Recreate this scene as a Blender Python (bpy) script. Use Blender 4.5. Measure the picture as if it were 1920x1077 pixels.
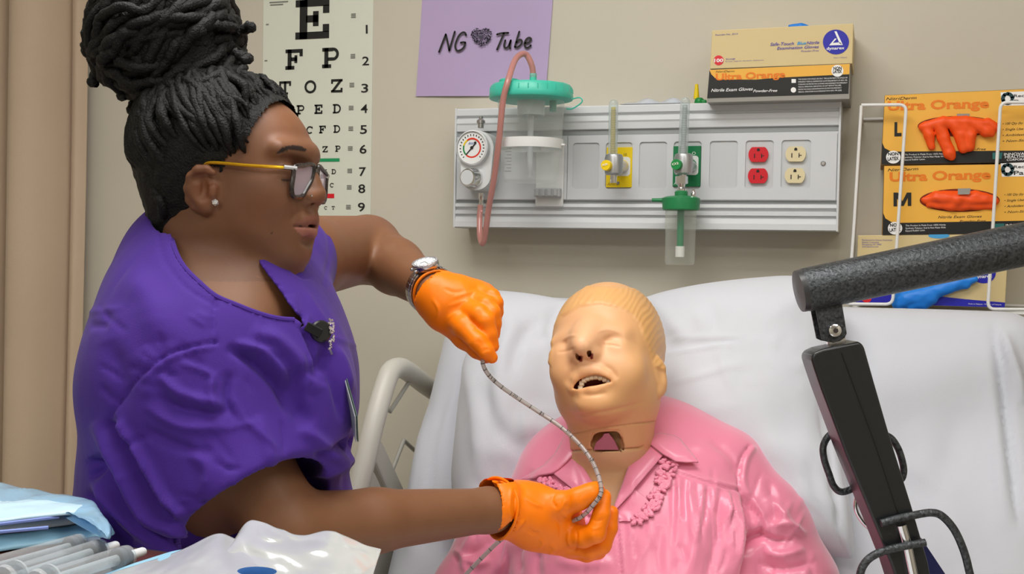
import bpy, bmesh, math, random
import numpy as np
from mathutils import Vector, Matrix
from mathutils.bvhtree import BVHTree
from mathutils.geometry import tessellate_polygon
random.seed(7); np.random.seed(7)
for _o in list(bpy.data.objects): bpy.data.objects.remove(_o)
SC = bpy.context.scene
COL = SC.collection
# ---------------------------------------------------------------- camera
F = 2100.0; CX = 960.0; CY = 538.5
YAW, PITCH, ROLL = math.radians(18.0), math.radians(-1.8), math.radians(1.0)
CAM = Vector((0.0, 0.0, 1.38))
_f = Vector((-math.sin(YAW)*math.cos(PITCH), math.cos(YAW)*math.cos(PITCH), math.sin(PITCH)))
_r0 = Vector((math.cos(YAW), math.sin(YAW), 0)); _u0 = _r0.cross(_f)
RGT = math.cos(ROLL)*_r0 + math.sin(ROLL)*_u0
UP = -math.sin(ROLL)*_r0 + math.cos(ROLL)*_u0
FWD = _f
CM = Matrix(((RGT.x, UP.x, -FWD.x, CAM.x), (RGT.y, UP.y, -FWD.y, CAM.y), (RGT.z, UP.z, -FWD.z, CAM.z), (0, 0, 0, 1)))
cam_d = bpy.data.cameras.new('camera'); cam = bpy.data.objects.new('camera', cam_d); COL.objects.link(cam)
cam_d.sensor_width = 36.0; cam_d.lens = F/1920.0*36.0; cam_d.clip_start = 0.05
cam.matrix_world = CM; SC.camera = cam
# ---------------------------------------------------------------- light and exposure
wld = bpy.data.worlds.new('world'); SC.world = wld; wld.use_nodes = True
wld.node_tree.nodes['Background'].inputs[0].default_value = (0.9, 0.95, 1.0, 1)
wld.node_tree.nodes['Background'].inputs[1].default_value = 0.3
SC.view_settings.view_transform = 'Standard'; SC.view_settings.look = 'None'
SC.view_settings.exposure = 0.33; SC.view_settings.gamma = 1.0; SC.view_settings.use_curve_mapping = False
CEIL = 2.62
LIGHTS = [((-0.55, 0.95), (1.2, 0.6), 15.0), ((0.95, 0.2), (1.2, 0.6), 9.0), ((-0.6, -1.1), (1.2, 0.6), 18.0)]  # first panel is the main light; the other two are added, unseen fill
# ---------------------------------------------------------------- pixel helpers
def cs(px, py, d):                     # camera-space point (x right, y up, z towards the viewer)
    return np.array(((px-CX)/F*d, (CY-py)/F*d, -d))
def cw(px, py, d):                     # world point at depth d along the optical axis
    return CM @ Vector(cs(px, py, d))
def ray(px, py):
    return (RGT*((px-CX)/F) + UP*((CY-py)/F) + FWD)
def onplane(px, py, p0, n):            # pixel ray meets a plane
    r = ray(px, py); return CAM + r*((Vector(p0)-CAM).dot(n)/r.dot(n))
def ony(px, py, y):
    return onplane(px, py, (0, y, 0), Vector((0, 1, 0)))
def c2w(V):
    R = np.array([[*RGT], [*UP], [*(-FWD)]]); return V @ R + np.array(CAM)
def w2c(V):
    R = np.array([[*RGT], [*UP], [*(-FWD)]]); return (V-np.array(CAM)) @ R.T
def proj(Vc):
    return np.stack([CX+F*Vc[:, 0]/-Vc[:, 2], CY-F*Vc[:, 1]/-Vc[:, 2]], -1)
# ---------------------------------------------------------------- materials
MATS = {}
def srgb(r, g, b):
    f = lambda c: (c/255/12.92) if c/255 <= .04045 else ((c/255+.055)/1.055)**2.4
    return (f(r), f(g), f(b), 1)
def mat(name, col=(200, 200, 200), rough=0.5, metal=0.0, var=0.0, vscale=20.0, bump=0.0, bscale=80.0, spec=0.5, trans=0.0, ior=1.45,
        sss=0.0, sssr=(0.01, 0.004, 0.002), coat=0.0, sheen=0.0, attr=False, emit=0.0, col2=None, alpha=1.0, weave=0.0, stretch=None):
    if name in MATS: return MATS[name]
    m = bpy.data.materials.new(name); m.use_nodes = True; MATS[name] = m
    nt = m.node_tree; N = nt.nodes; L = nt.links; b = N['Principled BSDF']
    c = srgb(*col); b.inputs['Base Color'].default_value = c
    b.inputs['Roughness'].default_value = rough; b.inputs['Metallic'].default_value = metal
    b.inputs['Specular IOR Level'].default_value = spec; b.inputs['IOR'].default_value = ior
    b.inputs['Transmission Weight'].default_value = trans; b.inputs['Coat Weight'].default_value = coat
    b.inputs['Sheen Weight'].default_value = sheen; b.inputs['Alpha'].default_value = alpha
    if sss > 0:
        b.inputs['Subsurface Weight'].default_value = sss; b.inputs['Subsurface Radius'].default_value = sssr; b.inputs['Subsurface Scale'].default_value = 1.0
    if emit > 0:
        b.inputs['Emission Color'].default_value = c; b.inputs['Emission Strength'].default_value = emit
    tc = N.new('ShaderNodeTexCoord'); src = tc.outputs['Object']
    if stretch:
        mp = N.new('ShaderNodeMapping'); mp.inputs['Scale'].default_value = stretch; L.new(src, mp.inputs['Vector']); src = mp.outputs['Vector']
    last = None
    if attr:
        a = N.new('ShaderNodeAttribute'); a.attribute_name = 'Col'; last = a.outputs['Color']
    if var > 0:
        n = N.new('ShaderNodeTexNoise'); n.inputs['Scale'].default_value = vscale; n.inputs['Detail'].default_value = 5; L.new(src, n.inputs['Vector'])
        mx = N.new('ShaderNodeMix'); mx.data_type = 'RGBA'; mx.blend_type = 'MULTIPLY' if col2 is None else 'MIX'
        rp = N.new('ShaderNodeValToRGB'); L.new(n.outputs['Fac'], rp.inputs['Fac'])
        rp.color_ramp.elements[0].position = .3; rp.color_ramp.elements[1].position = .7
        if col2 is None:
            rp.color_ramp.elements[0].color = (1-var, 1-var, 1-var, 1); rp.color_ramp.elements[1].color = (1, 1, 1, 1)
            mx.inputs[0].default_value = 1.0
            if last: L.new(last, mx.inputs[6])
            else: mx.inputs[6].default_value = c
            L.new(rp.outputs['Color'], mx.inputs[7])
        else:
            L.new(rp.outputs['Color'], mx.inputs[0]); mx.inputs[6].default_value = c; mx.inputs[7].default_value = srgb(*col2)
        last = mx.outputs[2]
    if last: L.new(last, b.inputs['Base Color'])
    if bump > 0:
        n2 = N.new('ShaderNodeTexNoise'); n2.inputs['Scale'].default_value = bscale; n2.inputs['Detail'].default_value = 4; L.new(src, n2.inputs['Vector'])
        h = n2.outputs['Fac']
        if weave > 0:
            w = N.new('ShaderNodeTexWave'); w.inputs['Scale'].default_value = weave; L.new(src, w.inputs['Vector'])
            ad = N.new('ShaderNodeMath'); ad.operation = 'ADD'; L.new(h, ad.inputs[0]); L.new(w.outputs['Fac'], ad.inputs[1]); h = ad.outputs[0]
        bp = N.new('ShaderNodeBump'); bp.inputs['Strength'].default_value = bump; bp.inputs['Distance'].default_value = 0.002
        L.new(h, bp.inputs['Height']); L.new(bp.outputs['Normal'], b.inputs['Normal'])
    return m
def clear_mat(name, col=(255, 255, 255), clear=0.85, rough=0.05, ior=1.4):   # thin clear plastic: mostly see-through with gloss
    if name in MATS: return MATS[name]
    m = bpy.data.materials.new(name); m.use_nodes = True; MATS[name] = m
    nt = m.node_tree; N = nt.nodes; L = nt.links; N.remove(N['Principled BSDF'])
    t = N.new('ShaderNodeBsdfTransparent'); t.inputs[0].default_value = srgb(*col)
    p = N.new('ShaderNodeBsdfPrincipled'); p.inputs['Base Color'].default_value = srgb(*col); p.inputs['Roughness'].default_value = rough
    fr = N.new('ShaderNodeLayerWeight'); fr.inputs['Blend'].default_value = 0.35
    rp = N.new('ShaderNodeMapRange'); rp.inputs['To Min'].default_value = 1-clear; rp.inputs['To Max'].default_value = min(1, 1.35-clear)
    L.new(fr.outputs['Facing'], rp.inputs['Value'])
    mx = N.new('ShaderNodeMixShader'); L.new(rp.outputs['Result'], mx.inputs[0]); L.new(t.outputs[0], mx.inputs[1]); L.new(p.outputs[0], mx.inputs[2])
    L.new(mx.outputs[0], N['Material Output'].inputs[0]); return m
# ---------------------------------------------------------------- objects
def thing(name, label, cat, loc=(0, 0, 0), group=None):
    o = bpy.data.objects.new(name, None); COL.objects.link(o); o.location = loc; o.empty_display_size = .05
    o['label'] = label; o['category'] = cat
    if group: o['group'] = group
    return o
def wm(o):                               # world matrix without waiting for an update
    M = Matrix.Translation(o.location); return (wm(o.parent) @ o.matrix_parent_inverse @ M) if o.parent else M
def link(name, me, m=None, parent=None, smooth=True, label=None, kind=None):
    o = bpy.data.objects.new(name, me); COL.objects.link(o)
    if m: me.materials.append(m)
    if smooth and len(me.polygons): me.polygons.foreach_set('use_smooth', [True]*len(me.polygons))
    if parent:
        o.parent = parent
        o.matrix_parent_inverse = wm(parent).inverted()
    if label: o['label'] = label
    if kind: o['kind'] = kind
    return o
def tag(o, label, cat, group=None):
    o['label'] = label; o['category'] = cat
    if group: o['group'] = group
    return o
def from_np(V, Q, name='m'):
    me = bpy.data.meshes.new(name); V = np.asarray(V, dtype=np.float32); Q = np.asarray(Q, dtype=np.int32)
    k = Q.shape[1]
    me.vertices.add(len(V)); me.vertices.foreach_set('co', V.ravel())
    me.loops.add(Q.size); me.loops.foreach_set('vertex_index', Q.ravel())
    me.polygons.add(len(Q)); me.polygons.foreach_set('loop_start', np.arange(0, Q.size, k, dtype=np.int32))
    me.update(calc_edges=True); me.validate(); return me
def from_py(V, Fc, name='m'):
    me = bpy.data.meshes.new(name); me.from_pydata([tuple(v) for v in V], [], Fc); me.update(); return me
class MB:                               # collects shapes for one mesh
    def __init__(s): s.v = []; s.f = []
    def add(s, V, Fc):
        o = len(s.v); s.v += [tuple(v) for v in V]; s.f += [tuple(i+o for i in q) for q in Fc]; return s
    def box(s, a, b, M=None, bev=0.0):
        x0, y0, z0 = a; x1, y1, z1 = b
        if bev <= 0:
            V = [(x, y, z) for x in (x0, x1) for y in (y0, y1) for z in (z0, z1)]
            Q = [(0, 1, 3, 2), (4, 6, 7, 5), (0, 4, 5, 1), (2, 3, 7, 6), (0, 2, 6, 4), (1, 5, 7, 3)]
        else:
            bm = bmesh.new(); bmesh.ops.create_cube(bm, size=1)
            for v in bm.verts: v.co = Vector(((x0+x1)/2+v.co.x*(x1-x0), (y0+y1)/2+v.co.y*(y1-y0), (z0+z1)/2+v.co.z*(z1-z0)))
            bmesh.ops.bevel(bm, geom=bm.edges[:]+bm.verts[:], offset=bev, segments=3, profile=.5, affect='EDGES')
            bm.verts.index_update(); V = [v.co.copy() for v in bm.verts]; Q = [[v.index for v in f.verts] for f in bm.faces]; bm.free()
        if M: V = [M @ Vector(v) for v in V]
        return s.add(V, Q)
    def tube(s, pts, r, n=12, cap=True, closed=False):
        P = [Vector(p) for p in pts]; R = r if hasattr(r, '__len__') else [r]*len(P); V = []; Fc = []; up = None
        m = len(P)
        for i, p in enumerate(P):
            a = P[(i-1) % m] if (closed or i > 0) else p; b = P[(i+1) % m] if (closed or i < m-1) else p
            t = (b-a).normalized() if (b-a).length > 1e-9 else Vector((0, 0, 1))
            if up is None:
                up = Vector((0, 0, 1)) if abs(t.z) < .9 else Vector((1, 0, 0))
            e1 = (up-t*up.dot(t)).normalized(); e2 = t.cross(e1); up = e1
            for k in range(n):
                g = 2*math.pi*k/n; V.append(p+(e1*math.cos(g)+e2*math.sin(g))*R[i])
        for i in range(m if closed else m-1):
            for k in range(n):
                Fc.append((i*n+k, i*n+(k+1) % n, ((i+1) % m)*n+(k+1) % n, ((i+1) % m)*n+k))
        if cap and not closed:
            Fc.append(tuple(range(n))[::-1]); Fc.append(tuple((m-1)*n+k for k in range(n)))
        return s.add(V, Fc)
    def lathe(s, prof, M=None, n=32, cap=True):       # prof: (radius, height) about local z
        V = [(r*math.cos(2*math.pi*k/n), r*math.sin(2*math.pi*k/n), h) for r, h in prof for k in range(n)]
        Fc = [(i*n+k, i*n+(k+1) % n, (i+1)*n+(k+1) % n, (i+1)*n+k) for i in range(len(prof)-1) for k in range(n)]
        if cap:
            Fc.append(tuple(range(n))[::-1]); Fc.append(tuple((len(prof)-1)*n+k for k in range(n)))
        if M: V = [M @ Vector(v) for v in V]
        return s.add(V, Fc)
    def prism(s, poly, M, depth):                     # 2D polygon in local xy, extruded along +z by depth
        n = len(poly); V = [Vector((x, y, 0)) for x, y in poly]+[Vector((x, y, depth)) for x, y in poly]
        Fc = [(i, (i+1) % n, n+(i+1) % n, n+i) for i in range(n)]
        for t in tessellate_polygon([[Vector((x, y, 0)) for x, y in poly]]):
            Fc.append(t[::-1]); Fc.append(tuple(n+i for i in t))
        return s.add([M @ v for v in V], Fc)
    def build(s, name, m=None, parent=None, smooth=False, label=None, kind=None, auto=True):
        me = from_py(s.v, s.f, name)
        bm = bmesh.new(); bm.from_mesh(me); bmesh.ops.recalc_face_normals(bm, faces=bm.faces); bm.to_mesh(me); bm.free()
        o = link(name, me, m, parent, smooth, label, kind)
        if smooth and auto:
            bm = bmesh.new(); bm.from_mesh(me)
            for e in bm.edges:
                if len(e.link_faces) == 2 and e.calc_face_angle(0) > math.radians(40): e.smooth = False
            bm.to_mesh(me); bm.free()
        return o
def spline(pts, n=8, closed=False):      # Catmull-Rom through points of any dimension
    P = [np.array(p, float) for p in pts]; m = len(P); out = []
    rng = range(m if closed else m-1)
    for i in rng:
        if closed: a, b, c, d = P[(i-1) % m], P[i], P[(i+1) % m], P[(i+2) % m]
        else: a, b, c, d = P[max(i-1, 0)], P[i], P[i+1], P[min(i+2, m-1)]
        for k in range(n):
            t = k/n; out.append(.5*((2*b)+(-a+c)*t+(2*a-5*b+4*c-d)*t*t+(-a+3*b-3*c+d)*t**3))
    if not closed: out.append(P[-1])
    return np.array(out)
def frame(o, x, z):                      # matrix with local x, local y along z-argument, local z the outward normal
    x = Vector(x).normalized(); z = Vector(z); y = (z-x*z.dot(x)).normalized(); n = x.cross(y)
    return Matrix(((x.x, y.x, n.x, o[0]), (x.y, y.y, n.y, o[1]), (x.z, y.z, n.z, o[2]), (0, 0, 0, 1)))
def axis(o, d):                          # matrix whose local z runs along d
    return Matrix.Translation(Vector(o)) @ Vector((0, 0, 1)).rotation_difference(Vector(d).normalized()).to_matrix().to_4x4()
# ---------------------------------------------------------------- lettering
_tc = {}
def text_np(s, bold=0.0, shear=0.0):
    key = (s, bold, shear)
    if key in _tc: return _tc[key]
    cu = bpy.data.curves.new('t', 'FONT'); cu.body = s; cu.offset = bold; cu.shear = shear; cu.resolution_u = 3
    o = bpy.data.objects.new('t', cu); COL.objects.link(o)
    dg = bpy.context.evaluated_depsgraph_get(); me = bpy.data.meshes.new_from_object(o.evaluated_get(dg))
    V = [v.co.copy() for v in me.vertices]; Fc = [tuple(p.vertices) for p in me.polygons]
    bpy.data.objects.remove(o); bpy.data.curves.remove(cu); bpy.data.meshes.remove(me)
    _tc[key] = (V, Fc); return V, Fc
def text_on(mb, s, A, B, h, upv=(0, 0, 1), off=0.0006, bold=0.0, shear=0.0):   # A..B: left and right end of the baseline, h: capital height
    V, Fc = text_np(s, bold, shear)
    if not V: return
    x0 = min(v.x for v in V); x1 = max(v.x for v in V)
    A = Vector(A); B = Vector(B); M = frame(A, B-A, upv); w = (B-A).length
    mb.add([M @ Vector(((v.x-x0)/(x1-x0)*w, v.y/0.73*h, off)) for v in V], Fc)
def letter(parent, s, A, B, h, m, **k):      # one word or line of print as its own part
    mb = MB(); text_on(mb, s, A, B, h, **k); return mb.build('lettering', m, parent)
def poly_on(mb, pts, off, n):             # flat polygon through world points, lifted along n
    P = [Vector(p)+n*off for p in pts]
    for t in tessellate_polygon([P]): mb.add([P[i] for i in t], [(0, 1, 2)])
# ---------------------------------------------------------------- signed-distance modelling in camera space
def smin(a, b, k):
    if k <= 0: return np.minimum(a, b)
    h = np.maximum(k-np.abs(a-b), 0)/k; return np.minimum(a, b)-h*h*k*.25
class Field:
    def __init__(s, lo, hi, h):
        s.lo = np.array(lo, float); s.h = h; s.n = np.ceil((np.array(hi)-s.lo)/h).astype(int)+1
        s.ax = [(s.lo[i]+h*np.arange(s.n[i])).astype(np.float32) for i in range(3)]
        s.f = np.full(s.n, 0.25, np.float32)
    def blk(s, lo, hi):
        a = np.maximum(np.floor((lo-s.lo)/s.h).astype(int), 0); b = np.minimum(np.ceil((hi-s.lo)/s.h).astype(int)+1, s.n)
        if (b <= a).any(): return None, None
        sl = tuple(slice(a[i], b[i]) for i in range(3))
        X = s.ax[0][sl[0]][:, None, None]; Y = s.ax[1][sl[1]][None, :, None]; Z = s.ax[2][sl[2]][None, None, :]
        return sl, (X, Y, Z)
    def op(s, fn, lo, hi, k, mode, pad=None):
        pad = (k*1.5+4*s.h+.012) if pad is None else pad
        sl, P = s.blk(np.array(lo)-pad, np.array(hi)+pad)
        if sl is None: return
        d = fn(*P)
        if mode == 'u': s.f[sl] = smin(s.f[sl], d, k)
        elif mode == 's': s.f[sl] = -smin(-s.f[sl], d, k)
        elif mode == 'i': s.f[sl] = -smin(-s.f[sl], -d, k)
        elif mode == 'c': s.f[sl] = np.maximum(s.f[sl], -d)
    def cap(s, a, b, ra, rb=None, k=.01, mode='u', sq=None):      # tapered capsule
        rb = ra if rb is None else rb; a = np.array(a, float); b = np.array(b, float); ab = b-a; L2 = max(ab@ab, 1e-12); R = max(ra, rb)
        def fn(X, Y, Z):
            t = np.clip(((X-a[0])*ab[0]+(Y-a[1])*ab[1]+(Z-a[2])*ab[2])/L2, 0, 1)
            return np.sqrt((X-a[0]-ab[0]*t)**2+(Y-a[1]-ab[1]*t)**2+(Z-a[2]-ab[2]*t)**2)-(ra+(rb-ra)*t)
        s.op(fn, np.minimum(a, b)-R, np.maximum(a, b)+R, k, mode)
    def chain(s, pts, rs, k=.01, mode='u'):
        for i in range(len(pts)-1): s.cap(pts[i], pts[i+1], rs[i], rs[i+1], k, mode)
    def ell(s, c, r, k=.01, mode='u', R=None):                    # ellipsoid, R: rows are its axes
        c = np.array(c, float); r = np.array(r, float)
        def fn(X, Y, Z):
            x, y, z = X-c[0], Y-c[1], Z-c[2]
            if R is not None: x, y, z = (R[0][0]*x+R[0][1]*y+R[0][2]*z, R[1][0]*x+R[1][1]*y+R[1][2]*z, R[2][0]*x+R[2][1]*y+R[2][2]*z)
            k0 = np.sqrt((x/r[0])**2+(y/r[1])**2+(z/r[2])**2); k1 = np.sqrt((x/r[0]**2)**2+(y/r[1]**2)**2+(z/r[2]**2)**2)+1e-9
            return (k0*(k0-1)/k1).astype(np.float32)
        m = r.max() if R is not None else r
        s.op(fn, c-m, c+m, k, mode)
    def rbox(s, c, hf, r, R, k=.01, mode='u'):                    # rounded box, R: rows are its axes
        c = np.array(c, float); hf = np.array(hf, float)
        def fn(X, Y, Z):
            x, y, z = X-c[0], Y-c[1], Z-c[2]; q = [np.abs(R[i][0]*x+R[i][1]*y+R[i][2]*z)-(hf[i]-r) for i in range(3)]
            return (np.sqrt(sum(np.maximum(a, 0)**2 for a in q))+np.minimum(np.maximum(np.maximum(q[0], q[1]), q[2]), 0)-r).astype(np.float32)
        e = np.abs(np.array(R)).T@hf
        s.op(fn, c-e, c+e, k, mode)
    def poly_cut(s, poly, d0, d1, k=.001, mode='s'):             # opening seen as a pixel outline, from depth d0 to d1
        L = np.array(poly, float); c = [cs(x, y, d) for x, y in L for d in (d0, d1)]
        def fn(X, Y, Z):
            sh = np.broadcast_shapes(X.shape, Y.shape, Z.shape); P = np.stack([(CX-F*X/Z+0*Y).ravel(), (CY+F*Y/Z+0*X).ravel()], -1)
            d, _ = dist_poly(P, np.vstack([L, L[:1]])); d = np.where(in_poly(P, L), -d, d).reshape(sh)*(d0/F)
            return np.maximum(np.maximum(d, -Z-d1), Z+d0).astype(np.float32)
        s.op(fn, np.min(c, 0), np.max(c, 0), k, mode, pad=.006)
    def mesh(s):
        f = s.f; n = s.n; ins = f < 0
        c = np.zeros(n-1, np.int8)
        for i in (0, 1):
            for j in (0, 1):
                for k in (0, 1): c += ins[i:n[0]-1+i, j:n[1]-1+j, k:n[2]-1+k]
        I = np.argwhere((c > 0) & (c < 8)); idx = np.full(n-1, -1, np.int32); idx[tuple(I.T)] = np.arange(len(I))
        acc = np.zeros((len(I), 3)); cnt = np.zeros(len(I))
        cor = [(i, j, k) for i in (0, 1) for j in (0, 1) for k in (0, 1)]
        val = {q: f[I[:, 0]+q[0], I[:, 1]+q[1], I[:, 2]+q[2]].astype(float) for q in cor}
        for q in cor:
            for ax in range(3):
                if q[ax] == 0:
                    w = list(q); w[ax] = 1; w = tuple(w); a, b = val[q], val[w]; m = (a < 0) != (b < 0)
                    t = np.where(m, a/(a-b+1e-12), 0); p = np.tile(np.array(q, float), (len(I), 1)); p[:, ax] = t
                    acc[m] += p[m]; cnt += m
        V = s.lo+(I+acc/cnt[:, None])*s.h; Q = []
        for ax in range(3):
            o = [i for i in range(3) if i != ax]; a_sl = [slice(None)]*3; b_sl = [slice(None)]*3
            a_sl[ax] = slice(0, n[ax]-1); b_sl[ax] = slice(1, n[ax])
            A = ins[tuple(a_sl)]; B = ins[tuple(b_sl)]; E = np.argwhere(A != B)
            E = E[(E[:, o[0]] > 0) & (E[:, o[1]] > 0) & (E[:, o[0]] < n[o[0]]-1) & (E[:, o[1]] < n[o[1]]-1)]
            flip = A[tuple(E.T)]
            def cell(d0, d1):
                G = E.copy(); G[:, o[0]] -= d0; G[:, o[1]] -= d1; return idx[tuple(G.T)]
            q = np.stack([cell(1, 1), cell(0, 1), cell(0, 0), cell(1, 0)], 1)
            if ax == 1: flip = ~flip
            q[~flip] = q[~flip][:, ::-1]; Q.append(q)
        Q = np.concatenate(Q); Q = Q[(Q >= 0).all(1)]
        t = V[Q]; vol = (t[:, 0]*np.cross(t[:, 1], t[:, 2])).sum()+(t[:, 0]*np.cross(t[:, 2], t[:, 3])).sum()
        if vol < 0: Q = Q[:, ::-1].copy()
        return V, Q
def normals(V, Q):
    n = np.cross(V[Q[:, 2]]-V[Q[:, 0]], V[Q[:, 3 % Q.shape[1]]]-V[Q[:, 1]]); N = np.zeros_like(V)
    for k in range(Q.shape[1]): np.add.at(N, Q[:, k], n)
    return N/(np.linalg.norm(N, axis=1, keepdims=True)+1e-12)
def relax(V, Q, it=2, lam=.5):
    E = np.concatenate([Q[:, [i, (i+1) % Q.shape[1]]] for i in range(Q.shape[1])])
    for _ in range(it):
        S = np.zeros_like(V); C = np.zeros(len(V)); np.add.at(S, E[:, 0], V[E[:, 1]]); np.add.at(S, E[:, 1], V[E[:, 0]])
        np.add.at(C, E[:, 0], 1); np.add.at(C, E[:, 1], 1); V = V+lam*(S/np.maximum(C, 1)[:, None]-V)
    return V
def dist_poly(P, L):                      # 2-D distance to a polyline and its parameter 0..1
    L = np.array(L, float); best = np.full(len(P), 1e9); par = np.zeros(len(P)); seg = np.linalg.norm(np.diff(L, axis=0), axis=1); tot = seg.sum(); s0 = 0
    for i in range(len(L)-1):
        a, b = L[i], L[i+1]; ab = b-a; t = np.clip(((P-a)@ab)/max(ab@ab, 1e-9), 0, 1); d = np.linalg.norm(P-a-t[:, None]*ab, axis=1)
        m = d < best; best[m] = d[m]; par[m] = (s0+t[m]*seg[i])/max(tot, 1e-9); s0 += seg[i]
    return best, par
def in_poly(P, L):
    L = np.array(L, float); x, y = P[:, 0], P[:, 1]; c = np.zeros(len(P), bool); j = len(L)-1
    for i in range(len(L)):
        xi, yi = L[i]; xj, yj = L[j]
        c ^= ((yi > y) != (yj > y)) & (x < (xj-xi)*(y-yi)/(yj-yi+1e-12)+xi); j = i
    return c
def strokes(V, Q, S, N=None, face=0.05, zmin=None):   # raise / press folds seen in the photograph into the surface: (points, width px, height m, keep ends)
    N = normals(V, Q) if N is None else N
    P = proj(V); vis = (N*(-V/np.linalg.norm(V, axis=1, keepdims=True))).sum(1) > face
    if zmin is not None: vis &= V[:, 2] > zmin
    D = np.zeros(len(V))
    for st in S:
        L, w, a = st[:3]; ends = st[3] if len(st) > 3 else 0
        L = spline(L, 6) if len(L) > 2 else np.array(L, float)
        lo = L.min(0)-3*w; hi = L.max(0)+3*w; m = vis & (P > lo).all(1) & (P < hi).all(1)
        if not m.any(): continue
        d, t = dist_poly(P[m], L); g = np.exp(-(d/w)**2)
        if not ends: g *= np.clip(np.minimum(t, 1-t)*4, 0, 1)**.7
        D[m] += a*g
    return V+N*D[:, None]
def colour(me, C):
    a = me.color_attributes.new('Col', 'FLOAT_COLOR', 'POINT'); C = np.c_[C, np.ones(len(C))] if C.shape[1] == 3 else C
    a.data.foreach_set('color', C.astype(np.float32).ravel())
def lin(*c): return np.array(srgb(*c)[:3])
def noise3(V, s, seed=0):                 # cheap smooth pseudo-noise from sines
    r = np.random.RandomState(seed); o = np.zeros(len(V))
    for _ in range(6):
        k = r.normal(size=3)*s; o += np.sin(V@k+r.rand()*6.28)
    return o/6
def cut_open(V, Q, N, poly, near=7.0, face=-.25, extra=None):         # open a surface along a pixel outline with a clean edge
    P = proj(V); rm = in_poly(P, poly) & (N[:, 2] > face)
    if extra is not None: rm |= extra
    bad = rm[Q].any(1); keep = ~bad; bv = np.zeros(len(V), bool); bv[Q[bad].ravel()] = True; kv = np.zeros(len(V), bool); kv[Q[keep].ravel()] = True
    b = np.where(bv & kv & ~rm)[0]; L = np.array(list(poly)+[poly[0]], float)
    for i in b:
        p = P[i]; best = (1e9, None)
        for a, c in zip(L[:-1], L[1:]):
            t = np.clip(((p-a)@(c-a))/max((c-a)@(c-a), 1e-9), 0, 1); q = a+t*(c-a); d = np.hypot(*(p-q))
            if d < best[0]: best = (d, q)
        if best[0] < near: V[i] = cs(best[1][0], best[1][1], -V[i, 2])
    us = np.unique(Q[keep]); mp = np.full(len(V), -1); mp[us] = np.arange(len(us)); return V[us], mp[Q[keep]]
def bvh_of(V, Q): return BVHTree.FromPolygons([Vector(v) for v in V], [tuple(int(i) for i in q) for q in Q])
# ================================================================ room shell
YW = 2.18; YH = 2.09; NY = Vector((0, -1, 0))
M_wall = mat('wall_paint', (205, 199, 184), .75, var=.05, vscale=3, bump=.08, bscale=140)
M_ceil = mat('ceiling_paint', (232, 230, 224), .9, bump=.1, bscale=60)
M_floor = mat('floor_vinyl', (176, 168, 154), .4, var=.12, vscale=9)
M_white = mat('white_plastic', (226, 228, 228), .35)
def struct(name, a, b, m):
    o = MB().box(a, b).build(name, m); o['kind'] = 'structure'; return o
XL, XR, YB = -2.5, 1.9, -2.3
struct('wall_back', (XL-.1, YW, 0), (XR+.1, YW+.1, CEIL), M_wall)
struct('wall_left', (XL-.1, YB, 0), (XL, YW, CEIL), M_wall)
struct('wall_right', (XR, YB, 0), (XR+.1, YW, CEIL), M_wall)
struct('wall_front', (XL-.1, YB-.1, 0), (XR+.1, YB, CEIL), M_wall)
struct('floor', (XL-.1, YB-.1, -.1), (XR+.1, YW+.1, 0), M_floor)
struct('ceiling', (XL-.1, YB-.1, CEIL), (XR+.1, YW+.1, CEIL+.1), M_ceil)
struct('baseboard_back', (XL, YW-.012, 0), (XR, YW, .1), M_white)
M_diff = mat('light_diffuser', (255, 250, 240), .6, emit=2.0)
M_alu = mat('painted_frame', (235, 235, 232), .4)
for i, ((x, y), (sx, sy), pw) in enumerate(LIGHTS):
    t = thing('ceiling_light', ['rectangular ceiling light panel above the bed', 'rectangular ceiling light panel added out of view as fill on the right', 'rectangular ceiling light panel added out of view as fill behind the camera'][i], 'ceiling light', (x, y, CEIL))
    m = MB(); fr = .025
    for a, b in (((-sx/2-fr, -sy/2-fr), (sx/2+fr, -sy/2)), ((-sx/2-fr, sy/2), (sx/2+fr, sy/2+fr)), ((-sx/2-fr, -sy/2), (-sx/2, sy/2)), ((sx/2, -sy/2), (sx/2+fr, sy/2))):
        m.box((x+a[0], y+a[1], CEIL-.03), (x+b[0], y+b[1], CEIL))
    m.build('light_frame', M_alu, t)
    MB().box((x-sx/2, y-sy/2, CEIL-.012), (x+sx/2, y+sy/2, CEIL-.004)).build('diffuser', M_diff, t)
    ld = bpy.data.lights.new('lamp_tube', 'AREA'); ld.shape = 'RECTANGLE'; ld.size = sx; ld.size_y = sy; ld.energy = pw; ld.color = (1.0, .985, .965)
    lo = bpy.data.objects.new('lamp_tube', ld); COL.objects.link(lo); lo.location = (x, y, CEIL-.02); lo.parent = t; lo.matrix_parent_inverse = Matrix.Translation(t.location).inverted()
# curtain: one hanging cloth of deep vertical folds in front of the wall
M_curt = mat('curtain_cloth', (200, 178, 154), .85, var=.06, vscale=4, bump=.25, bscale=260, sheen=.2)
xr = ony(121, 500, YW-.1).x; xl = XL+.03; V = []; Fc = []; nx, nz = 150, 24
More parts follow.
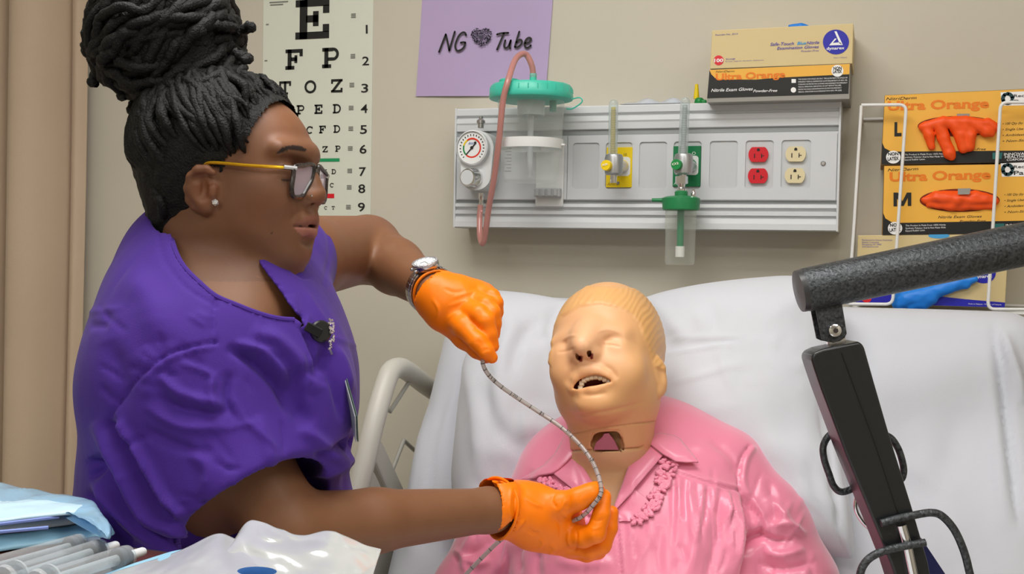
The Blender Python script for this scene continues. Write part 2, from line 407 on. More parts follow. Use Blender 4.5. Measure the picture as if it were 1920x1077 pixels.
# fold line: control points (distance left of the hem, depth in front of the wall)
fold = spline([(0, .035), (.012, .06), (.03, .05), (.045, .02), (.055, .05), (.085, .13), (.13, .15), (.165, .1), (.18, .045), (.2, .1), (.25, .15), (.3, .12), (.32, .04), (.36, .12), (.42, .15), (.46, .06), (.5, .05), (.55, .14), (.62, .12), (.66, .04), (.72, .13), (xr-xl, .1)], 8)
for j in range(nz+1):
    z = .04+(CEIL-.085)*j/nz; k = 1-.04*(j/nz)
    for i, (dx, dy) in enumerate(fold):
        V.append((xr-dx*k-.006*math.sin(z*2.1+dx*9), YW-.005-dy*(1-.25*j/nz)-.004*math.sin(z*3+dx*20), z))
n = len(fold)
Fc = [(j*n+i, j*n+i+1, (j+1)*n+i+1, (j+1)*n+i) for j in range(nz) for i in range(n-1)]
c = link('curtain', from_py(V, Fc), M_curt); sm = c.modifiers.new('s', 'SOLIDIFY'); sm.thickness = .002
tag(c, 'beige privacy curtain hanging in deep vertical folds against the wall', 'curtain')
tr = thing('curtain_track', 'white ceiling track carrying the beige curtain', 'curtain track', ((xl+xr)/2, YW-.08, CEIL))
MB().box((xl, YW-.1, CEIL-.03), (xr+.05, YW-.06, CEIL)).build('rail', M_white, tr)
for i in range(12):
    x = xl+.05+i*(xr-xl-.06)/11; MB().box((x-.006, YW-.09, CEIL-.038), (x+.006, YW-.07, CEIL-.03)).build('glider', M_white, tr)

# ================================================================ eye chart and paper sign
M_ink = mat('black_ink', (28, 28, 27), .6); M_gink = mat('grey_ink', (120, 122, 116), .7)
M_chart = mat('chart_card', (222, 226, 212), .4, var=.02, vscale=5)
yc = YW-.002
def slab(ch):                             # slab-serif optotype strokes on a 5x5 grid: rectangles and arcs
    R = []; O = []
    if ch in 'EF':
        R += [(.6, 0, 1.7, 5), (0, 4.1, 4.8, 5), (3.9, 3.2, 4.8, 4.2), (1.5, 2.1, 3.2, 3), (2.5, 1.6, 3.3, 3.5)]
        R += [(0, 0, 4.8, .9), (3.9, .8, 4.8, 1.8)] if ch == 'E' else [(0, 0, 2.5, .9)]
    elif ch == 'P': R += [(.6, 0, 1.7, 5), (0, 0, 2.5, .9), (0, 4.1, 3, 5), (1.5, 1.8, 3, 2.6)]; O += [(3, 3.4, 1.6, .85, -90, 90)]
    elif ch == 'D': R += [(.6, 0, 1.6, 5), (0, 0, 2.4, .85), (0, 4.15, 2.4, 5)]; O += [(2.3, 2.5, 2.5, 1.65, -90, 90)]
    elif ch == 'O': O += [(2.5, 2.5, 2.5, 1.6, 0, 360)]
    elif ch == 'C': O += [(2.5, 2.5, 2.5, 1.6, 45, 315)]; R += [(3.9, 3.3, 4.6, 4.6)]
    elif ch == 'T': R += [(2, 0, 3, 5), (1.2, 0, 3.8, .8), (0, 4.1, 5, 5), (0, 3.2, .8, 4.2), (4.2, 3.2, 5, 4.2)]
    elif ch == 'L': R += [(.6, 0, 1.7, 5), (0, 4.2, 2.5, 5), (0, 0, 4.8, .9), (3.9, .8, 4.8, 1.8)]
    elif ch == 'Z': R += [(0, 4.1, 4.8, 5), (0, 0, 4.8, .9), (0, 3.3, .8, 4.2), (4, .8, 4.8, 1.7), 'diag']
    P = []
    for r in R:
        if r == 'diag': P.append([(0, .4), (1.3, .4), (4.8, 4.6), (3.5, 4.6)])
        else: P.append([(r[0], r[1]), (r[2], r[1]), (r[2], r[3]), (r[0], r[3])])
    for cx, cy, ro, ri, a0, a1 in O:
        n = 16
        for i in range(n):
            a = math.radians(a0+(a1-a0)*i/n); b = math.radians(a0+(a1-a0)*(i+1)/n)
            P.append([(cx+ri*math.cos(a), cy+ri*math.sin(a)), (cx+ro*math.cos(a), cy+ro*math.sin(a)), (cx+ro*math.cos(b), cy+ro*math.sin(b)), (cx+ri*math.cos(b), cy+ri*math.sin(b))])
    return P
chart = thing('eye_chart', 'white letter eye chart with green and red bars on the wall', 'eye chart', ony(590, 412, yc))
P4 = [ony(694, 414, yc), ony(700.5, -2, yc)]; xr_ = (P4[0].x+P4[1].x)/2; zl = P4[0].z; xl_ = ony(494, 0, yc).x; zt = ony(600, -40, yc).z
MB().box((xl_, yc, zl), (xr_, YW-.0002, zt)).build('card', M_chart, chart)
ginkm = MB()
def chart_letter(ch, px, py, hpx, wpx=None):       # centre pixel, letter height in pixels
    o = ony(px, py, yc); s = (ony(px, py-hpx/2, yc).z-ony(px, py+hpx/2, yc).z)/5
    mb = MB()
    for poly in slab(ch): poly_on(mb, [(o.x+(a-2.45)*s, yc, o.z+(b-2.5)*s) for a, b in poly], .0008, NY)
    mb.build('chart_letter', M_ink, chart)
chart_letter('E', 586.5, 36, 74)
rows = [('FP', [552, 621], [111.5, 108.5], 38), ('TOZ', [534.6, 582, 632], [165, 163, 161], 25), ('LPED', [529, 564, 597.5, 632], [207, 206, 205, 204], 17.5), ('PECFD', [524, 552, 581, 605, 632], [245, 244, 244, 243, 242], 14.5),
        ('EDFCZP', [515, 540, 565, 590, 610, 634], [281]*4+[280, 279], 11.5), ('FELOPZD', [504, 526, 547, 568, 588, 609, 626], [324]*5+[322.5, 322], 9.5), ('DEFPOTEC', [500, 519, 537, 555, 573, 590, 609, 622.5], [349]*6+[348, 347.5], 8.5), ('LEFODPCT', [495, 511, 527, 546, 562, 596, 611, 625], [390]*8, 6.5)]
for s, X, Y, h in rows:
    for ch, x, y in zip(s, X, Y): chart_letter(ch, x, y, h)
for n_, x, y in zip('123456789', [688, 685.7, 684, 683, 681.8, 681, 680, 678.6, 678], [54, 113.5, 164.5, 203, 242, 279, 321, 353, 387.5]):
    letter(chart, n_, ony(x-(1.8 if n_ == '1' else 6.5), y+9, yc), ony(x+(1.8 if n_ == '1' else 6.5), y+8.7, yc), .019, M_ink, bold=.012, off=.0008)
for x, y in [(663, 30), (662, 106), (660, 160), (658.5, 203), (658, 242), (657, 279), (656, 321), (655, 352), (653.5, 389)]:
    o = ony(x, y, yc)
    for dz in (-.003, .0005, .004): poly_on(ginkm, [(o.x+a*.0055, yc, o.z+dz+b*.0011) for a, b in ((-1, -1), (1, -1), (1, 1), (-1, 1))], .0008, NY)
for x, y, w in [(523, 4, 20), (519, 9, 14), (501.5, 46, 3), (499, 114, 3)]:
    o = ony(x, y, yc); poly_on(ginkm, [(o.x+a*w/870, yc, o.z+b*.0013) for a, b in ((-1, -1), (1, -1), (1, 1), (-1, 1))], .0008, NY)
ginkm.build('small_print', M_gink, chart, kind='stuff')
for nm, x0, x1, y0, y1, c_ in (('green_bar', 500, 637, 297, 304.5, (30, 150, 96)), ('red_bar', 500, 627, 363.5, 371.5, (222, 24, 42))):
    a = ony(x0, y1, yc); b = ony(x1, y0, yc); mb = MB(); poly_on(mb, [(a.x, yc, a.z), (b.x, yc, a.z), (b.x, yc, b.z), (a.x, yc, b.z)], .0008, NY); mb.build(nm, mat(nm, c_, .5), chart)
def ribbon(mb, pts, w, n, off=.0008):
    P = [Vector(p)+n*off for p in pts]
    V = []
    for i, p in enumerate(P):
        t = (P[min(i+1, len(P)-1)]-P[max(i-1, 0)]).normalized(); s = t.cross(n)*w/2; V += [p-s, p+s]
    mb.add(V, [(2*i, 2*i+1, 2*i+3, 2*i+2) for i in range(len(P)-1)])
    for e in (P[0], P[-1]):
        x = Vector((1, 0, 0)); z = n.cross(x); mb.add([e]+[e+(x*math.cos(k*math.pi/4)+z*math.sin(k*math.pi/4))*w/2 for k in range(8)], [(0, 1+k, 1+(k+1) % 8) for k in range(8)])
sign = thing('paper_sign', 'lilac paper sign lettered NG Tube with a heart, taped to the wall', 'sign', ony(900, 181, yc))
M_lil = mat('lilac_paper', (186, 166, 206), .7, var=.03, vscale=8)
q = [ony(780.6, 181, YW), ony(1024, 180.5, YW), ony(1039, -25, YW), ony(793.5, -25, YW)]; nu, nv = 16, 12; V = []
for j in range(nv+1):
    for i in range(nu+1):
        u, v = i/nu, j/nv; p = (q[0]*(1-u)+q[1]*u)*(1-v)+(q[3]*(1-u)+q[2]*u)*v
        lift = .0012+.006*max(0, u-.7)**1.2+.004*(1-v)**3*(.4+.6*abs(math.sin(u*4))); V.append((p.x, YW-lift, p.z))
so = link('sheet', from_py(V, [(j*(nu+1)+i, j*(nu+1)+i+1, (j+1)*(nu+1)+i+1, (j+1)*(nu+1)+i) for j in range(nv) for i in range(nu)]), M_lil, sign)
def zp(X, Y): return ony(760+X/5.333, Y/5.338, YW-.0062)
for st in [[(338, 520), (372, 430), (405, 345)], [(405, 345), (425, 430), (440, 505)], [(440, 505), (468, 410), (495, 318)],
           [(608, 352), (595, 328), (570, 328), (535, 360), (508, 420), (500, 470), (520, 508), (560, 498), (590, 465), (600, 427)], [(600, 427), (580, 424), (555, 428)],
           [(918, 345), (970, 333), (1030, 330)], [(985, 335), (950, 420), (918, 495)], [(1000, 405), (988, 455), (1000, 480), (1028, 468), (1055, 405)], [(1055, 405), (1046, 450), (1048, 485)],
           [(1140, 318), (1115, 400), (1096, 470)], [(1096, 470), (1125, 472), (1160, 440), (1165, 410), (1145, 398), (1112, 425)], [(1200, 432), (1235, 425), (1258, 395), (1240, 378), (1210, 395), (1192, 440), (1205, 475), (1232, 475), (1256, 455)]]:
    mb = MB(); ribbon(mb, [zp(*p) for p in (spline(st, 5) if len(st) > 2 else st)], .0042, NY, off=.0004); mb.build('pen_stroke', M_ink, sign)
hb = MB(); rr = random.Random(3)
def in_heart(x, y): return (x*x+y*y-1)**3-x*x*y**3 <= 0
for _ in range(520):
    x, y = rr.uniform(-1.25, 1.25), rr.uniform(-1.2, 1.3)
    if in_heart(x, y) and not in_heart(x*3.2, y*3.2-.3):
        o = zp(762+x*92, 390-y*86); g = rr.uniform(.0007, .0017); a0 = rr.uniform(0, 6)
        poly_on(hb, [o+Vector((math.cos(a0+k*1.257)*g, 0, math.sin(a0+k*1.257)*g)) for k in range(5)], .0005, NY)
poly_on(hb, [zp(760+16*math.sin(t)**3*1.7, 372-(13*math.cos(t)-5*math.cos(2*t)-2*math.cos(3*t)-math.cos(4*t))*1.7) for t in [k*.3 for k in range(21)]], .0005, NY)
hb.build('heart', mat('heart_ink', (70, 66, 84), .7), sign, kind='stuff')
# ================================================================ medical headwall panel
def hw(px, py, off=0.0): return ony(px, py, YH-off)
M_rail = mat('rail_enamel', (214, 217, 220), .32, var=.02, vscale=6)
M_railg = mat('rail_grey', (150, 154, 156), .4)
M_plate = mat('module_plate', (206, 209, 213), .4)
M_ins = mat('module_insert', (196, 199, 202), .45)
M_steel = mat('satin_steel', (196, 196, 198), .28, metal=1.0)
M_chrome = mat('chrome', (225, 225, 228), .12, metal=1.0)
hx0 = (hw(855, 207).x+hw(847.5, 429).x)/2; hx1 = (hw(1581, 183).x+hw(1569, 431).x)/2
hzt = (hw(855, 207).z+hw(1581, 183).z)/2; hzb = (hw(847, 429).z+hw(1570, 430.5).z)/2; HH = hzt-hzb
hwp = thing('headwall_panel', 'long pale grey bedside headwall rail with sockets and gas outlets', 'headwall panel', ((hx0+hx1)/2, YW, hzb))
def vz(f): return hzt-HH*f                # fraction down the panel -> height
prof = [(0, .09), (0, .004), (.012, 0), (.06, 0), (.07, .006), (.082, .006), (.09, .001), (.125, 0), (.14, .002), (.19, .003), (.2, .009), (.235, .009), (.24, .0045), (.765, .0045), (.775, .008), (.792, .008), (.8, .001), (.825, 0), (.835, .007), (.85, .007), (.86, .001), (.885, .001), (.89, .007), (.905, .007), (.915, .002), (.95, 0), (.995, 0), (1, .004), (1, .09)]
n = len(prof); V = [(x, YH+dy, vz(f)) for x in (hx0+.004, hx1-.004) for f, dy in prof]
MB().add(V, [(i, i+1, n+i+1, n+i) for i in range(n-1)]+[(0, n, 2*n-1, n-1), tuple(range(n)), tuple(range(n, 2*n))]).build('rail_profile', M_rail, hwp)
for x in (hx0, hx1-.004): MB().box((x, YH-.001, hzb-.001), (x+.004, YW, hzt+.001), bev=.001).build('end_cap', M_rail, hwp)
MB().box((hx0+.004, YH+.0075, vz(.235)), (hx1-.004, YH+.009, vz(.2))).build('grey_strip', M_railg, hwp)
MB().box((hx0+.004, YH+.0065, vz(.792)), (hx1-.004, YH+.008, vz(.775))).build('grey_strip', M_railg, hwp)
# module plates with rounded openings
def rrect(x0, x1, z0, z1, r, k=5):
    P = []
    for cx, cz, a in ((x1-r, z1-r, 0), (x0+r, z1-r, 90), (x0+r, z0+r, 180), (x1-r, z0+r, 270)):
        for i in range(k+1):
            g = math.radians(a+90*i/k); P.append((cx+r*math.cos(g), cz+r*math.sin(g)))
    return P
def plate_hole(mb, outer, inner, y, t):   # flat plate facing -y with an opening
    x0, x1, z0, z1 = outer; cx = sum(p[0] for p in inner)/len(inner); cz = sum(p[1] for p in inner)/len(inner); n = len(inner); O = []
    for x, z in inner:
        dx, dz = x-cx, z-cz; s = min(((x1-cx) if dx > 0 else (x0-cx))/dx if abs(dx) > 1e-9 else 1e9, ((z1-cz) if dz > 0 else (z0-cz))/dz if abs(dz) > 1e-9 else 1e9); O.append((cx+dx*s, cz+dz*s))
    for c_ in ((x0, z0), (x0, z1), (x1, z0), (x1, z1)):
        i = min(range(n), key=lambda i: (O[i][0]-c_[0])**2+(O[i][1]-c_[1])**2); O[i] = c_
    V = [(x, y, z) for x, z in O]+[(x, y, z) for x, z in inner]+[(x, y+t, z) for x, z in inner]
    mb.add(V, [(i, (i+1) % n, n+(i+1) % n, n+i) for i in range(n)]+[(n+i, n+(i+1) % n, 2*n+(i+1) % n, 2*n+i) for i in range(n)])
cells = [(1073.5, 1123, 269, 357), (1135, 1185, 268, 356), (1198, 1250, 267, 355.5), (1262.5, 1314.5, 265.5, 354.5), (1330, 1382.5, 264, 353), (1397, 1450, 262, 352), (1464.5, 1520, 261, 351)]
ib = []
for x0, x1, y0, y1 in cells:
    a = hw(x0, (y0+y1)/2); b = hw(x1, (y0+y1)/2); ib.append((a.x, b.x))
iz0 = (hw(1100, 357).z+hw(1490, 351).z)/2; iz1 = (hw(1100, 269).z+hw(1490, 261).z)/2
edges = [hw(1064, 310).x]+[(ib[i][1]+ib[i+1][0])/2 for i in range(6)]+[hx1-.006]
zp0, zp1 = vz(.763), vz(.243)
for i in range(7):
    mb = MB(); plate_hole(mb, (edges[i], edges[i+1], zp0, zp1), rrect(ib[i][0], ib[i][1], iz0, iz1, .006), YH+.001, .0032); mb.build('module_plate', M_plate, hwp)
    MB().box((ib[i][0]-.002, YH+.004, iz0-.002), (ib[i][1]+.002, YH+.006, iz1+.002)).build('module_insert', M_ins, hwp)
MB().box((hx0+.006, YH+.001, zp0), (edges[0]-.001, YH+.004, zp1)).build('module_plate', M_plate, hwp)
s_ = hw(1543.5, 306.5); MB().lathe([(.0045, 0), (.0045, .0015), (.003, .003)], axis((s_.x, YH+.001, s_.z), (0, -1, 0)), 16).build('screw', M_steel, hwp, True)
# duplex sockets
def socket(px, py, c_, nm):
    p = hw(px, py); mb = MB(); w, h = .0172, .0142
    pts = [(.0178*math.cos(t), max(-.0135, min(.0135, .0178*math.sin(t)))) for t in [k*math.pi/20 for k in range(40)]]
    M = frame((p.x, YH+.004, p.z), (1, 0, 0), (0, 0, 1)); mb.prism(pts, M, .006)
    o = mb.build('socket_face', mat(nm, c_, .35), hwp)
    dk = MB(); M2 = frame((p.x, YH-.0022, p.z), (1, 0, 0), (0, 0, 1))
    dk.box((-.0075, -.0065, 0), (-.0058, .0015, .0004), M2); dk.box((.0052, -.0065, 0), (.0068, .0015, .0004), M2); dk.box((.0068, -.0032, 0), (.0105, -.0018, .0004), M2)
    dk.prism([(-.0026, .0062), (.0026, .0062), (.0026, .0095), (.0012, .0112), (-.0012, .0112), (-.0026, .0095)], M2, .0004)
    dk.build('socket_slots', M_ink, o, kind='stuff')
for px, py in ((1422, 290), (1421, 330)): socket(px, py, (206, 24, 40), 'red_socket')
for px, py in ((1492, 289), (1490.5, 329.4)): socket(px, py, (222, 208, 168), 'cream_socket')
# coloured gas outlet plates
for nm, c_, x0, x1, y0, y1 in (('yellow_plate', (238, 206, 18), 1136, 1186, 276, 351.5), ('green_plate', (12, 118, 70), 1261, 1314.5, 273.5, 350)):
    a = hw(x0, y1); b = hw(x1, y0); o = MB().box((a.x, YH-.0005, a.z), (b.x, YH+.004, b.z), bev=.0008).build('outlet_plate', mat(nm, c_, .35), hwp, label=nm.replace('_', ' ')+' of a gas outlet')
    cx = a.x*.36+b.x*.64; cz = a.z*.48+b.z*.52
    MB().add(*(lambda P: ([(x, YH-.001, z) for x, z in P]+[(x, YH+.002, z) for x, z in P], [tuple(range(len(P)))]+[(i, (i+1) % len(P), len(P)+(i+1) % len(P), len(P)+i) for i in range(len(P))]))(rrect(cx-.014, cx+.0145, cz-.018, cz+.018, .006))).build('socket_surround', M_white, o)
    MB().lathe([(.0125, 0), (.0125, .004), (.01, .005)], axis((cx-.001, YH-.001, cz), (0, -1, 0)), 24).build('outlet_ring', mat(nm, c_), o, True)
    pi_ = mat('plate_ink_'+nm, (150, 126, 20) if c_[0] > 100 else (210, 228, 214), .5)
    letter(o, 'Amico', hw(x0+2, y1-3), hw(x0+24, y1-4), .007, pi_, off=.0009, shear=.4); letter(o, 'AIR' if c_[0] > 100 else 'O', hw(x1-17, y0+17, 0), hw(x1-10, y0+17), .006, pi_, off=.0009, bold=.01)
    MB().lathe([(.003, 0), (.003, .0015)], axis(hw(x1-27, y1-8, .0005), (0, -1, 0)), 12).build('screw', M_steel, o)
# ---------------------------------------------------------------- flowmeters
M_glass = clear_mat('clear_acrylic', (236, 242, 242), .8)
def flowmeter(label, c_, tp, bt, body, dial, inner, bottom):
    yo = .05; T = hw(*tp, yo); B = hw(*bt, yo); Bc = hw(*body, yo)
    t = thing('flowmeter', label, 'flowmeter', (Bc.x, YH-yo, Bc.z), None)
    MB().lathe([(.0088, -.002), (.0088, (T.z-B.z)-.012), (.0085, (T.z-B.z)-.006), (.006, (T.z-B.z)-.001), (.002, T.z-B.z)], axis(B, T-B), 24).build('sight_tube', M_glass, t, True)
    MB().lathe([(.0046, 0), (.0046, (T.z-B.z)*.86), (.003, (T.z-B.z)*.87)], axis(B, T-B), 16).build('scale_tube', mat('scale_'+label[-20:], inner, .4), t, True)
    mk = MB(); L = (T.z-B.z)*.84
    for k in range(26):
        g = B+(T-B)*(.03+.8*k/26); mk.tube([g+Vector((0, -.0002, 0)), g+Vector((0, -.0002, .0008))], .005, 14)
    mk.build('graduation', mat('graduation_'+label[-20:], tuple(int(v*.55) for v in inner), .5), t, kind='stuff')
    mb = MB(); mb.lathe([(.0135, -.019), (.0165, -.016), (.0172, .012), (.0155, .018), (.0125, .0195)], Matrix.Translation(Bc), 28); mb.build('valve_body', mat('flow_body', (176, 178, 180), .35, metal=.7), t, True)
    MB().tube([Bc, (Bc.x+.006, YH+.002, Bc.z)], [.012, .012], 20).build('wall_adapter', M_steel, t, True)
    D = hw(*dial, yo); d0 = Vector((D.x, YH-yo-.012, D.z)); MB().lathe([(.0098, 0), (.0098, .012), (.009, .0145)], axis(d0, (-.12, -1, 0)), 28).build('dial_knob', mat('dial_'+label[-20:], c_, .4), t, True)
    mb = MB(); e = d0+Vector((-.002, -.0152, 0)); text_on(mb, 'O2' if c_[1] > c_[0] else 'AIR', e+Vector((-.006, 0, -.002)), e+Vector((.006, 0, .0005)), .004, bold=.02); mb.build('lettering', mat('dial_ink', (236, 238, 220), .5), t)
    MB().lathe([(.0062, -bottom), (.0062, -.014), (.009, -.012)], Matrix.Translation(Bc-Vector((0, 0, .004))), 20).build('outlet_stem', M_chrome, t, True)
    return t, Bc
flowmeter('silver flowmeter with yellow dial on the yellow gas outlet', (246, 212, 22), (1150.5, 187), (1149, 292), (1151, 309), (1143, 312), (214, 190, 60), .03)
t2, Bg = flowmeter('silver flowmeter with green dial above the humidifier bottle', (28, 140, 70), (1285, 182.5), (1280.5, 289), (1281.5, 308.5), (1273.5, 310.5), (186, 196, 196), .022)
# humidifier hanging from the green flowmeter
M_grn = mat('humidifier_green', (38, 130, 78), .35)
hc = hw(1277, 380, .05); S = 1/1010
hu = thing('humidifier_bottle', 'clear humidifier bottle with green lid under the green flowmeter', 'humidifier bottle', (hc.x, hc.y, hw(1277, 497, .05).z))
def hz(py): return hw(1277, py, .05).z
Mh = Matrix.Translation((hc.x, hc.y, 0))
mb = MB(); mb.lathe([(.0115, hz(331)), (.0115, hz(345))], Mh, 8); mb.lathe([(.0075, hz(345)), (.006, hz(352)), (.0085, hz(354)), (.0085, hz(360))], Mh, 20); mb.build('union_nut', M_chrome, hu, True)
o = MB().lathe([(.01, hz(358)), (.012, hz(360)), (.012, hz(367)), (.028, hz(369)), (.034, hz(372)), (.0345, hz(378)), (.0335, hz(393)), (.031, hz(395)), (.02, hz(395))], Mh, 40).build('lid', M_grn, hu, True)
sp = hw(1221, 375, .06); MB().tube([(hc.x-.03, hc.y, hz(376)), (hc.x-.04, hc.y, hz(375.5)), (sp.x, hc.y-.004, sp.z)], [.005, .0036, .0032], 12).build('spout', M_grn, o, True)
mb = MB(); mb.lathe([(.0045, hz(369)), (.0045, hz(362)), (.0028, hz(358)), (.0035, hz(355))], Matrix.Translation((hc.x+.022, hc.y, 0)), 12); mb.build('relief_valve', M_chrome, o, True)
MB().lathe([(.0285, hz(394)), (.0285, hz(401)), (.0275, hz(440)), (.027, hz(492)), (.025, hz(497)), (.002, hz(498))], Mh, 40, cap=False).build('bottle', clear_mat('bottle_clear', (246, 248, 244), .92), hu, True)
MB().lathe([(.0066, hz(395)), (.006, hz(463))], Mh, 18).build('dip_tube', mat('dip_green', (14, 128, 80), .4), hu, True)
MB().lathe([(.0085, hz(462)), (.0085, hz(482)), (.007, hz(483))], Mh, 20).build('diffuser', mat('diffuser_white', (238, 238, 236), .6), hu, True)
# ---------------------------------------------------------------- vacuum regulator
R0 = hw(884, 302, .05)
rg = thing('vacuum_regulator', 'white suction regulator with round pressure gauge and chrome knob', 'vacuum regulator', (R0.x, YH-.05, R0.z))
def rp(px, py, o=.06): return hw(px, py, o)
ga = rp(884.5, 277); kn = rp(879.5, 333)
ax = Vector((-.1, -1, .03)).normalized(); P = []
for k in range(33):
    g = math.pi*k/16
    if math.sin(g) >= 0: P.append((.034*math.cos(g)+.004, .034*math.sin(g)+(ga.z-R0.z)))
    else: P.append((.031*math.cos(g)+.002, .027*math.sin(g)+(kn.z-R0.z)+.003))
mb = MB(); mb.prism(P, frame((R0.x+.006, YH+.002, R0.z), (1, 0, 0), (0, 0, 1)), .05)
ob = mb.build('regulator_body', mat('regulator_white', (222, 225, 226), .4), rg); bv = ob.modifiers.new('b', 'BEVEL'); bv.width = .006; bv.segments = 3; bv.limit_method = 'ANGLE'
Mg = axis(Vector((ga.x, YH-.045, ga.z)), ax)
MB().lathe([(.034, 0), (.034, .012), (.0315, .014), (.0315, .012)], Mg, 48, cap=False).build('gauge_bezel', mat('regulator_white'), rg, True)
o = MB().lathe([(.0312, .0105), (.0005, .0106)], Mg, 48).build('gauge_face', mat('gauge_face', (236, 238, 238), .4), rg)
def arc(mb, M, r0, r1, a0, a1, h):
    n = max(3, int(abs(a1-a0)/8))
    V = []
    for i in range(n+1):
        a = math.radians(a0+(a1-a0)*i/n); V += [M @ Vector((r0*math.cos(a), r0*math.sin(a), h)), M @ Vector((r1*math.cos(a), r1*math.sin(a), h))]
    mb.add(V, [(2*i, 2*i+1, 2*i+3, 2*i+2) for i in range(n)])
Mf = frame(Mg @ Vector((0, 0, 0)), (1, 0, 0), (0, 0, 1)); Mf = Matrix.Translation(ax*.0) @ frame(Vector((ga.x, YH-.045, ga.z)), Vector((1, -.1, 0)), (0, 0, 1))
for nm, a0, a1, c_ in (('red_arc', -130, 125, (226, 56, 36)), ('yellow_arc', 125, 165, (240, 206, 30)), ('green_arc', 165, 225, (20, 136, 70))):
    mb = MB(); arc(mb, Mf, .0165, .0195, a0, a1, .0112); mb.build(nm, mat(nm, c_, .4), o)
mb = MB()
for k in range(20):
    a = math.radians(225-270*k/19); mb.add([Mf @ Vector((r_*math.cos(a+s), r_*math.sin(a+s), .0112)) for r_, s in ((.0235, -.04), (.0265, -.04), (.0265, .04), (.0235, .04))], [(0, 1, 2, 3)])
mb.build('tick_marks', M_ink, o, kind='stuff')
mb = MB(); text_on(mb, 'Amico', Mf @ Vector((-.008, .006, .0112)), Mf @ Vector((.008, .007, .0112)), .006, shear=.4, off=.0002); mb.build('lettering', mat('blue_print', (40, 96, 170), .5), o)
mb = MB(); mb.add([Mf @ Vector((x, y, .0118)) for x, y in ((-.013, -.0125), (-.0115, -.014), (.0085, .0075), (.007, .0095))], [(0, 1, 2, 3)]); mb.lathe([(.003, .0112), (.003, .0128)], Mg, 16)
mb.lathe([(.0026, .0118), (.0026, .0122)], Mg @ Matrix.Translation((0.008, .0085, 0)), 12); mb.build('needle', M_ink, o)
Mk = axis(Vector((kn.x+.006, YH-.045, kn.z)), Vector((-.22, -1, -.02)))
mb = MB(); mb.lathe([(.0185, 0), (.0185, .008), (.017, .010), (.0175, .024), (.0165, .027), (.0145, .0275)], Mk, 40); mb.build('control_knob', M_chrome, rg, True)
MB().lathe([(.0144, .0272), (.0142, .0281), (.0003, .0282)], Mk, 32).build('knob_cap', mat('knob_cap', (214, 218, 222), .3), rg, True)
f_ = rp(901, 236, .03); MB().lathe([(.006, 0), (.006, .008), (.0085, .009), (.0085, .014), (.004, .018), (.004, .022)], Matrix.Translation((f_.x, YH-.028, f_.z-.004)), 20).build('top_fitting', M_steel, rg, True)
f_ = rp(901, 362, .04); MB().lathe([(.006, -.036), (.004, -.03), (.0055, -.022), (.004, -.015), (.006, -.01), (.006, 0)], Matrix.Translation((f_.x, YH-.035, f_.z)), 20).build('bottom_nipple', M_chrome, rg, True)
# ---------------------------------------------------------------- suction canister
cy = YH-.085; cc = ony(996, 183, cy); cb = ony(990, 340, cy)
sc = thing('suction_canister', 'clear suction canister with teal lid hanging on the headwall panel', 'suction canister', (cc.x, cy, cb.z))
Mc = Matrix.Translation((cc.x, cy, 0)); cz = lambda py: ony(995, py, cy).z
M_teal = mat('teal_lid', (70, 196, 172), .35)
MB().lathe([(.0005, cz(343)), (.047, cz(342)), (.0505, cz(339)), (.0525, cz(325)), (.058, cz(262)), (.0595, cz(255)), (.0625, cz(190)), (.064, cz(184))], Mc, 56, cap=False).build('clear_jar', clear_mat('jar_clear', (250, 252, 252), .9), sc, True)
o = MB().lathe([(.066, cz(190)), (.077, cz(187.5)), (.079, cz(184)), (.078, cz(178)), (.0765, cz(165)), (.073, cz(161)), (.03, cz(160)), (.002, cz(160))], Mc, 64).build('lid', M_teal, sc, True)
mb = MB()
for k in range(28):
    a = 2*math.pi*k/28; mb.tube([Vector((cc.x+.0775*math.cos(a), cy+.0775*math.sin(a), cz(176))), Vector((cc.x+.0765*math.cos(a), cy+.0765*math.sin(a), cz(167)))], .0012, 5)
mb.build('grip_ribs', M_teal, o, kind='stuff')
pt = ony(955, 155, cy-.02); MB().lathe([(.019, cz(162)), (.019, cz(153)), (.017, cz(151))], Matrix.Translation((pt.x, cy-.02, 0)), 28).build('wide_port', M_teal, o, True)
pt = ony(999.5, 155, cy-.01); MB().lathe([(.009, cz(162)), (.009, cz(157)), (.0068, cz(156)), (.0062, cz(140))], Matrix.Translation((pt.x, cy-.01, 0)), 20).build('tube_port', M_teal, o, True)
MB().lathe([(.0058, cz(148)), (.0066, cz(147)), (.0066, cz(140))], Matrix.Translation((pt.x, cy-.01, 0)), 20).build('port_sleeve', mat('sleeve', (140, 190, 178), .3), o, True)
p2 = ony(1052, 160, cy); mb = MB(); mb.lathe([(.0055, cz(164)), (.0055, cz(157)), (.0035, cz(156.5))], Matrix.Translation((p2.x, cy, 0)), 16); mb.build('vent_port', M_teal, o, True)
p3 = ony(1037, 195, cy); MB().lathe([(.0065, cz(210)), (.0065, cz(190))], Matrix.Translation((p3.x, cy, 0)), 16).build('inner_valve', mat('teal_dark', (30, 140, 116), .4), o, True)
MB().lathe([(.026, cz(190)), (.0255, cz(217))], Matrix.Translation((cc.x, cy, 0)), 32, cap=False).build('float_cage', clear_mat('frosted', (214, 220, 220), .35, rough=.4), sc, True)
MB().lathe([(.0058, cz(217)), (.0052, cz(332))], Matrix.Translation((cc.x, cy, 0)), 16).build('inner_tube', clear_mat('frosted2', (206, 210, 212), .25, rough=.4), sc, True)
a_ = ony(1076, 186, cy); b_ = ony(1092, 192, cy); c_ = ony(1062, 203, cy)
MB().tube(spline([(a_.x-.004, cy, a_.z), (b_.x-.004, cy-.004, a_.z+.002), (b_.x, cy-.004, b_.z), (c_.x+.012, cy, c_.z-.001), (c_.x, cy, c_.z-.001)], 6), .0013, 8).build('lid_tether', M_teal, o, True)
mb = MB(); arc_r = []
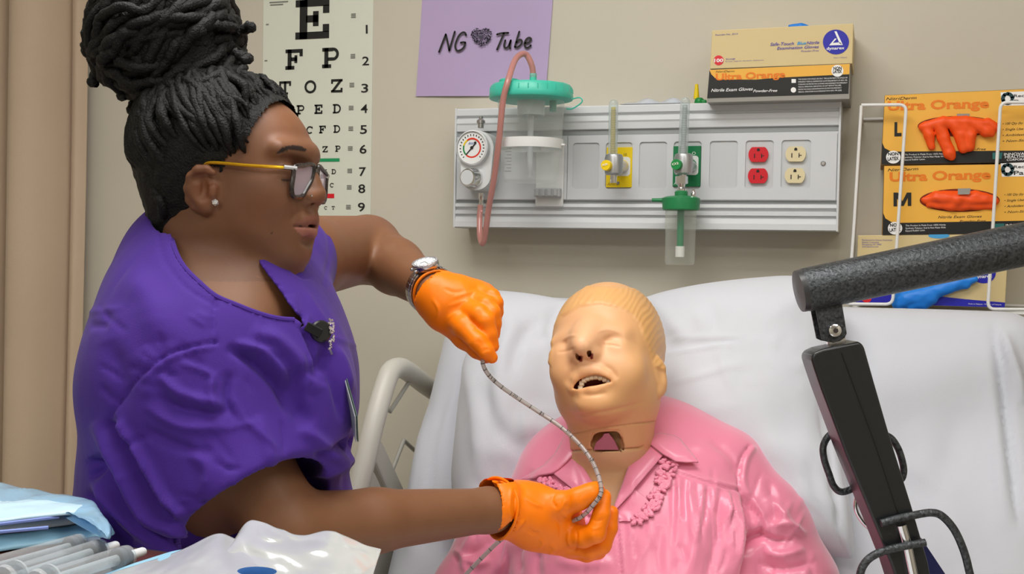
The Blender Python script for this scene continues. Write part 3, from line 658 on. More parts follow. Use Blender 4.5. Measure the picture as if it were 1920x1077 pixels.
for r0, h0, h1 in ((.0605, cz(280), cz(262)),):
    mb.lathe([(r0-.0025, h0), (r0+.0005, h0), (r0+.0015, (h0+h1)/2), (r0+.0015, h1), (r0-.0015, h1), (r0-.0025, h0)], Mc, 56, cap=False)
mb.box((cc.x+.058, cy-.006, cz(274)), (cc.x+.068, cy+.006, cz(271)))
mb.build('holder_ring', M_white, sc, True)
x0 = ony(1006, 320, YH).x; x1 = ony(1058, 320, YH).x
mb = MB(); mb.box((x0, YH-.006, cz(384)), (x1, YH+.001, cz(266)), bev=.002); mb.box(((x0+x1)/2-.012, YH-.03, cz(278)), ((x0+x1)/2+.012, YH-.002, cz(265)), bev=.002); mb.build('wall_bracket', M_white, sc)
mb = MB(); z0, z1 = cz(366), cz(349); mb.box((x0+.002, YH-.022, z0), (x1-.002, YH-.006, z1), bev=.002)
for k in range(4): mb.box((x0+.006+k*.012, YH-.026, z0+.002), (x0+.013+k*.012, YH-.02, z1-.002), bev=.001)
mb.build('rail_clamp', mat('clamp_grey', (182, 184, 186), .4), sc)
gm = MB()
for k in range(8):
    a = math.radians(-112); z = cz(325-k*6); gm.box((-.006 if k % 2 else -.009, -.0003, -.0006), (.003, .0003, .0006), Matrix.Translation((cc.x+.0545*math.cos(a)-.002, cy-.0535+(.0005*k*0), z)) )
gm.build('jar_graduation', M_gink, sc, kind='stuff')
# pink suction hose from lid to regulator
hose = [(999.5, 146, 0.095), (997.5, 124, .098), (985, 101.5, .105), (967, 111, .125), (953, 150, .165), (943, 190, .165), (936, 259, .15), (927, 330, .125), (916.5, 390, .1), (909.5, 440, .08), (904.5, 457, .07), (900, 443, .055), (899.5, 410, .04), (901, 385, .036)]
hp = spline([tuple(hw(*h)) for h in hose], 8)
so = MB().tube(hp, .0056, 16).build('suction_hose', mat('pink_hose', (226, 160, 152), .3, trans=.4, var=.12, vscale=30, coat=.3), None, True)
tag(so, 'pinkish rubber suction hose looping from the teal lid down to the regulator', 'hose')
# ================================================================ glove cartons
M_tan = mat('tan_carton', (212, 192, 142), .5); M_yel = mat('yellow_carton', (238, 180, 70), .45, var=.03, vscale=30); M_blk = mat('black_print', (26, 26, 26), .45); M_board = mat('grey_board', (150, 148, 142), .7)
M_org = mat('orange_print', (232, 124, 24), .45); M_navy = mat('blue_print_solid', (36, 36, 168), .4); M_wht = mat('white_print', (240, 240, 240), .5); M_red = mat('red_print', (216, 34, 48), .4); M_cyan = mat('cyan_print', (70, 160, 214), .5); M_bluetext = mat('violet_print', (92, 84, 168), .5)
M_rubber = mat('orange_rubber', (246, 84, 14), .5, var=.06, vscale=40); M_blueg = mat('blue_rubber', (24, 128, 226), .45, var=.06, vscale=40)
class Face:
    def __init__(s, y): s.y = y
    def __call__(s, px, py, off=0.0): return ony(px, py, s.y-off)
    def quad(s, parent, nm, pts, m_, off=.0004):
        mb = MB(); poly_on(mb, [s(*p) for p in pts], off, NY); return mb.build(nm, m_, parent)
    def text(s, parent, t, x0, y0, x1, y1, hpx, m_, **k):
        h = (s(x0, y0-hpx).z-s(x0, y0).z); k.setdefault('off', .0009); return letter(parent, t, s(x0, y0), s(x1, y1), h, m_, **k)
    def disc(s, parent, nm, px, py, r, m_, off=.0006, ry=None):
        mb = MB(); poly_on(mb, [s(px+r*math.cos(k*math.pi/16), py+(ry or r)*math.sin(k*math.pi/16)) for k in range(32)], off, NY); return mb.build(nm, m_, parent)
def carton(f, parent, nm, quad, depth, m_, bev=.0012):
    P = [f(*p) for p in quad]; V = P+[p+Vector((0, depth, 0)) for p in P]
    o = MB().add(V, [(0, 1, 2, 3), (7, 6, 5, 4), (0, 4, 5, 1), (1, 5, 6, 2), (2, 6, 7, 3), (3, 7, 4, 0)]).build(nm, m_, parent); b = o.modifiers.new('b', 'BEVEL'); b.width = bev; b.segments = 2; return o
f7 = Face(YH-.035); zx = lambda X, Y: (1290+X/5.486, 30+Y/5.486)
lowb = thing('glove_box', 'black and yellow glove carton lying on the headwall rail', 'glove box', f7(1458, 182))
bl, br_ = zx(195, 850), zx(1650, 806)
dz = (f7(*bl).z+f7(*br_).z)/2-hzt                                      # drop in pixels needed to rest on the rail
carton(f7, lowb, 'carton', [(bl[0], bl[1]+8), (br_[0]+2, br_[1]+9), zx(1668, 490), zx(220, 553)], .124, M_board)
f7.quad(lowb, 'black_panel', [zx(197, 848), zx(1650, 800), zx(1664, 494), zx(222, 556)], M_blk)
f7.quad(lowb, 'yellow_panel', [zx(222, 556), zx(240, 600), zx(280, 640), zx(330, 655), zx(700, 655), zx(1000, 632), zx(1660, 600), zx(1664, 494)], M_yel, .0006)
f7.text(lowb, 'Ultra Orange', *zx(285, 662), *zx(1000, 632), 12.5, M_org, bold=.03, off=.0012)
f7.text(lowb, 'NitriDerm', *zx(285, 585), *zx(480, 578), 4, M_ink, shear=.3)
f7.text(lowb, 'Nitrile Exam Gloves', *zx(238, 782), *zx(668, 766), 6, M_wht, shear=.3, bold=.01); f7.text(lowb, 'Powder-Free', *zx(670, 786), *zx(918, 780), 5.2, M_wht, shear=.3, bold=.01)
lat = f7.disc(lowb, 'latex_badge', *zx(1537, 565), 11.2, M_wht, .0009); f7.text(lat, 'NON', *zx(1495, 556), *zx(1580, 553), 6, M_ink, bold=.03, off=.0014); f7.text(lat, 'LATEX', *zx(1492, 590), *zx(1582, 586), 6, M_ink, bold=.03, off=.0014)
for k, t in enumerate(['THIS GLOVE IS FOR SINGLE USE ONLY. THIS GLOVE MEETS THE SINGLE USE', 'EMERGENCY MEDICAL EXAMINATION GLOVE REQUIREMENTS OF NFPA 1999,', 'STANDARD ON PROTECTIVE CLOTHING AND ENSEMBLES FOR EMERGENCY', 'MEDICAL OPERATIONS, 2008 EDITION. DO NOT REMOVE THIS LABEL.', 'PROTECTIVE SINGLE-USE EXAMINATION GLOVES FOR EMERGENCY', 'MEDICAL OPERATIONS IN ACCORDANCE WITH NFPA 1999 (2008)']):
    f7.text(lowb, t, *zx(1135, 660+k*26), *zx(1640-(60 if k > 2 else 0), 642+k*26), 2.6, M_wht)
f7.quad(lowb, 'mark', [zx(1065, 690), zx(1110, 689), zx(1110, 650), zx(1065, 650)], M_wht, .0009); f7.disc(lowb, 'mark', *zx(1085, 762), 5, M_wht, .0009)
topb = thing('glove_box', 'tan carton of blue gloves stacked on the black and yellow carton', 'glove box', f7(1465, 125))
carton(f7, topb, 'carton', [zx(225, 546), zx(1690, 490), zx(1702, 76), zx(247, 148)], .122, M_tan)
f7.text(topb, 'Reorder No. 2514', *zx(280, 204), *zx(512, 192), 3.2, M_bluetext, shear=.2)
f7.text(topb, 'Safe-Touch', *zx(845, 308), *zx(1090, 298), 6, M_bluetext, shear=.25, bold=.012); f7.text(topb, 'Blue', *zx(1122, 297), *zx(1215, 293), 6, M_cyan, shear=.25, bold=.02); f7.text(topb, 'Nitrile', *zx(1220, 293), *zx(1350, 287), 6, M_bluetext, shear=.25, bold=.012)
f7.text(topb, 'Examination Gloves', *zx(915, 348), *zx(1346, 330), 5.6, M_bluetext, shear=.25, bold=.012); f7.text(topb, 'Powder-Free', *zx(1162, 372), *zx(1346, 364), 3.5, M_bluetext, shear=.25)
f7.text(topb, 'Made in Malaysia', *zx(1500, 436), *zx(1636, 430), 2, M_bluetext)
lg = f7.disc(topb, 'logo_disc', *zx(1522, 268), 24.5, M_navy, ry=23.3)
for tri in ([(1505, 160), (1528, 158), (1592, 298), (1560, 285)], [(1452, 304), (1592, 300), (1562, 272), (1490, 278)], [(1452, 304), (1490, 278), (1530, 235), (1512, 232)]): f7.quad(lg, 'logo_stroke', [zx(*p) for p in tri], M_wht, .0012)
f7.text(lg, 'dynarex', *zx(1425, 350), *zx(1610, 342), 5.5, M_wht, bold=.02, off=.0012)
cn = f7.disc(topb, 'count_disc', *zx(316, 457), 9.3, M_red); f7.text(cn, '100', *zx(270, 476), *zx(362, 474), 6.5, M_wht, bold=.03, off=.0012)
f7.text(topb, 'X-Large', *zx(387, 452), *zx(485, 446), 3, M_bluetext, bold=.01); f7.text(topb, 'By Count / Single Use - Non-Sterile - Ambidextrous', *zx(387, 474), *zx(778, 458), 2, M_bluetext)
def sdf_mesh(lo_, hi_, h, fn, it=1):
    f = Field(np.array(lo_), np.array(hi_), h); fn(f); V, Q = f.mesh(); return relax(V, Q, it), Q
dep = lambda px, py, y: w2c(np.array([tuple(ony(px, py, y))]))[0]
def fing(face, parts, m_, parent, nm, noise=.0012, y_off=.006):
    allp = np.array([dep(x, y, face.y-y_off) for c in parts for x, y, r in c])
    def fn(f):
        for c in parts:
            P = [dep(x, y, face.y-y_off) for x, y, r in c]
            if len(P) == 1: f.ell(P[0], (c[0][2]*.0009,)*3, .006)
            else: f.chain(P, [r*.0008 for x, y, r in c], .0022)
    V, Q = sdf_mesh(allp.min(0)-.03, allp.max(0)+.03, .002, fn); N = normals(V, Q); V = V+N*(noise3(V, 130, 2)*noise+noise3(V, 300, 5)*noise*.5)[:, None]
    return link(nm, from_np(c2w(V), Q), m_, parent)
fing(Face(YH+.02), [[(1480, 49, 4), (1501, 50, 8), (1515, 52, 5)], [(1430, 56, 3), (1450, 55, 3)]], M_blueg, topb, 'glove', y_off=0)
# small things lying on top of the rail
zt_ = hzt+.001
pk = MB(); a = ony(1165, 190, YH+.03); b = ony(1296, 186, YH+.03); nx = 20; V = []
for j in range(5):
    for i in range(nx+1):
        u = i/nx; V.append((a.x+(b.x-a.x)*u, YH+.015+.014*j, zt_+.002+(.010*math.sin(math.pi*j/4)+.004*math.sin(u*17+j))*min(1, u*5, (1-u)*5)*(1 if j else 0)))
pk.add(V, [(j*(nx+1)+i, j*(nx+1)+i+1, (j+1)*(nx+1)+i+1, (j+1)*(nx+1)+i) for j in range(4) for i in range(nx)]); o = pk.build('plastic_wrapper', clear_mat('wrapper', (214, 222, 236), .3, rough=.2), None, True); tag(o, 'crumpled clear and blue wrapper lying on the headwall rail', 'wrapper')
y0 = ony(1303, 170, YH+.04); v = thing('gas_adapter', 'small yellow nozzle with green collar standing beside the glove cartons', 'adapter', (y0.x+.008, YH+.04, zt_))
MB().lathe([(.0055, zt_+.012), (.005, zt_+.02), (.003, ony(1307, 158, YH+.04).z)], Matrix.Translation((ony(1306, 170, YH+.04).x, YH+.04, 0)), 14).build('nozzle', mat('yellow_nozzle', (236, 206, 20), .4), v, True)
m = MB(); gx = ony(1313, 180, YH+.035).x; m.lathe([(.008, zt_), (.0095, zt_+.004), (.0085, zt_+.010), (.006, zt_+.013)], Matrix.Translation((gx-.002, YH+.037, 0)), 12); m.box((gx-.004, YH+.03, zt_), (gx+.012, YH+.04, zt_+.009), bev=.002); m.build('collar', mat('green_collar', (20, 132, 60), .4), v, True)
# ================================================================ wall rack of glove cartons
f8 = Face(2.055); z8 = lambda X, Y: (1560+X/2.394, 150+Y/2.394)
def ultra(label, q, size, y_t, gl):
    t = thing('glove_box', label, 'glove box', f8(1790, q[0][1])); carton(f8, t, 'carton', q, .118, mat('carton_brown', (150, 112, 54), .6)); return t
L = ultra('yellow glove carton marked L with a glove hanging from its slot', [z8(218, 383), (1932, 303.5), (1936, 166), z8(236, 68)], 'L', 0, 0)
f8.quad(L, 'yellow_panel', [z8(222, 380), (1931, 303.5), (1935, 167), z8(238, 70)], M_yel)
f8.quad(L, 'black_panel', [z8(221, 380), (1931, 304), (1932, 282.5), z8(300, 322), z8(262, 320), z8(236, 306), z8(225, 280)], M_blk, .0007)
M_ = ultra('yellow glove carton marked M with gloves inside its oval slot', [z8(224, 699), (1930, 438), (1934, 307), z8(233, 385)], 'M', 0, 0)
f8.quad(M_, 'yellow_panel', [z8(228, 697), (1929, 437), (1933, 308), z8(235, 387)], M_yel)
f8.quad(M_, 'black_panel', [z8(227, 697), (1929, 437.5), (1930, 414), z8(300, 642), z8(266, 638), z8(240, 622), z8(229, 596)], M_blk, .0007)
for t, dy in ((L, 0), (M_, 319)):
    ox = 8 if dy else 0
    f8.text(t, 'NitriDerm', *z8(242+ox, 95+dy-3), *z8(380+ox, 87+dy-1), 5.5, M_ink, shear=.3); f8.text(t, 'Ultra', *z8(250+ox, 138+dy-2), *z8(420+ox, 134+dy-2), 17, M_org, bold=.035); f8.text(t, 'Orange', *z8(442+ox, 132+dy-1), *z8(704+ox, 124+dy), 17, M_org, bold=.035)
    w = f8.quad(t, 'recycle_label', [z8(762, 116+dy), (1930, 197.5+dy/2.394), (1930, 171+dy/2.394), z8(756, 56+dy)], M_wht, .0008)
    f8.text(w, 'Recycled', *z8(816, 78+dy), *z8(930, 74+dy), 5.5, M_ink, bold=.01, off=.0013); f8.text(w, 'Paper', *z8(816, 108+dy), *z8(930, 104+dy), 8, M_ink, bold=.01, off=.0013)
    for k in range(3):
        a0 = k*2.094+.5; c_ = z8(788, 84+dy); mb = MB(); ribbon(mb, [f8(c_[0]+9*math.cos(a0+g), c_[1]+9*math.sin(a0+g)) for g in (0, .5, 1.0, 1.5)], .006, NY, .0013); mb.build('recycle_arrow', mat('recycle_green', (20, 60, 66), .5), w)
    for k, s_ in enumerate(['100 Qty (by count)', 'Single Use Only', 'Ambidextrous', 'Non-Sterile']): f8.text(t, '\u2022 '+s_, *z8(766+ox, 202+dy+k*26), 1938, 232+dy/2.394+k*10.8, 4.6, M_ink, shear=.3, off=.0009)
    lb = f8.disc(t, 'latex_badge', *z8(275+ox, 350+dy-3), 13.5, M_wht, .0011, 12); f8.text(lb, 'NON', *z8(252+ox, 343+dy-3), *z8(298+ox, 341+dy-3), 6, M_ink, bold=.03, off=.0017); f8.text(lb, 'LATEX', *z8(250+ox, 366+dy-3), *z8(300+ox, 362+dy-3), 6.5, M_ink, bold=.03, off=.0017)
    for k, s_ in enumerate(['This Product Is Made From 100% Nitrile', 'Synthetic Polymer And Is Not Made With', 'Natural Rubber Latex.']): f8.text(t, s_, *z8(322+ox, 340+dy+k*12-1), *z8((510, 510, 418)[k], 336+dy+k*12-1), 3.2, M_wht)
    f8.quad(t, 'teal_tab', [z8(720+ox, 356+dy), z8(760+ox, 355+dy), z8(766+ox, 326+dy), z8(720+ox, 327+dy)], mat('teal_print', (40, 110, 110), .5), .0012)
    f8.text(t, 'INNOVATIVE', *z8(772+ox, 340+dy), 1940, 290+dy/2.394, 5, M_wht, bold=.01, off=.0012); f8.text(t, 'HEALTHCARE', *z8(776+ox, 352+dy), 1940, 295+dy/2.394, 5, M_wht, bold=.01, off=.0012); f8.text(t, 'CORPORATION', *z8(784+ox, 364+dy), 1940, 300+dy/2.394, 4, M_wht, bold=.01, off=.0012)
f8.text(L, 'L', *z8(280, 250), *z8(312, 249), 25, M_ink, bold=.05); f8.quad(M_, 'size_letter', [z8(276, 568), z8(276, 506), z8(296, 506), z8(316, 545), z8(336, 506), z8(356, 506), z8(356, 566), z8(340, 566), z8(340, 530), z8(322, 566), z8(310, 566), z8(292, 532), z8(292, 568)], M_ink, .0009)
f8.text(M_, 'Nitrile Exam Gloves', *z8(476, 622), *z8(672, 618), 5, M_ink, shear=.3); f8.text(M_, 'Powder-Free', *z8(572, 640), *z8(690, 637), 4.5, M_ink, shear=.3); f8.text(L, 'Powder-Free', *z8(572, 318), *z8(690, 315), 4.5, M_ink, shear=.3)
zz = lambda l: [(*z8(X, Y), r) for X, Y, r in l]
def slot(t, cx, cy, rx, ry):
    mb = MB(); poly_on(mb, [f8(*z8(cx+rx*math.cos(k*math.pi/20), cy+ry*math.sin(k*math.pi/20))) for k in range(40)], .0009, NY); mb.build('slot', mat('slot_dark', (120, 40, 14), .8), t)
slot(L, 566, 208, 182, 46); slot(M_, 573, 541, 180, 52)
fing(f8, [zz([(420, 205, 10), (436, 250, 11), (446, 300, 8)]), zz([(480, 195, 12), (500, 260, 13), (528, 330, 12), (538, 345, 9)]), zz([(545, 190, 13), (575, 250, 13), (590, 310, 10)]), zz([(590, 195, 13), (620, 250, 13), (618, 300, 10)]), zz([(640, 200, 12), (690, 230, 12), (715, 240, 8)]), zz([(700, 190, 10), (733, 215, 9)]), zz([(405, 210, 9), (500, 190, 13), (600, 190, 13), (690, 200, 11)])], M_rubber, L, 'glove')
fing(f8, [zz([(415, 540, 8), (470, 530, 14), (560, 540, 16), (650, 535, 15), (715, 540, 12), (738, 545, 7)]), zz([(440, 560, 8), (540, 568, 10), (640, 565, 9), (720, 565, 7)]), zz([(500, 510, 7), (640, 512, 7)])], M_rubber, M_, 'glove', noise=.0022, y_off=.001)
for t, x, y in ((L, 588, 166), (M_, 590, 503)): f8.quad(t, 'slot_tab', [z8(x-28, y+14), z8(x+24, y+13), z8(x+30, y-14), z8(x-28, y-13)], M_board, .016 if t is M_ else .002)
T = thing('glove_box', 'tan glove carton with blue glove at the bottom of the wire rack', 'glove box', f8(1745, 575))
carton(f8, T, 'carton', [z8(105, 1005), z8(776, 1024), z8(795, 690), z8(116, 698)], .118, M_tan)
f8.quad(T, 'blue_band', [z8(106, 1003), z8(775, 1022), z8(777, 1000), z8(600, 985), z8(480, 972), z8(300, 952), z8(108, 985)], M_navy)
for k, s_ in enumerate(['Manufactured for Dynarex Corporation', 'Dynarex Corporation', 'Orangeburg, NY 10962', 'www.dynarex.com']): f8.text(T, s_, *z8(134, 722+k*10), *z8((270, 210, 222, 208)[k], 722+k*10), 3, M_bluetext)
f8.disc(T, 'blue_mark', *z8(480, 700), 20, M_cyan, ry=5); f8.disc(T, 'red_mark', *z8(155, 985), 9, M_red, .0009, 6)
lg = f8.disc(T, 'logo_disc', *z8(680, 868), 23, M_navy, ry=19); f8.text(lg, 'dynarex', *z8(640, 892), *z8(720, 886), 6, M_wht, bold=.02, off=.0012); f8.text(T, 'Made in Malaysia - Product of Malaysia', *z8(612, 1008), *z8(760, 1012), 2.4, M_wht)
fing(f8, [zz([(640, 895, 8), (560, 915, 14), (470, 945, 16), (390, 970, 20), (330, 985, 20), (300, 1005, 15)]), zz([(600, 918, 10), (520, 925, 12)]), zz([(440, 975, 18), (400, 1000, 16), (350, 1010, 14)]), zz([(330, 960, 12), (300, 985, 13), (296, 1010, 10)])], M_blueg, T, 'glove')
# the rack itself
rk = thing('wire_rack', 'white wire rack on the wall holding three glove cartons', 'wire rack', f8(1760, 578))
M_wire = mat('white_wire', (226, 226, 224), .35)
ff = Face(2.03); fbk = Face(YW-.004)
def wire(pts, r=.0028): return MB().tube(pts, r, 10).build('wire', M_wire, rk, True)
def rnd_path(pts, r=.012):
    out_ = [Vector(pts[0])]
    for a, b, c in zip(pts, pts[1:], pts[2:]):
        a, b, c = Vector(a), Vector(b), Vector(c); u = (a-b).normalized()*min(r, (a-b).length/2); w = (c-b).normalized()*min(r, (c-b).length/2)
        for k in range(6):
            t = k/5; out_.append((b+u)*(1-t)**2+b*2*t*(1-t)+(b+w)*t*t)
    out_.append(Vector(pts[-1])); return out_
wire(rnd_path([ff(*z8(132, 113)), ff(*z8(334, 111)), ff(*z8(272, 1008)), ff(*z8(72, 1006))]))
wire(rnd_path([ff(2090, 193), ff(*z8(757, 100)), ff(*z8(699, 1030)), ff(2080, 581)]))
wire([ff(*z8(132, 115)), ff(*z8(100, 640)), ff(*z8(73, 1006))])
wire([ff(2092, 193), ff(2080, 581)])
for s_, e_ in ((z8(131, 150), z8(131, 150)), (z8(73, 1006), z8(73, 1006))):
    a = ff(*s_); wire([a, (a.x, YW-.004, a.z)])
    a2 = ff(2088, s_[1]); wire([a2, (a2.x, YW-.004, a2.z)])
for py in (205, 571):
    a = ff(*z8(131, 0)); zz_ = ff(1615, py).z; wire([(ff(1614 if py < 300 else 1591, py).x, YW-.004, zz_), (ff(2088, py).x, YW-.004, zz_)])
for x, y in ((1606, 372),): 
    wire([(ff(1612, 205).x, YW-.004, ff(1612, 205).z), (ff(1591, 571).x, YW-.004, ff(1591, 571).z)], .002)
zb_ = f8(1700, 578).z-.004
for k in range(4):
    y = 2.05+k*.035; wire([(f8(1592, 575).x, y, zb_), (f8(2085, 575).x, y, zb_)], .002)
# ================================================================ bed
B_TOP = ony(1650, 580, 1.95); BA = math.radians(57)                   # backrest: top edge near the wall, raised
b_up = Vector((0, math.cos(BA), math.sin(BA))); b_n = Vector((0, -math.sin(BA), math.cos(BA)))   # along and out of the backrest
bxl = ony(822, 620, 1.93).x; bxr = ony(1975, 640, 1.93).x; bxm = (bxl+bxr)/2
def bedd(px, py):                                                       # depth of the backrest surface along a pixel ray
    r = ray(px, py); t = (B_TOP-CAM).dot(b_n)/r.dot(b_n); return t
def wr(v): return np.array([v.dot(RGT), v.dot(UP), -v.dot(FWD)])       # world direction -> camera space
Xw, Uw, Nw = wr(Vector((1, 0, 0))), wr(b_up), wr(b_n)
HINGE = B_TOP-b_up*.74
M_sheet = mat('bed_sheet', (206, 209, 218), .8, var=.03, vscale=7, bump=.12, bscale=500, sheen=.25)
M_bedp = mat('bed_plastic', (206, 204, 196), .4, var=.03, vscale=6)
M_bedm = mat('bed_metal', (168, 168, 164), .35, metal=.6)
bed = thing('hospital_bed', 'adjustable hospital bed with raised back under a white sheet', 'bed', (bxm, .95, 0))
# raised back section of the mattress under its sheet
c0 = B_TOP-b_up*.357-b_n*.075; c0.x = bxm
fl = Field(w2c(np.array([[bxl-.1, 1.2, .5]]))[0]*0+w2c(np.array([[x, y, z] for x in (bxl-.06, bxr+.06) for y in (1.42, 2.16) for z in (.45, 1.42)])).min(0), w2c(np.array([[x, y, z] for x in (bxl-.06, bxr+.06) for y in (1.42, 2.16) for z in (.45, 1.42)])).max(0), .007)
fl.rbox(w2c(np.array([tuple(c0)]))[0], ((bxr-bxl)/2, .39, .075), .068, [Xw, Uw, Nw], 0)
V, Q = fl.mesh(); V = relax(V, Q, 2)
V = strokes(V, Q, [([(1862, 600), (1880, 720), (1895, 850), (1915, 1000)], 7, -.014), ([(1880, 620), (1905, 700), (1918, 760)], 9, .014), ([(1850, 650), (1866, 800), (1885, 1000)], 14, .007), ([(1700, 800), (1760, 900), (1800, 1060)], 40, .006), ([(1800, 760), (1780, 860), (1740, 950)], 30, -.005),
    ([(872, 655), (840, 760), (800, 900), (770, 1060)], 12, .006), ([(855, 700), (812, 850), (795, 1040)], 10, -.007), ([(840, 900), (860, 980), (900, 1060)], 12, .007), ([(880, 940), (850, 1010), (830, 1070)], 9, -.006), ([(800, 760), (778, 900), (760, 1040)], 9, .006), ([(1640, 600), (1650, 760), (1655, 900)], 30, .004), ([(1600, 900), (1700, 880), (1800, 930)], 24, .004)])
W = c2w(V); N = normals(V, Q); W = W+ (N@np.array([[*RGT], [*UP], [*(-FWD)]]))*(noise3(W, 11, 1)*.0022)[:, None]
link('raised_mattress', from_np(W, Q), M_sheet, bed)
m = MB(); m.box((bxl, .12, HINGE.z-.17), (bxr, HINGE.y+.05, HINGE.z-.02), bev=.05); m.build('flat_mattress', M_sheet, bed, True)
m = MB(); m.box((bxl+.03, .15, HINGE.z-.27), (bxr-.03, 2.0, HINGE.z-.18), bev=.012); m.build('deck', M_bedm, bed)
Mb = frame(HINGE-b_n*.16, (1, 0, 0), b_up); m = MB(); m.box((-(HINGE.x-bxl)+.04, 0, -.02), (bxr-HINGE.x-.04, .72, .005), Mb, bev=.008); m.build('back_panel', M_bedp, bed)
for x in (bxl+.1, bxr-.1):
    for y in (.3, 1.75):
        lg = MB().box((x-.03, y-.03, .1), (x+.03, y+.03, HINGE.z-.26)).build('leg', M_bedm, bed)
        MB().lathe([(.05, -.018), (.055, -.01), (.055, .01), (.05, .018)], axis((x, y, .055), (1, 0, 0)), 24).build('caster', mat('rubber_black', (34, 34, 36), .6), lg, True)
# side rail
rx = bxl-.045
def rail_pt(px, py):
    r = ray(px, py); return CAM+r*(rx/r.x)
rp_ = [rail_pt(664, 945), rail_pt(683, 870), rail_pt(702, 790), rail_pt(722, 722), rail_pt(733, 697), rail_pt(748, 690), rail_pt(765, 697), rail_pt(800, 724), rail_pt(845, 755)]
lo = rp_[0]+(rp_[0]-rp_[1])*2.2
rs = thing('bed_rail', 'cream plastic side rail of the bed with curved grab bar', 'bed rail', (rx, lo.y, lo.z)); rs.parent = None
MB().tube(spline([tuple(p) for p in [lo]+rp_], 8), .0185, 20).build('grab_bar', M_bedp, rs, True)
def rail_poly(pts, t, nm, m_):
    P = [rail_pt(*p) for p in pts]; mb = MB(); k = len(P)
    V = [(rx-t/2, p.y, p.z) for p in P]+[(rx+t/2, p.y, p.z) for p in P]
    T = tessellate_polygon([[Vector((p.y, p.z, 0)) for p in P]])
    mb.add(V, [tuple(t_) for t_ in T]+[tuple(k+i for i in t_)[::-1] for t_ in T]+[(i, (i+1) % k, k+(i+1) % k, k+i) for i in range(k)])
    o = mb.build(nm, m_, rs); bv = o.modifiers.new('b', 'BEVEL'); bv.width = .004; bv.segments = 2; bv.limit_method = 'ANGLE'
rail_poly([(698, 822), (706, 830), (752, 930), (756, 960), (732, 960), (690, 860)], .026, 'rail_strut', M_bedp)
rail_poly([(680, 886), (690, 884), (714, 935), (716, 970), (700, 970), (676, 905)], .026, 'rail_strut', M_bedp)
rail_poly([(660, 925), (672, 915), (684, 960), (684, 1100), (650, 1100)], .03, 'rail_post', M_bedp)
rail_poly([(650, 1000), (760, 955), (800, 1000), (800, 1180), (640, 1180)], .03, 'rail_panel', M_bedp)
for a, b, c_ in (((768, 715), (731, 772), (722, 763)), ((757, 826), (734, 885), (728, 900))):
    MB().tube([rail_pt(*a), rail_pt(*b), rail_pt(*c_)], .0042, 10).build('line_hook', mat('rail_wire', (196, 196, 190), .3, metal=.3), rs, True)
MB().tube([rail_pt(757, 826), rail_pt(775, 843), rail_pt(800, 862)], .0042, 10).build('line_hook', mat('rail_wire'), rs, True)
# ---------------------------------------------------------------- pillow
PL = thing('pillow', 'plump white pillow in a cotton case under the manikin head', 'pillow', tuple(B_TOP-b_up*.3))
out = spline([(925, 556), (985, 557), (1060, 566), (1130, 572), (1190, 568), (1240, 556), (1330, 541), (1420, 531), (1490, 528), (1548, 540), (1578, 580), (1572, 680), (1566, 760), (1585, 890), (1602, 1035), (1560, 1044), (1400, 1050), (1200, 1050), (1000, 1040), (880, 1010), (850, 930), (856, 820), (868, 720), (885, 640), (903, 580)], 6, closed=True)
PT = .15                                                             # pillow height above the mattress at its middle
def pil_plane(px, py, lift):
    return onplane(px, py, B_TOP+b_n*lift, b_n)
ctr = np.array([1220, 790.]); nr = 60; V = []; rim = .055
for j in range(nr+1):
    s = j/nr
    for p in out:
        q = ctr+(p-ctr)*s; V.append(tuple(pil_plane(q[0], q[1], rim)))
K = len(out); Vn = np.array(V); Pp = np.array([ctr+(p-ctr)*(j/nr) for j in range(nr+1) for p in out])
dE = dist_poly(Pp, np.vstack([out, out[:1]]))[0]
pr = np.sqrt(np.clip(1-(1-np.clip(dE/150, 0, 1))**2, 0, 1))
hd = np.exp(-(((Pp[:, 0]-1135)/125)**2+((Pp[:, 1]-690)/170)**2)**1.5)      # hollow pressed by the head
hd = np.maximum(hd, 1.15*np.exp(-(((Pp[:, 0]-1190)/270)**2+((Pp[:, 1]-1000)/150)**2)**2))
lift = (PT-rim)*pr*(1-.62*hd); nb = np.array(b_n)
Tp = Vn+nb*lift[:, None]; Bt = Vn-nb*(pr*(rim-.004))[:, None]
Q = [(j*K+i, j*K+(i+1) % K, (j+1)*K+(i+1) % K, (j+1)*K+i) for j in range(1, nr) for i in range(K)]
Q0 = np.array(Q); n0 = len(Tp); W = np.vstack([Tp, Bt]); QQ = np.vstack([Q0, Q0[:, ::-1]+n0])
tri = [(0, i, K+(i+1) % K, K+i) for i in range(0)]
fan = np.array([(0, K+(i+1) % K, K+i, K+i) for i in range(K)])[:, :3]
V = w2c(Tp); Nn = normals(V, Q0)
if (Nn[:, 2].mean() < 0): Q0 = Q0[:, ::-1]; QQ = np.vstack([Q0, Q0[:, ::-1]+n0]); fan = fan[:, ::-1]
rnd = random.Random(9); PS = []
for i in range(46):
    x, y = rnd.uniform(890, 1560), rnd.uniform(590, 1000); a = rnd.uniform(-.7, 1.9); l = rnd.uniform(25, 80)
    PS.append(([(x-l*math.cos(a), y-l*math.sin(a)), (x+rnd.uniform(-8, 8), y+rnd.uniform(-8, 8)), (x+l*math.cos(a), y+l*math.sin(a))], rnd.uniform(5, 14), rnd.choice((-1, 1))*rnd.uniform(.0012, .003)))
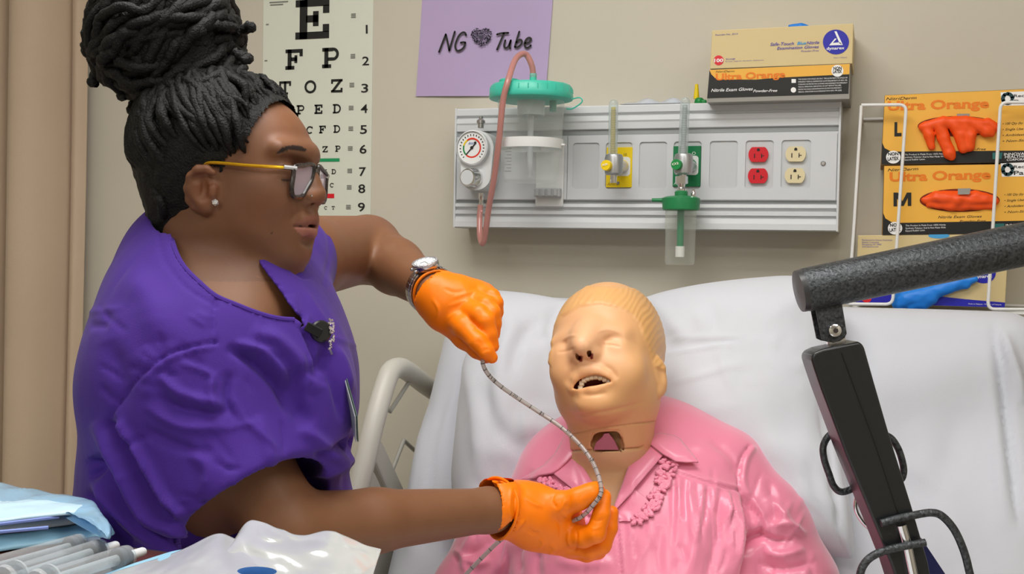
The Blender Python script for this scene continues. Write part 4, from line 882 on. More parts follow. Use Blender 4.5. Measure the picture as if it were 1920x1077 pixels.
V = strokes(V, Q0, PS+[([(1020, 600), (975, 640), (950, 720)], 14, -.008), ([(965, 590), (940, 680), (930, 800)], 16, .007), ([(870, 660), (890, 760), (900, 900)], 14, .008), ([(905, 720), (930, 800), (985, 850)], 16, -.006), ([(1000, 780), (960, 830), (900, 860)], 20, .006),
    ([(1240, 665), (1350, 648), (1480, 642), (1560, 645)], 3, .0035), ([(1235, 640), (1320, 632), (1430, 638), (1520, 650)], 3.5, .003), ([(1245, 655), (1380, 640), (1550, 650)], 6, -.002), ([(1260, 720), (1360, 690), (1400, 680)], 7, .003), ([(1250, 800), (1330, 850), (1420, 890)], 24, -.008), ([(1230, 790), (1260, 840), (1250, 900)], 14, .008), ([(1420, 830), (1480, 850), (1560, 860)], 20, .007), ([(1470, 905), (1530, 925), (1580, 925)], 5, -.005), ([(1460, 920), (1530, 940), (1590, 950)], 10, .005),
    ([(1535, 760), (1560, 890), (1578, 1030)], 4, -.006), ([(1548, 770), (1572, 900), (1590, 1030)], 6, .005), ([(1198, 572), (1215, 600), (1225, 640)], 9, -.009), ([(1215, 565), (1250, 590), (1280, 640)], 14, .007), ([(1060, 575), (1040, 590), (1025, 640)], 10, -.006), ([(1300, 580), (1400, 570), (1500, 590)], 30, .005), ([(1380, 700), (1450, 740), (1500, 820)], 30, -.005), ([(1320, 560), (1340, 600), (1330, 640)], 12, -.004)])
Tp = c2w(V)+nb*(noise3(Tp, 16, 5)*.002*pr)[:, None]
me = from_np(np.vstack([Tp, Bt]), QQ); bm = bmesh.new(); bm.from_mesh(me); bm.verts.ensure_lookup_table()
for i in range(K):
    for o_, rev in ((0, False), (n0, True)):
        a, b, c_ = bm.verts[o_+0], bm.verts[o_+K+(i+1) % K], bm.verts[o_+K+i]
        try: bm.faces.new((a, c_, b) if not rev else (a, b, c_))
        except ValueError: pass
bmesh.ops.remove_doubles(bm, verts=bm.verts, dist=1e-5); bmesh.ops.recalc_face_normals(bm, faces=bm.faces); bm.to_mesh(me); bm.free()
link('pillowcase', me, M_sheet, PL)
# ================================================================ training manikin in the bed
def bd(px, py, lift=0.0): return cs(px, py, bedd(px, py)-lift)
M_vinyl = mat('manikin_vinyl', (228, 178, 128), .42, attr=True, sss=.12, sssr=(.012, .006, .003), var=.03, vscale=12)
mk = thing('manikin', 'patient training manikin with open mouth reclining in a pink blouse', 'manikin', tuple(c2w(np.array([bd(1150, 1180)]))[0]))
def rot_xyz(ax, ay, az):
    return np.array((Matrix.Rotation(math.radians(ay), 3, 'Y') @ Matrix.Rotation(math.radians(ax), 3, 'X') @ Matrix.Rotation(math.radians(az), 3, 'Z')))
HD = 1.615; HS = HD/F
HR = rot_xyz(-24, -19, 7).T                                           # rows: head right, head up, face normal in camera space
hc0 = cs(1139, 672, HD)
def hl(x, y, z): return hc0+x*HR[0]+y*HR[1]+z*HR[2]
def head_base(f):
    f.ell(hl(0, .030, -.022), (.078, .092, .092), 0, R=HR)          # skull
    f.ell(hl(0, .0, .028), (.069, .088, .062), .03, R=HR)           # face
    f.ell(hl(0, -.062, .038), (.054, .046, .046), .03, R=HR)        # jaw
    f.ell(hl(0, -.086, .056), (.030, .024, .024), .02, R=HR)        # chin
    f.ell(hl(-.047, -.056, .0), (.026, .04, .04), .03, R=HR); f.ell(hl(.047, -.056, .0), (.026, .04, .04), .03, R=HR)
lo = cs(1000, 1010, 1.45); hi = cs(1290, 530, 1.45); lo[2] = -1.85; hi[2] = -1.38; lo[0] -= .03; hi[0] += .05; hi[1] += .03; lo[1] -= .05
f0 = Field(lo, hi, .004); head_base(f0); Vb, Qb = f0.mesh(); HB = bvh_of(Vb, Qb)
def hit(px, py, off=0.0, bv=None):
    d = Vector(cs(px, py, 1.0)).normalized(); r = (bv or HB).ray_cast(Vector((0, 0, 0)), d)
    if r[0] is None: return None
    return np.array(r[0]+r[1]*off)
fh = Field(lo, hi, .002); head_base(fh)
fn_ = HR[2]; up_ = HR[1]; rt_ = HR[0]
# neck
dch = -hit(1116, 764)[2]; nk = [cs(1152, 770, dch+.095), cs(1146, 812, dch+.108), cs(1142, 845, dch+.128)]
fh.chain(nk, [.057, .0555, .054], .02)
fh.cap(hl(0, -.055, -.012), cs(1146, 800, dch+.088), .046, .045, .025)
fh.cap(bd(1085, 900, .182), bd(1210, 893, .182), .042, .042, .02); fh.ell(bd(1150, 985, .136), (.12, .11, .085), .04, R=[Xw, Uw, Nw])
# brow, nose, cheeks, lips
for x0, y0, x1, y1 in ((1046, 643, 1084, 630), (1122, 622, 1166, 628)): fh.cap(hit(x0, y0, -.003), hit(x1, y1, -.003), .008, .008, .018)
for px, py in ((1059, 658), (1149, 648)):
    e = hit(px, py); fh.ell(e+fn_*(.004 if px > 1100 else .007), (.014, .010, .009), .010, 's', R=HR); fh.ell(e-fn_*.012, (.0185, .0135, .0165), .006, R=HR)
n0 = hit(1101, 628, -.002); n2 = hit(1098, 665)
tip = n2+fn_*.019+up_*.004
fh.chain([n0, n0*.45+tip*.55-fn_*.001, tip], [.0075, .009, .0115], .022)
fh.cap(hit(1101, 612, -.004), hit(1101, 640, .003), .009, .010, .022); fh.cap(hit(1088, 634, -.005), hit(1088, 648, -.004), .008, .008, .02)
for px, py, o in ((1085, 671, .006), (1113, 666, .006)): fh.ell(hit(px, py)+fn_*o, (.0085, .008, .010), .007, R=HR)
fh.ell(hit(1055, 690, -.012), (.025, .022, .018), .03, R=HR); fh.ell(hit(1172, 690, -.012), (.027, .024, .018), .03, R=HR)
up_lip = [(1073, 729), (1082, 711), (1095, 699), (1110, 695), (1126, 698), (1139, 706), (1148, 715)]
lo_lip = [(1073, 730), (1090, 731), (1110, 730), (1130, 726), (1148, 716)]
fh.chain([hit(*p, -.001) for p in up_lip], [.004, .0055, .0065, .0065, .0065, .0055, .004], .007)
fh.chain([hit(*p, -.001) for p in lo_lip], [.004, .0055, .0065, .0055, .004], .007)
fh.cap(hit(1095, 683, .0), hit(1098, 693, .0), .005, .005, .008)
fh.ell(hit(1112, 758, -.006), (.022, .014, .013), .014, R=HR)
# mouth opening, nostrils
topm = [(1078, 725), (1088, 716), (1100, 710), (1118, 704), (1135, 708), (1144, 715)]; botm = [(1078, 731), (1088, 728), (1100, 726), (1118, 723), (1135, 719.5), (1144, 717)]
fh.poly_cut(spline([(1075, 729), (1080, 719), (1089, 711), (1101, 706), (1115, 703), (1131, 706), (1147, 715), (1135, 719), (1118, 723), (1100, 726), (1086, 730)], 3, True), 1.45, 1.553, .0015)
fh.ell(hit(1112, 716)-fn_*.022, (.025, .013, .016), .003, 's', R=HR)
for px, py in ((1089, 673), (1109, 668)):
    p = hit(px, py); fh.ell(p+fn_*.009, (.0042, .0058, .012), .0015, 's', R=HR)
# ear
ec = hit(1233, 706, -.002)
ER = rot_xyz(-10, 38, 6).T
fh.ell(ec+np.array([.004, 0, -.004]), (.012, .027, .010), .006, R=ER); fh.ell(ec+ER[2]*.011+np.array([.003, .004, 0]), (.007, .017, .008), .004, 's', R=ER)
fh.ell(ec+np.array([.001, -.022, .001]), (.008, .008, .007), .006)
# hair cap, moulded in relief
hairline = [(1036, 690), (1038, 650), (1043, 618), (1056, 596), (1088, 578), (1125, 573), (1158, 580), (1183, 592), (1197, 610), (1203, 630), (1212, 650), (1224, 690), (1250, 700), (1260, 600), (1200, 540), (1100, 535), (1030, 580), (1020, 680)]
# throat opening
tc = hit(1138, 828, 0, bvh_of(*fh.mesh()))
fh.poly_cut(spline([(1113, 843), (1112, 820), (1121, 812), (1138, 810), (1156, 810), (1163, 818), (1167, 843)], 3, True), -tc[2]-.03, -tc[2]+.022, .001)
V, Q = fh.mesh(); V = relax(V, Q, 1)
N = normals(V, Q); P = proj(V); face = N[:, 2] > -.2
dh, _ = dist_poly(P, hairline+hairline[:1]); hair = in_poly(P, hairline) & (P[:, 1] < 702)
back = (V-hc0)@HR[2] < -.03
hs = np.where(hair | (back & (P[:, 1] < 715)), np.clip(dh/5, 0, 1), 0); hs[back & ~hair] *= 1
ang = np.arctan2(P[:, 1]-600, P[:, 0]-1130); ridge = np.sin(P[:, 0]*.55+P[:, 1]*.35+noise3(V, 90, 3)*2.5)
V = V+N*(hs*(.0022+.0003*ridge))[:, None]
V = strokes(V, Q, [([(1044, 661), (1060, 659), (1080, 653)], 2.0, -.0015), ([(1130, 646.5), (1148, 647), (1165, 651)], 2.0, -.0016), ([(1130, 640), (1148, 639), (1166, 645)], 1.6, -.0012),
    ([(1050, 643), (1066, 632), (1085, 629)], 2.5, .0012), ([(1118, 624), (1140, 618), (1165, 625)], 2.5, .0012), ([(1076, 690), (1066, 705), (1062, 722)], 5, -.0022), ([(1125, 684), (1145, 694), (1158, 712)], 5, -.0022),
    ([(1090, 741), (1112, 741), (1138, 736)], 4, -.002), ([(1071.5, 815), (1106, 808), (1157, 800), (1228, 791)], 1.3, -.0022, 1), ([(1060, 846), (1110, 845), (1190, 842), (1205, 838)], 1.6, -.004, 1),
    ([(1108, 842), (1109, 815), (1120, 809), (1155, 808), (1164, 815), (1168, 842)], 1.4, -.0015, 1), ([(1050, 768), (1085, 780), (1116, 776), (1157, 768), (1215, 752)], 3.5, -.0016)])
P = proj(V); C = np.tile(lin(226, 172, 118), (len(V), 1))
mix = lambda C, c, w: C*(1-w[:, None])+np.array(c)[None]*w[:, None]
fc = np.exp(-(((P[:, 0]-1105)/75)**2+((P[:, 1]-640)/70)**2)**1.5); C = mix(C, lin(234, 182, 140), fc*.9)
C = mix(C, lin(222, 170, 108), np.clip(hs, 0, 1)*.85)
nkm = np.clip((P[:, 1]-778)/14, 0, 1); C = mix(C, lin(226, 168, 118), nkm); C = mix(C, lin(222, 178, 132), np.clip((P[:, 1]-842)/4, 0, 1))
base_d = np.array([HB.find_nearest(Vector(v))[3] if 1068 < p[0] < 1155 and 655 < p[1] < 740 else 0 for v, p in zip(V, P)])
ins = np.array([(1068 < p[0] < 1155 and 695 < p[1] < 740) for p in P]) & (((V-hit(1112, 716))@fn_) < -.011) & in_poly(P, [(1070, 736), (1070, 715), (1090, 700), (1118, 697), (1152, 708), (1152, 722), (1118, 732)])
C[ins] = lin(158, 38, 34)
nos = np.zeros(len(V), bool)
for px, py in ((1089, 673), (1109, 668)): nos |= (np.hypot(P[:, 0]-px, (P[:, 1]-py)*.8) < 4.6)
C[nos] = lin(120, 26, 20)
d1, _ = dist_poly(P, up_lip); d2, _ = dist_poly(P, lo_lip); C = np.where(((np.minimum(d1, d2) < 6) & ~ins)[:, None], C*np.array([.98, .93, .9]), C)
trm = (np.abs(P[:, 0]-1138) < 26) & (P[:, 1] > 810) & (P[:, 1] < 843) & (((V-tc)@fn_) < -.006); C[trm] = lin(196, 150, 100)
cut = P[:, 1] < 1400
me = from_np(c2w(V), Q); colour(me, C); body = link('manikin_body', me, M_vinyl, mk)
SK = bvh_of(V, Q)
# teeth, tongue wall and throat insert
M_tooth = mat('manikin_tooth', (222, 210, 186), .3)
for i in range(9):
    t = i/8; q = spline([(1084, 727), (1088, 715), (1096, 709), (1107, 705.5), (1119, 704.5), (1131, 708), (1142, 713)], 8)[int(t*48)]
    dd = .006+.010*abs(t-.35); p = hit(q[0], q[1]+1, -.003-dd*.3)
    mb = MB(); Mx = Matrix([[*rt_, 0], [*up_, 0], [*fn_, 0], [0, 0, 0, 1]]).transposed(); Mx.translation = Vector(p)
    mb.box((-.0034, -.0035, -.003), (.0034, .0045, .003), CM @ Mx, bev=.0016); mb.build('tooth', M_tooth, body, True)
M_throat = mat('throat_rubber', (178, 96, 118), .45)
mb = MB(); a = [(1113, 842), (1118, 828), (1128, 820), (1133, 812), (1141, 811), (1146, 817), (1153, 826), (1160, 842)]
A = [Vector(c2w(np.array([cs(x, y, -tc[2]+.012)]))[0]) for x, y in a]; A2 = [Vector(c2w(np.array([cs(x, y+2, -tc[2]+.004-(.006 if 1 < i < 6 else 0))]))[0]) for i, (x, y) in enumerate(a)]
k = len(a); mb.add(A+A2, [(i, i+1, k+i+1, k+i) for i in range(k-1)]+[tuple(range(k, 2*k))]+[tuple(range(k))]); mb.build('throat_insert', M_throat, body, True)
# ---------------------------------------------------------------- blouse
M_satin = mat('pink_satin', (242, 142, 172), .28, sheen=.5, var=.03, vscale=9, bump=.06, bscale=600)
pts = np.array([bd(780, 790, .3), bd(1600, 790, .3), bd(780, 1330, .3), bd(1600, 1330, .3), bd(780, 790, -.02), bd(1600, 1330, -.02)])
fb = Field(pts.min(0)-.03, pts.max(0)+.03, .0034)
fb.ell(bd(1185, 960, .12), (.185, .19, .105), 0, R=[Xw, Uw, Nw]); fb.ell(bd(1185, 1120, .105), (.175, .22, .115), .05, R=[Xw, Uw, Nw]); fb.ell(bd(1185, 1280, .10), (.17, .2, .11), .05, R=[Xw, Uw, Nw])
fb.cap(bd(1040, 900, .125), bd(1368, 872, .125), .042, .044, .05)
fb.cap(bd(1070, 872, .12), bd(1220, 862, .12), .054, .054, .04)
RA = [bd(1374, 884, .125), bd(1440, 985, .10), bd(1490, 1090, .075), bd(1500, 1280, .08)]; fb.chain(RA, [.050, .060, .058, .05], .02)
LA = [bd(1022, 935, .12), bd(932, 1030, .10), bd(885, 1110, .08), bd(860, 1290, .09)]; fb.chain(LA, [.05, .060, .058, .05], .02)
for px, py in ((1275, 985), (1085, 1000)): fb.ell(bd(px, py, .165), (.07, .075, .045), .05, R=[Xw, Uw, Nw])
V, Q = fb.mesh(); V = relax(V, Q, 2)
rnd = random.Random(11); S = []
for i in range(13):                                                    # gathers under the yoke
    x = 1262+i*11; y0 = 886+i*3.0; S += [([(x, y0+3), (x+rnd.uniform(-3, 4), y0+40), (x+rnd.uniform(-14, 10), y0+rnd.uniform(80, 150))], rnd.uniform(3.0, 4.5), (.0045 if i % 2 else -.0045))]
S += [([(1330, 915), (1345, 980), (1335, 1060), (1320, 1100)], 12, -.009), ([(1360, 925), (1385, 1000), (1375, 1080)], 12, .009), ([(1300, 920), (1305, 1000), (1290, 1090)], 12, .006), ([(1395, 930), (1412, 980), (1405, 1040)], 9, -.007), ([(1240, 985), (1232, 1040), (1240, 1100)], 14, -.004),
      ([(1404, 836), (1388, 865), (1387, 919), (1424, 970), (1427, 1004)], 2.2, -.005, 1), ([(1412, 842), (1398, 868), (1397, 915), (1433, 968), (1437, 1000)], 5, .004, 1), ([(1266, 885), (1318, 903), (1386, 920)], 1.8, -.0035, 1), ([(1264, 880), (1318, 897), (1386, 914)], 3.5, .0018, 1),
      ([(1158, 974), (1160, 1010), (1168, 1100)], 1.5, -.0035, 1), ([(1162, 974), (1165, 1010), (1173, 1100)], 3, .0014, 1),
      ([(1425, 1004), (1403, 1030), (1400, 1080)], 9, -.016, 1), ([(1440, 930), (1465, 960), (1490, 1000)], 8, .006), ([(1425, 1000), (1455, 1015), (1490, 1010)], 7, -.007), ([(1430, 1030), (1465, 1042), (1510, 1030)], 8, .008), ([(1420, 1055), (1460, 1066), (1530, 1055)], 7, -.007), ([(1440, 900), (1452, 950), (1450, 990)], 8, -.005), ([(1440, 985), (1480, 985), (1512, 1005)], 6, .006),
      ([(930, 1000), (900, 1030), (850, 1050)], 9, -.008), ([(900, 990), (870, 1040), (880, 1090)], 8, .007), ([(960, 1000), (950, 1040), (930, 1077)], 7, .007), ([(985, 1010), (970, 1040), (975, 1077)], 7, -.007), ([(1010, 1030), (1005, 1060), (1010, 1090)], 10, -.006), ([(1040, 1050), (1090, 1060), (1150, 1055)], 10, .005), ([(850, 1030), (890, 1055), (920, 1050)], 7, .007), ([(1000, 880), (985, 900), (960, 930)], 7, -.004), ([(1290, 830), (1340, 850), (1375, 880)], 12, .003), ([(1330, 830), (1370, 860), (1385, 900)], 8, -.003)]
for i in range(46):                                                    # small creases of the satin
    x, y = rnd.uniform(880, 1520), rnd.uniform(900, 1090)
    a = rnd.gauss(1.9 if x > 1390 else (1.2 if x < 1030 else 1.55), .45); l = rnd.uniform(18, 46); S.append(([(x-l*math.cos(a), y-l*math.sin(a)), (x+rnd.uniform(-5, 5), y), (x+l*math.cos(a), y+l*math.sin(a))], rnd.uniform(3, 6), rnd.choice((-1, 1))*rnd.uniform(.0012, .0028)))
V = strokes(V, Q, S)
N = normals(V, Q); V = V+N*(noise3(V, 26, 8)*.0018)[:, None]
P = proj(V); vneck = [(1072, 838), (1074, 800), (1215, 800), (1200, 838), (1184, 868), (1170, 902), (1154, 953), (1150, 956), (1133, 936), (1116, 913), (1094, 880)]
n_front = N[:, 2] > -.3
BL = bvh_of(V, Q)
Vk, Qk = cut_open(V, Q, N, vneck, 9, -.3, (P[:, 1] < 838) & (np.abs(P[:, 0]-1143) < 66))
blo = link('blouse', from_np(c2w(Vk), Qk), M_satin, mk)
sm = blo.modifiers.new('s', 'SOLIDIFY'); sm.thickness = .0015; sm.offset = -1
# collar and lapels: stiff cloth lying on the blouse
def drape(poly, off, thick, n=26, bulge=0.0, bv=None, fb_=None, edge=0.0):
    L = np.array(poly, float); lo_, hi_ = L.min(0), L.max(0); T = tessellate_polygon([[Vector((x, y, 0)) for x, y in L]])
    bm = bmesh.new(); vs = [bm.verts.new((x, y, 0)) for x, y in L]
    for t in T:
        try: bm.faces.new([vs[i] for i in t])
        except ValueError: pass
    for _ in range(4):
        es = [e for e in bm.edges if e.calc_length() > max(hi_-lo_)/n]
        if not es: break
        bmesh.ops.subdivide_edges(bm, edges=es, cuts=1); bmesh.ops.triangulate(bm, faces=[f for f in bm.faces if len(f.verts) > 3])
    P2 = np.array([(v.co.x, v.co.y) for v in bm.verts]); dE = dist_poly(P2, np.vstack([L, L[:1]]))[0]
    for v, p, e in zip(bm.verts, P2, dE):
        d = Vector(cs(p[0], p[1], 1.0)).normalized(); r = (bv or BL).ray_cast(Vector((0, 0, 0)), d)
        if r[0] is None:
            v.co = Vector(cs(p[0], p[1], fb_ or 1.6))
        else: v.co = r[0]
        h = off+bulge*min(1, e/10)-edge*math.exp(-e/3); v.co = v.co+(-v.co.normalized())*h
    for _ in range(3): bmesh.ops.smooth_vert(bm, verts=[v for v in bm.verts if not v.is_boundary], factor=.5, use_axis_x=True, use_axis_y=True, use_axis_z=True)
    me = bpy.data.meshes.new('cloth'); bm.transform(CM); bmesh.ops.recalc_face_normals(bm, faces=bm.faces)
    cd = (CAM-bm.verts[:][0].co)
    if sum((f.normal.dot(CAM-f.calc_center_median()) for f in bm.faces)) < 0: bmesh.ops.reverse_faces(bm, faces=bm.faces)
    bm.to_mesh(me); bm.free(); return me
def cloth_piece(name, poly, off, thick, m_, parent, **k):
    o = link(name, drape(poly, off, thick, **k), m_, parent); s = o.modifiers.new('s', 'SOLIDIFY'); s.thickness = thick; s.offset = -1; return o
cloth_piece('collar', [(1208, 826), (1216, 817), (1240, 812), (1262, 816), (1276, 823), (1294, 846), (1310, 866), (1288, 867), (1266, 865), (1254, 858), (1243, 852), (1225, 838)], .016, .004, M_satin, mk, bulge=.004)
cloth_piece('collar', [(1060, 814), (1068, 820), (1076, 838), (1077, 850), (1062, 866), (1046, 880), (1034, 887), (1008, 892), (990, 900), (975, 899), (998, 886), (1020, 872), (1040, 850), (1050, 832)], .016, .004, M_satin, mk, bulge=.004)
cloth_piece('lapel', [(1190, 843), (1200, 832), (1208, 824), (1228, 838), (1243, 854), (1228, 872), (1210, 893), (1190, 917), (1172, 938), (1156, 955), (1150, 953), (1160, 925), (1169, 900), (1180, 868)], .010, .003, M_satin, mk, bulge=.003)
cloth_piece('lapel', [(1077, 846), (1082, 858), (1096, 880), (1112, 905), (1120, 915), (1098, 920), (1083, 926), (1062, 908), (1046, 896), (1034, 886), (1048, 878), (1066, 862)], .010, .003, M_satin, mk, bulge=.003)
cloth_piece('front_facing', [(1156, 955), (1172, 938), (1190, 917), (1212, 935), (1224, 950), (1200, 965), (1186, 978), (1160, 978)], .0035, .001, M_satin, mk)
# raised floral embroidery beside the lapels
emb = MB(); rnd = random.Random(4)
def petal(px, py, r, a, e=.55, h=.0035):
    r0 = BL.ray_cast(Vector((0, 0, 0)), Vector(cs(px, py, 1.0)).normalized())
    if r0[0] is None: return
    c = r0[0]; n = r0[1]; d = -c[2]; t = Vector((math.cos(a), math.sin(a), 0)); t = (t-n*t.dot(n)).normalized(); b = n.cross(t); R = r*d/F; ns, nr_ = 10, 4; V = []
    for j in range(nr_+1):
        s = j/nr_
        for i in range(ns):
            g = 2*math.pi*i/ns; V.append(CM @ (c+t*math.cos(g)*R*s+b*math.sin(g)*R*e*s+n*(.004+h*math.sqrt(max(0, 1-s*s))*(1-.35*(s < .3)))))
    emb.add(V, [(j*ns+i, j*ns+(i+1) % ns, (j+1)*ns+(i+1) % ns, (j+1)*ns+i) for j in range(nr_) for i in range(ns)])
path = spline([(1254, 872), (1248, 893), (1240, 912), (1234, 932), (1224, 950), (1210, 966), (1194, 980)], 4)
for k, (x, y) in enumerate(path):
    w = 15*(1-.45*k/len(path))
    for j in range(5): petal(x+rnd.uniform(-w, w), y+rnd.uniform(-6, 6), rnd.uniform(5.5, 8), rnd.uniform(0, 3.1))
for k, (x, y) in enumerate(spline([(1018, 902), (1034, 908), (1052, 918), (1070, 928), (1084, 936)], 3)):
    for j in range(4): petal(x+rnd.uniform(-7, 7), y+rnd.uniform(-5, 5), rnd.uniform(4.5, 6.5), rnd.uniform(0, 3.1))
for x, y in ((1066, 968), (1080, 960), (1092, 972), (1104, 962), (1098, 980)): petal(x, y, 7, rnd.uniform(0, 3))
emb.build('embroidery', M_satin, mk, True, auto=False, kind='stuff')
# the rest of the figure under a white blanket
m = MB(); nx, ny = 28, 30; V = []
for j in range(ny+1):
    y = .2+(HINGE.y-.12-.2)*j/ny
    for i in range(nx+1):
        x = bxl-.02+(bxr-bxl+.04)*i/nx; u = (x-bxm)/.5
        h = .17*math.exp(-((x-bxm+.02)/.2)**2)*(.6+.4*j/ny)+.004*math.sin(x*40+y*17)
        z = HINGE.z-.012+h if abs(x-bxm) < (bxr-bxl)/2 else HINGE.z-.10
        V.append((x, y, z))
bk = link('blanket', from_py(V, [(j*(nx+1)+i, j*(nx+1)+i+1, (j+1)*(nx+1)+i+1, (j+1)*(nx+1)+i) for j in range(ny) for i in range(nx)]), mat('blanket_white', (224, 226, 230), .85, bump=.3, bscale=200)); s = bk.modifiers.new('s', 'SOLIDIFY'); s.thickness = .006; s.offset = 1
tag(bk, 'white thermal blanket spread over the flat end of the bed', 'blanket')
# ================================================================ person leaning over the bed
WO = thing('person', 'person in purple scrubs, glasses and orange gloves leaning over the bed', 'person', tuple(cw(400, 1300, 1.3).xy)+(0,))
hr_y, hr_p = math.radians(13), math.radians(5)
W_f = np.array([math.cos(hr_y)*math.cos(hr_p), -math.sin(hr_p), math.sin(hr_y)*math.cos(hr_p)]); W_f /= np.linalg.norm(W_f)
W_s = np.cross(W_f, [0, 1, 0]); W_s /= np.linalg.norm(W_s)            # towards the viewer
W_u = np.cross(W_s, W_f); WR = np.array([W_f, W_u, W_s])
wo0 = cs(423, 363, 1.26)
def mid(px, py, s=0.0):                                               # pixel ray meets the head's middle plane (or one beside it)
    r = cs(px, py, 1.0); p0 = wo0+W_s*s; return r*((p0@W_s)/(r@W_s))
PXH = 1.26/F
def w_head(f):
    f.ell(mid(424, 268), (158*PXH, 108*PXH, .074), 0, R=WR)
    f.ell(mid(392, 320), (.075, .06, .066), .03, R=WR)
    f.ell(mid(497, 345), (84*PXH, 100*PXH, .056), .03, R=WR)           # face
    f.ell(mid(470, 405), (78*PXH, 75*PXH, .056), .03, R=WR)            # cheeks and jaw
    f.ell(mid(515, 440), (58*PXH, 52*PXH, .043), .025, R=WR)
    f.ell(mid(549, 473), (27*PXH, 28*PXH, .026), .022, R=WR)            # chin
    f.ell(mid(552, 418), (34*PXH, 34*PXH, .030), .02, R=WR)            # mouth area
    f.ell(mid(440, 455), (62*PXH, 36*PXH, .045), .03, R=WR)            # under the jaw
lo = cs(210, 640, 1.5); hi = cs(640, 120, 1.12); lo[2] = -1.42; hi[2] = -1.10; hi[0] = cs(640, 0, 1.2)[0]; lo[0] = cs(250, 0, 1.35)[0]; hi[1] = cs(0, 130, 1.3)[1]; lo[1] = cs(0, 530, 1.2)[1]
fw0 = Field(lo, hi, .004); w_head(fw0); WB = bvh_of(*fw0.mesh())
def wh(px, py, off=0.0): return hit(px, py, off, WB)
SR = cs(352, 700, 1.21); ER_ = cs(540, 992, 1.20); WRr = cs(918, 957, 1.36)
SL = cs(560, 485, 1.46); EL = cs(690, 466, 1.68); WRl = cs(815, 548, 1.47)
def w_body(f):
    f.chain([mid(400, 430), cs(402, 520, 1.275), cs(400, 600, 1.28)], [.057, .060, .075], .02)
    f.cap(mid(450, 470), cs(490, 560, 1.27), .036, .045, .02)
    f.ell(cs(385, 740, 1.29), (.12, .17, .155), .04); f.ell(cs(470, 640, 1.28), (.075, .085, .12), .05)
    f.cap(cs(400, 580, 1.28), SR, .05, .045, .04); f.cap(cs(420, 540, 1.3), SL, .055, .05, .04)
    f.chain([SR, ER_], [.05, .043], .03); f.chain([ER_, ER_*.6+WRr*.4, WRr, WRr+(WRr-ER_)*.2], [.040, .0350, .0262, .019], .012)
    f.chain([SL, EL], [.056, .049], .03); f.chain([EL, EL*.55+WRl*.45, WRl, WRl+(WRl-EL)*.06], [.047, .039, .026, .019], .012)
def w_face(f):
    up, fw, sd = W_u, W_f, W_s
    # nose
    tip = mid(591, 365); br = mid(577, 318); f.chain([br, mid(582, 341), tip], [.008, .0088, .0125], .010)
    for s in (1, -1): f.ell(mid(581, 371)+sd*s*.012, (.0115, .009, .007), .006, R=WR)
    for s in (1, -1): f.ell(mid(586, 379)+sd*s*.0075, (.005, .005, .0035), .002, 's', R=WR)
    # brow ridge, eye sockets, lids
    for s in (1, -1):
        f.cap(mid(577, 287)+sd*s*.008, mid(556, 288)+sd*s*.046, .009, .008, .014)
        e = mid(562, 326)+sd*s*.032; f.ell(e+fw*.010, (.018, .013, .022), .01, 's', R=WR); f.ell(e-fw*.009, (.0145, .013, .0165), .006, R=WR)
        f.ell(mid(538, 368)+sd*s*.035, (.020, .018, .014), .025, R=WR)
    # lips
    c1, c2 = mid(581, 413), mid(576, 434)
    for s in (1, -1):
        f.chain([c1, mid(574, 415)+sd*s*.012, mid(556, 423)+sd*s*.024], [.0088, .008, .0035], .005)
        f.chain([c2, mid(570, 434)+sd*s*.012, mid(556, 426)+sd*s*.023], [.0088, .0082, .0035], .005)
    f.ell(mid(588, 424.5), (.015, .0017, .012), .002, 's', R=WR)
    f.cap(mid(584, 390), mid(584, 404), .006, .006, .006)
    f.ell(mid(579, 452), (.005, .005, .014), .008, 's', R=WR)
    # near ear
    e0 = wh(388, 350); R_e = np.array([[.98, 0, -.2], [0, 1, 0], [.2, 0, .98]])
    f.ell(e0+np.array([-.001, .001, .004]), (.0175, .0255, .0085), .006, R=R_e)
    hx = [(407, 322), (394, 314), (378, 314), (365, 326), (360, 346), (366, 368), (377, 383)]
    f.chain([wh(x, y, .0105) for x, y in hx], [.0034, .0042, .0044, .0046, .0044, .0042, .0042], .004)
    f.ell(wh(392, 387, .006), (.0095, .0085, .0065), .006)
    f.ell(wh(391, 352, .014), (.0085, .0125, .008), .004, 's'); f.ell(wh(383, 332, .014), (.009, .0065, .005), .004, 's')
    f.cap(wh(379, 342, .010), wh(382, 366, .010), .003, .0035, .004); f.cap(wh(406, 352, .007), wh(406, 362, .007), .0042, .0042, .004)
# the head at fine resolution and the arms coarser, cut from the same body so that they join at the neck
lo1, hi1 = lo.copy(), hi.copy(); hi1[0] += .02
fA = Field(lo1, hi1, .002); w_head(fA); w_body(fA); w_face(fA); VA, QA = fA.mesh(); VA = relax(VA, QA, 1)
bpts = np.array([cs(200, 430, 1.45), cs(1000, 430, 1.75), cs(200, 1150, 1.05), cs(1010, 1100, 1.5), cs(1010, 500, 1.75), cs(420, 1150, 1.0)])
fB = Field(bpts.min(0)-.03, bpts.max(0)+.02, .0045); w_head(fB); w_body(fB); VB, QB = fB.mesh(); VB = relax(VB, QB, 2)
inA = (VB > lo1+.004).all(1) & (VB < hi1-.004).all(1); QB = QB[~inA[QB].all(1)]
VA = strokes(VA, QA, [([(520, 335), (540, 338), (556, 335)], 1.4, -.0015), ([(585, 378), (576, 376), (574, 366)], 2.2, -.0016), ([(568, 392), (552, 404), (545, 418)], 4, -.0012), ([(552, 424), (565, 424.5), (582, 425)], 1.6, -.003, 1)])
NA = normals(VA, QA); PA = proj(VA); CA = np.tile(lin(118, 79, 55), (len(VA), 1)); CBl = np.tile(lin(128, 86, 58), (len(VB), 1))
vis = NA[:, 2] > -.3
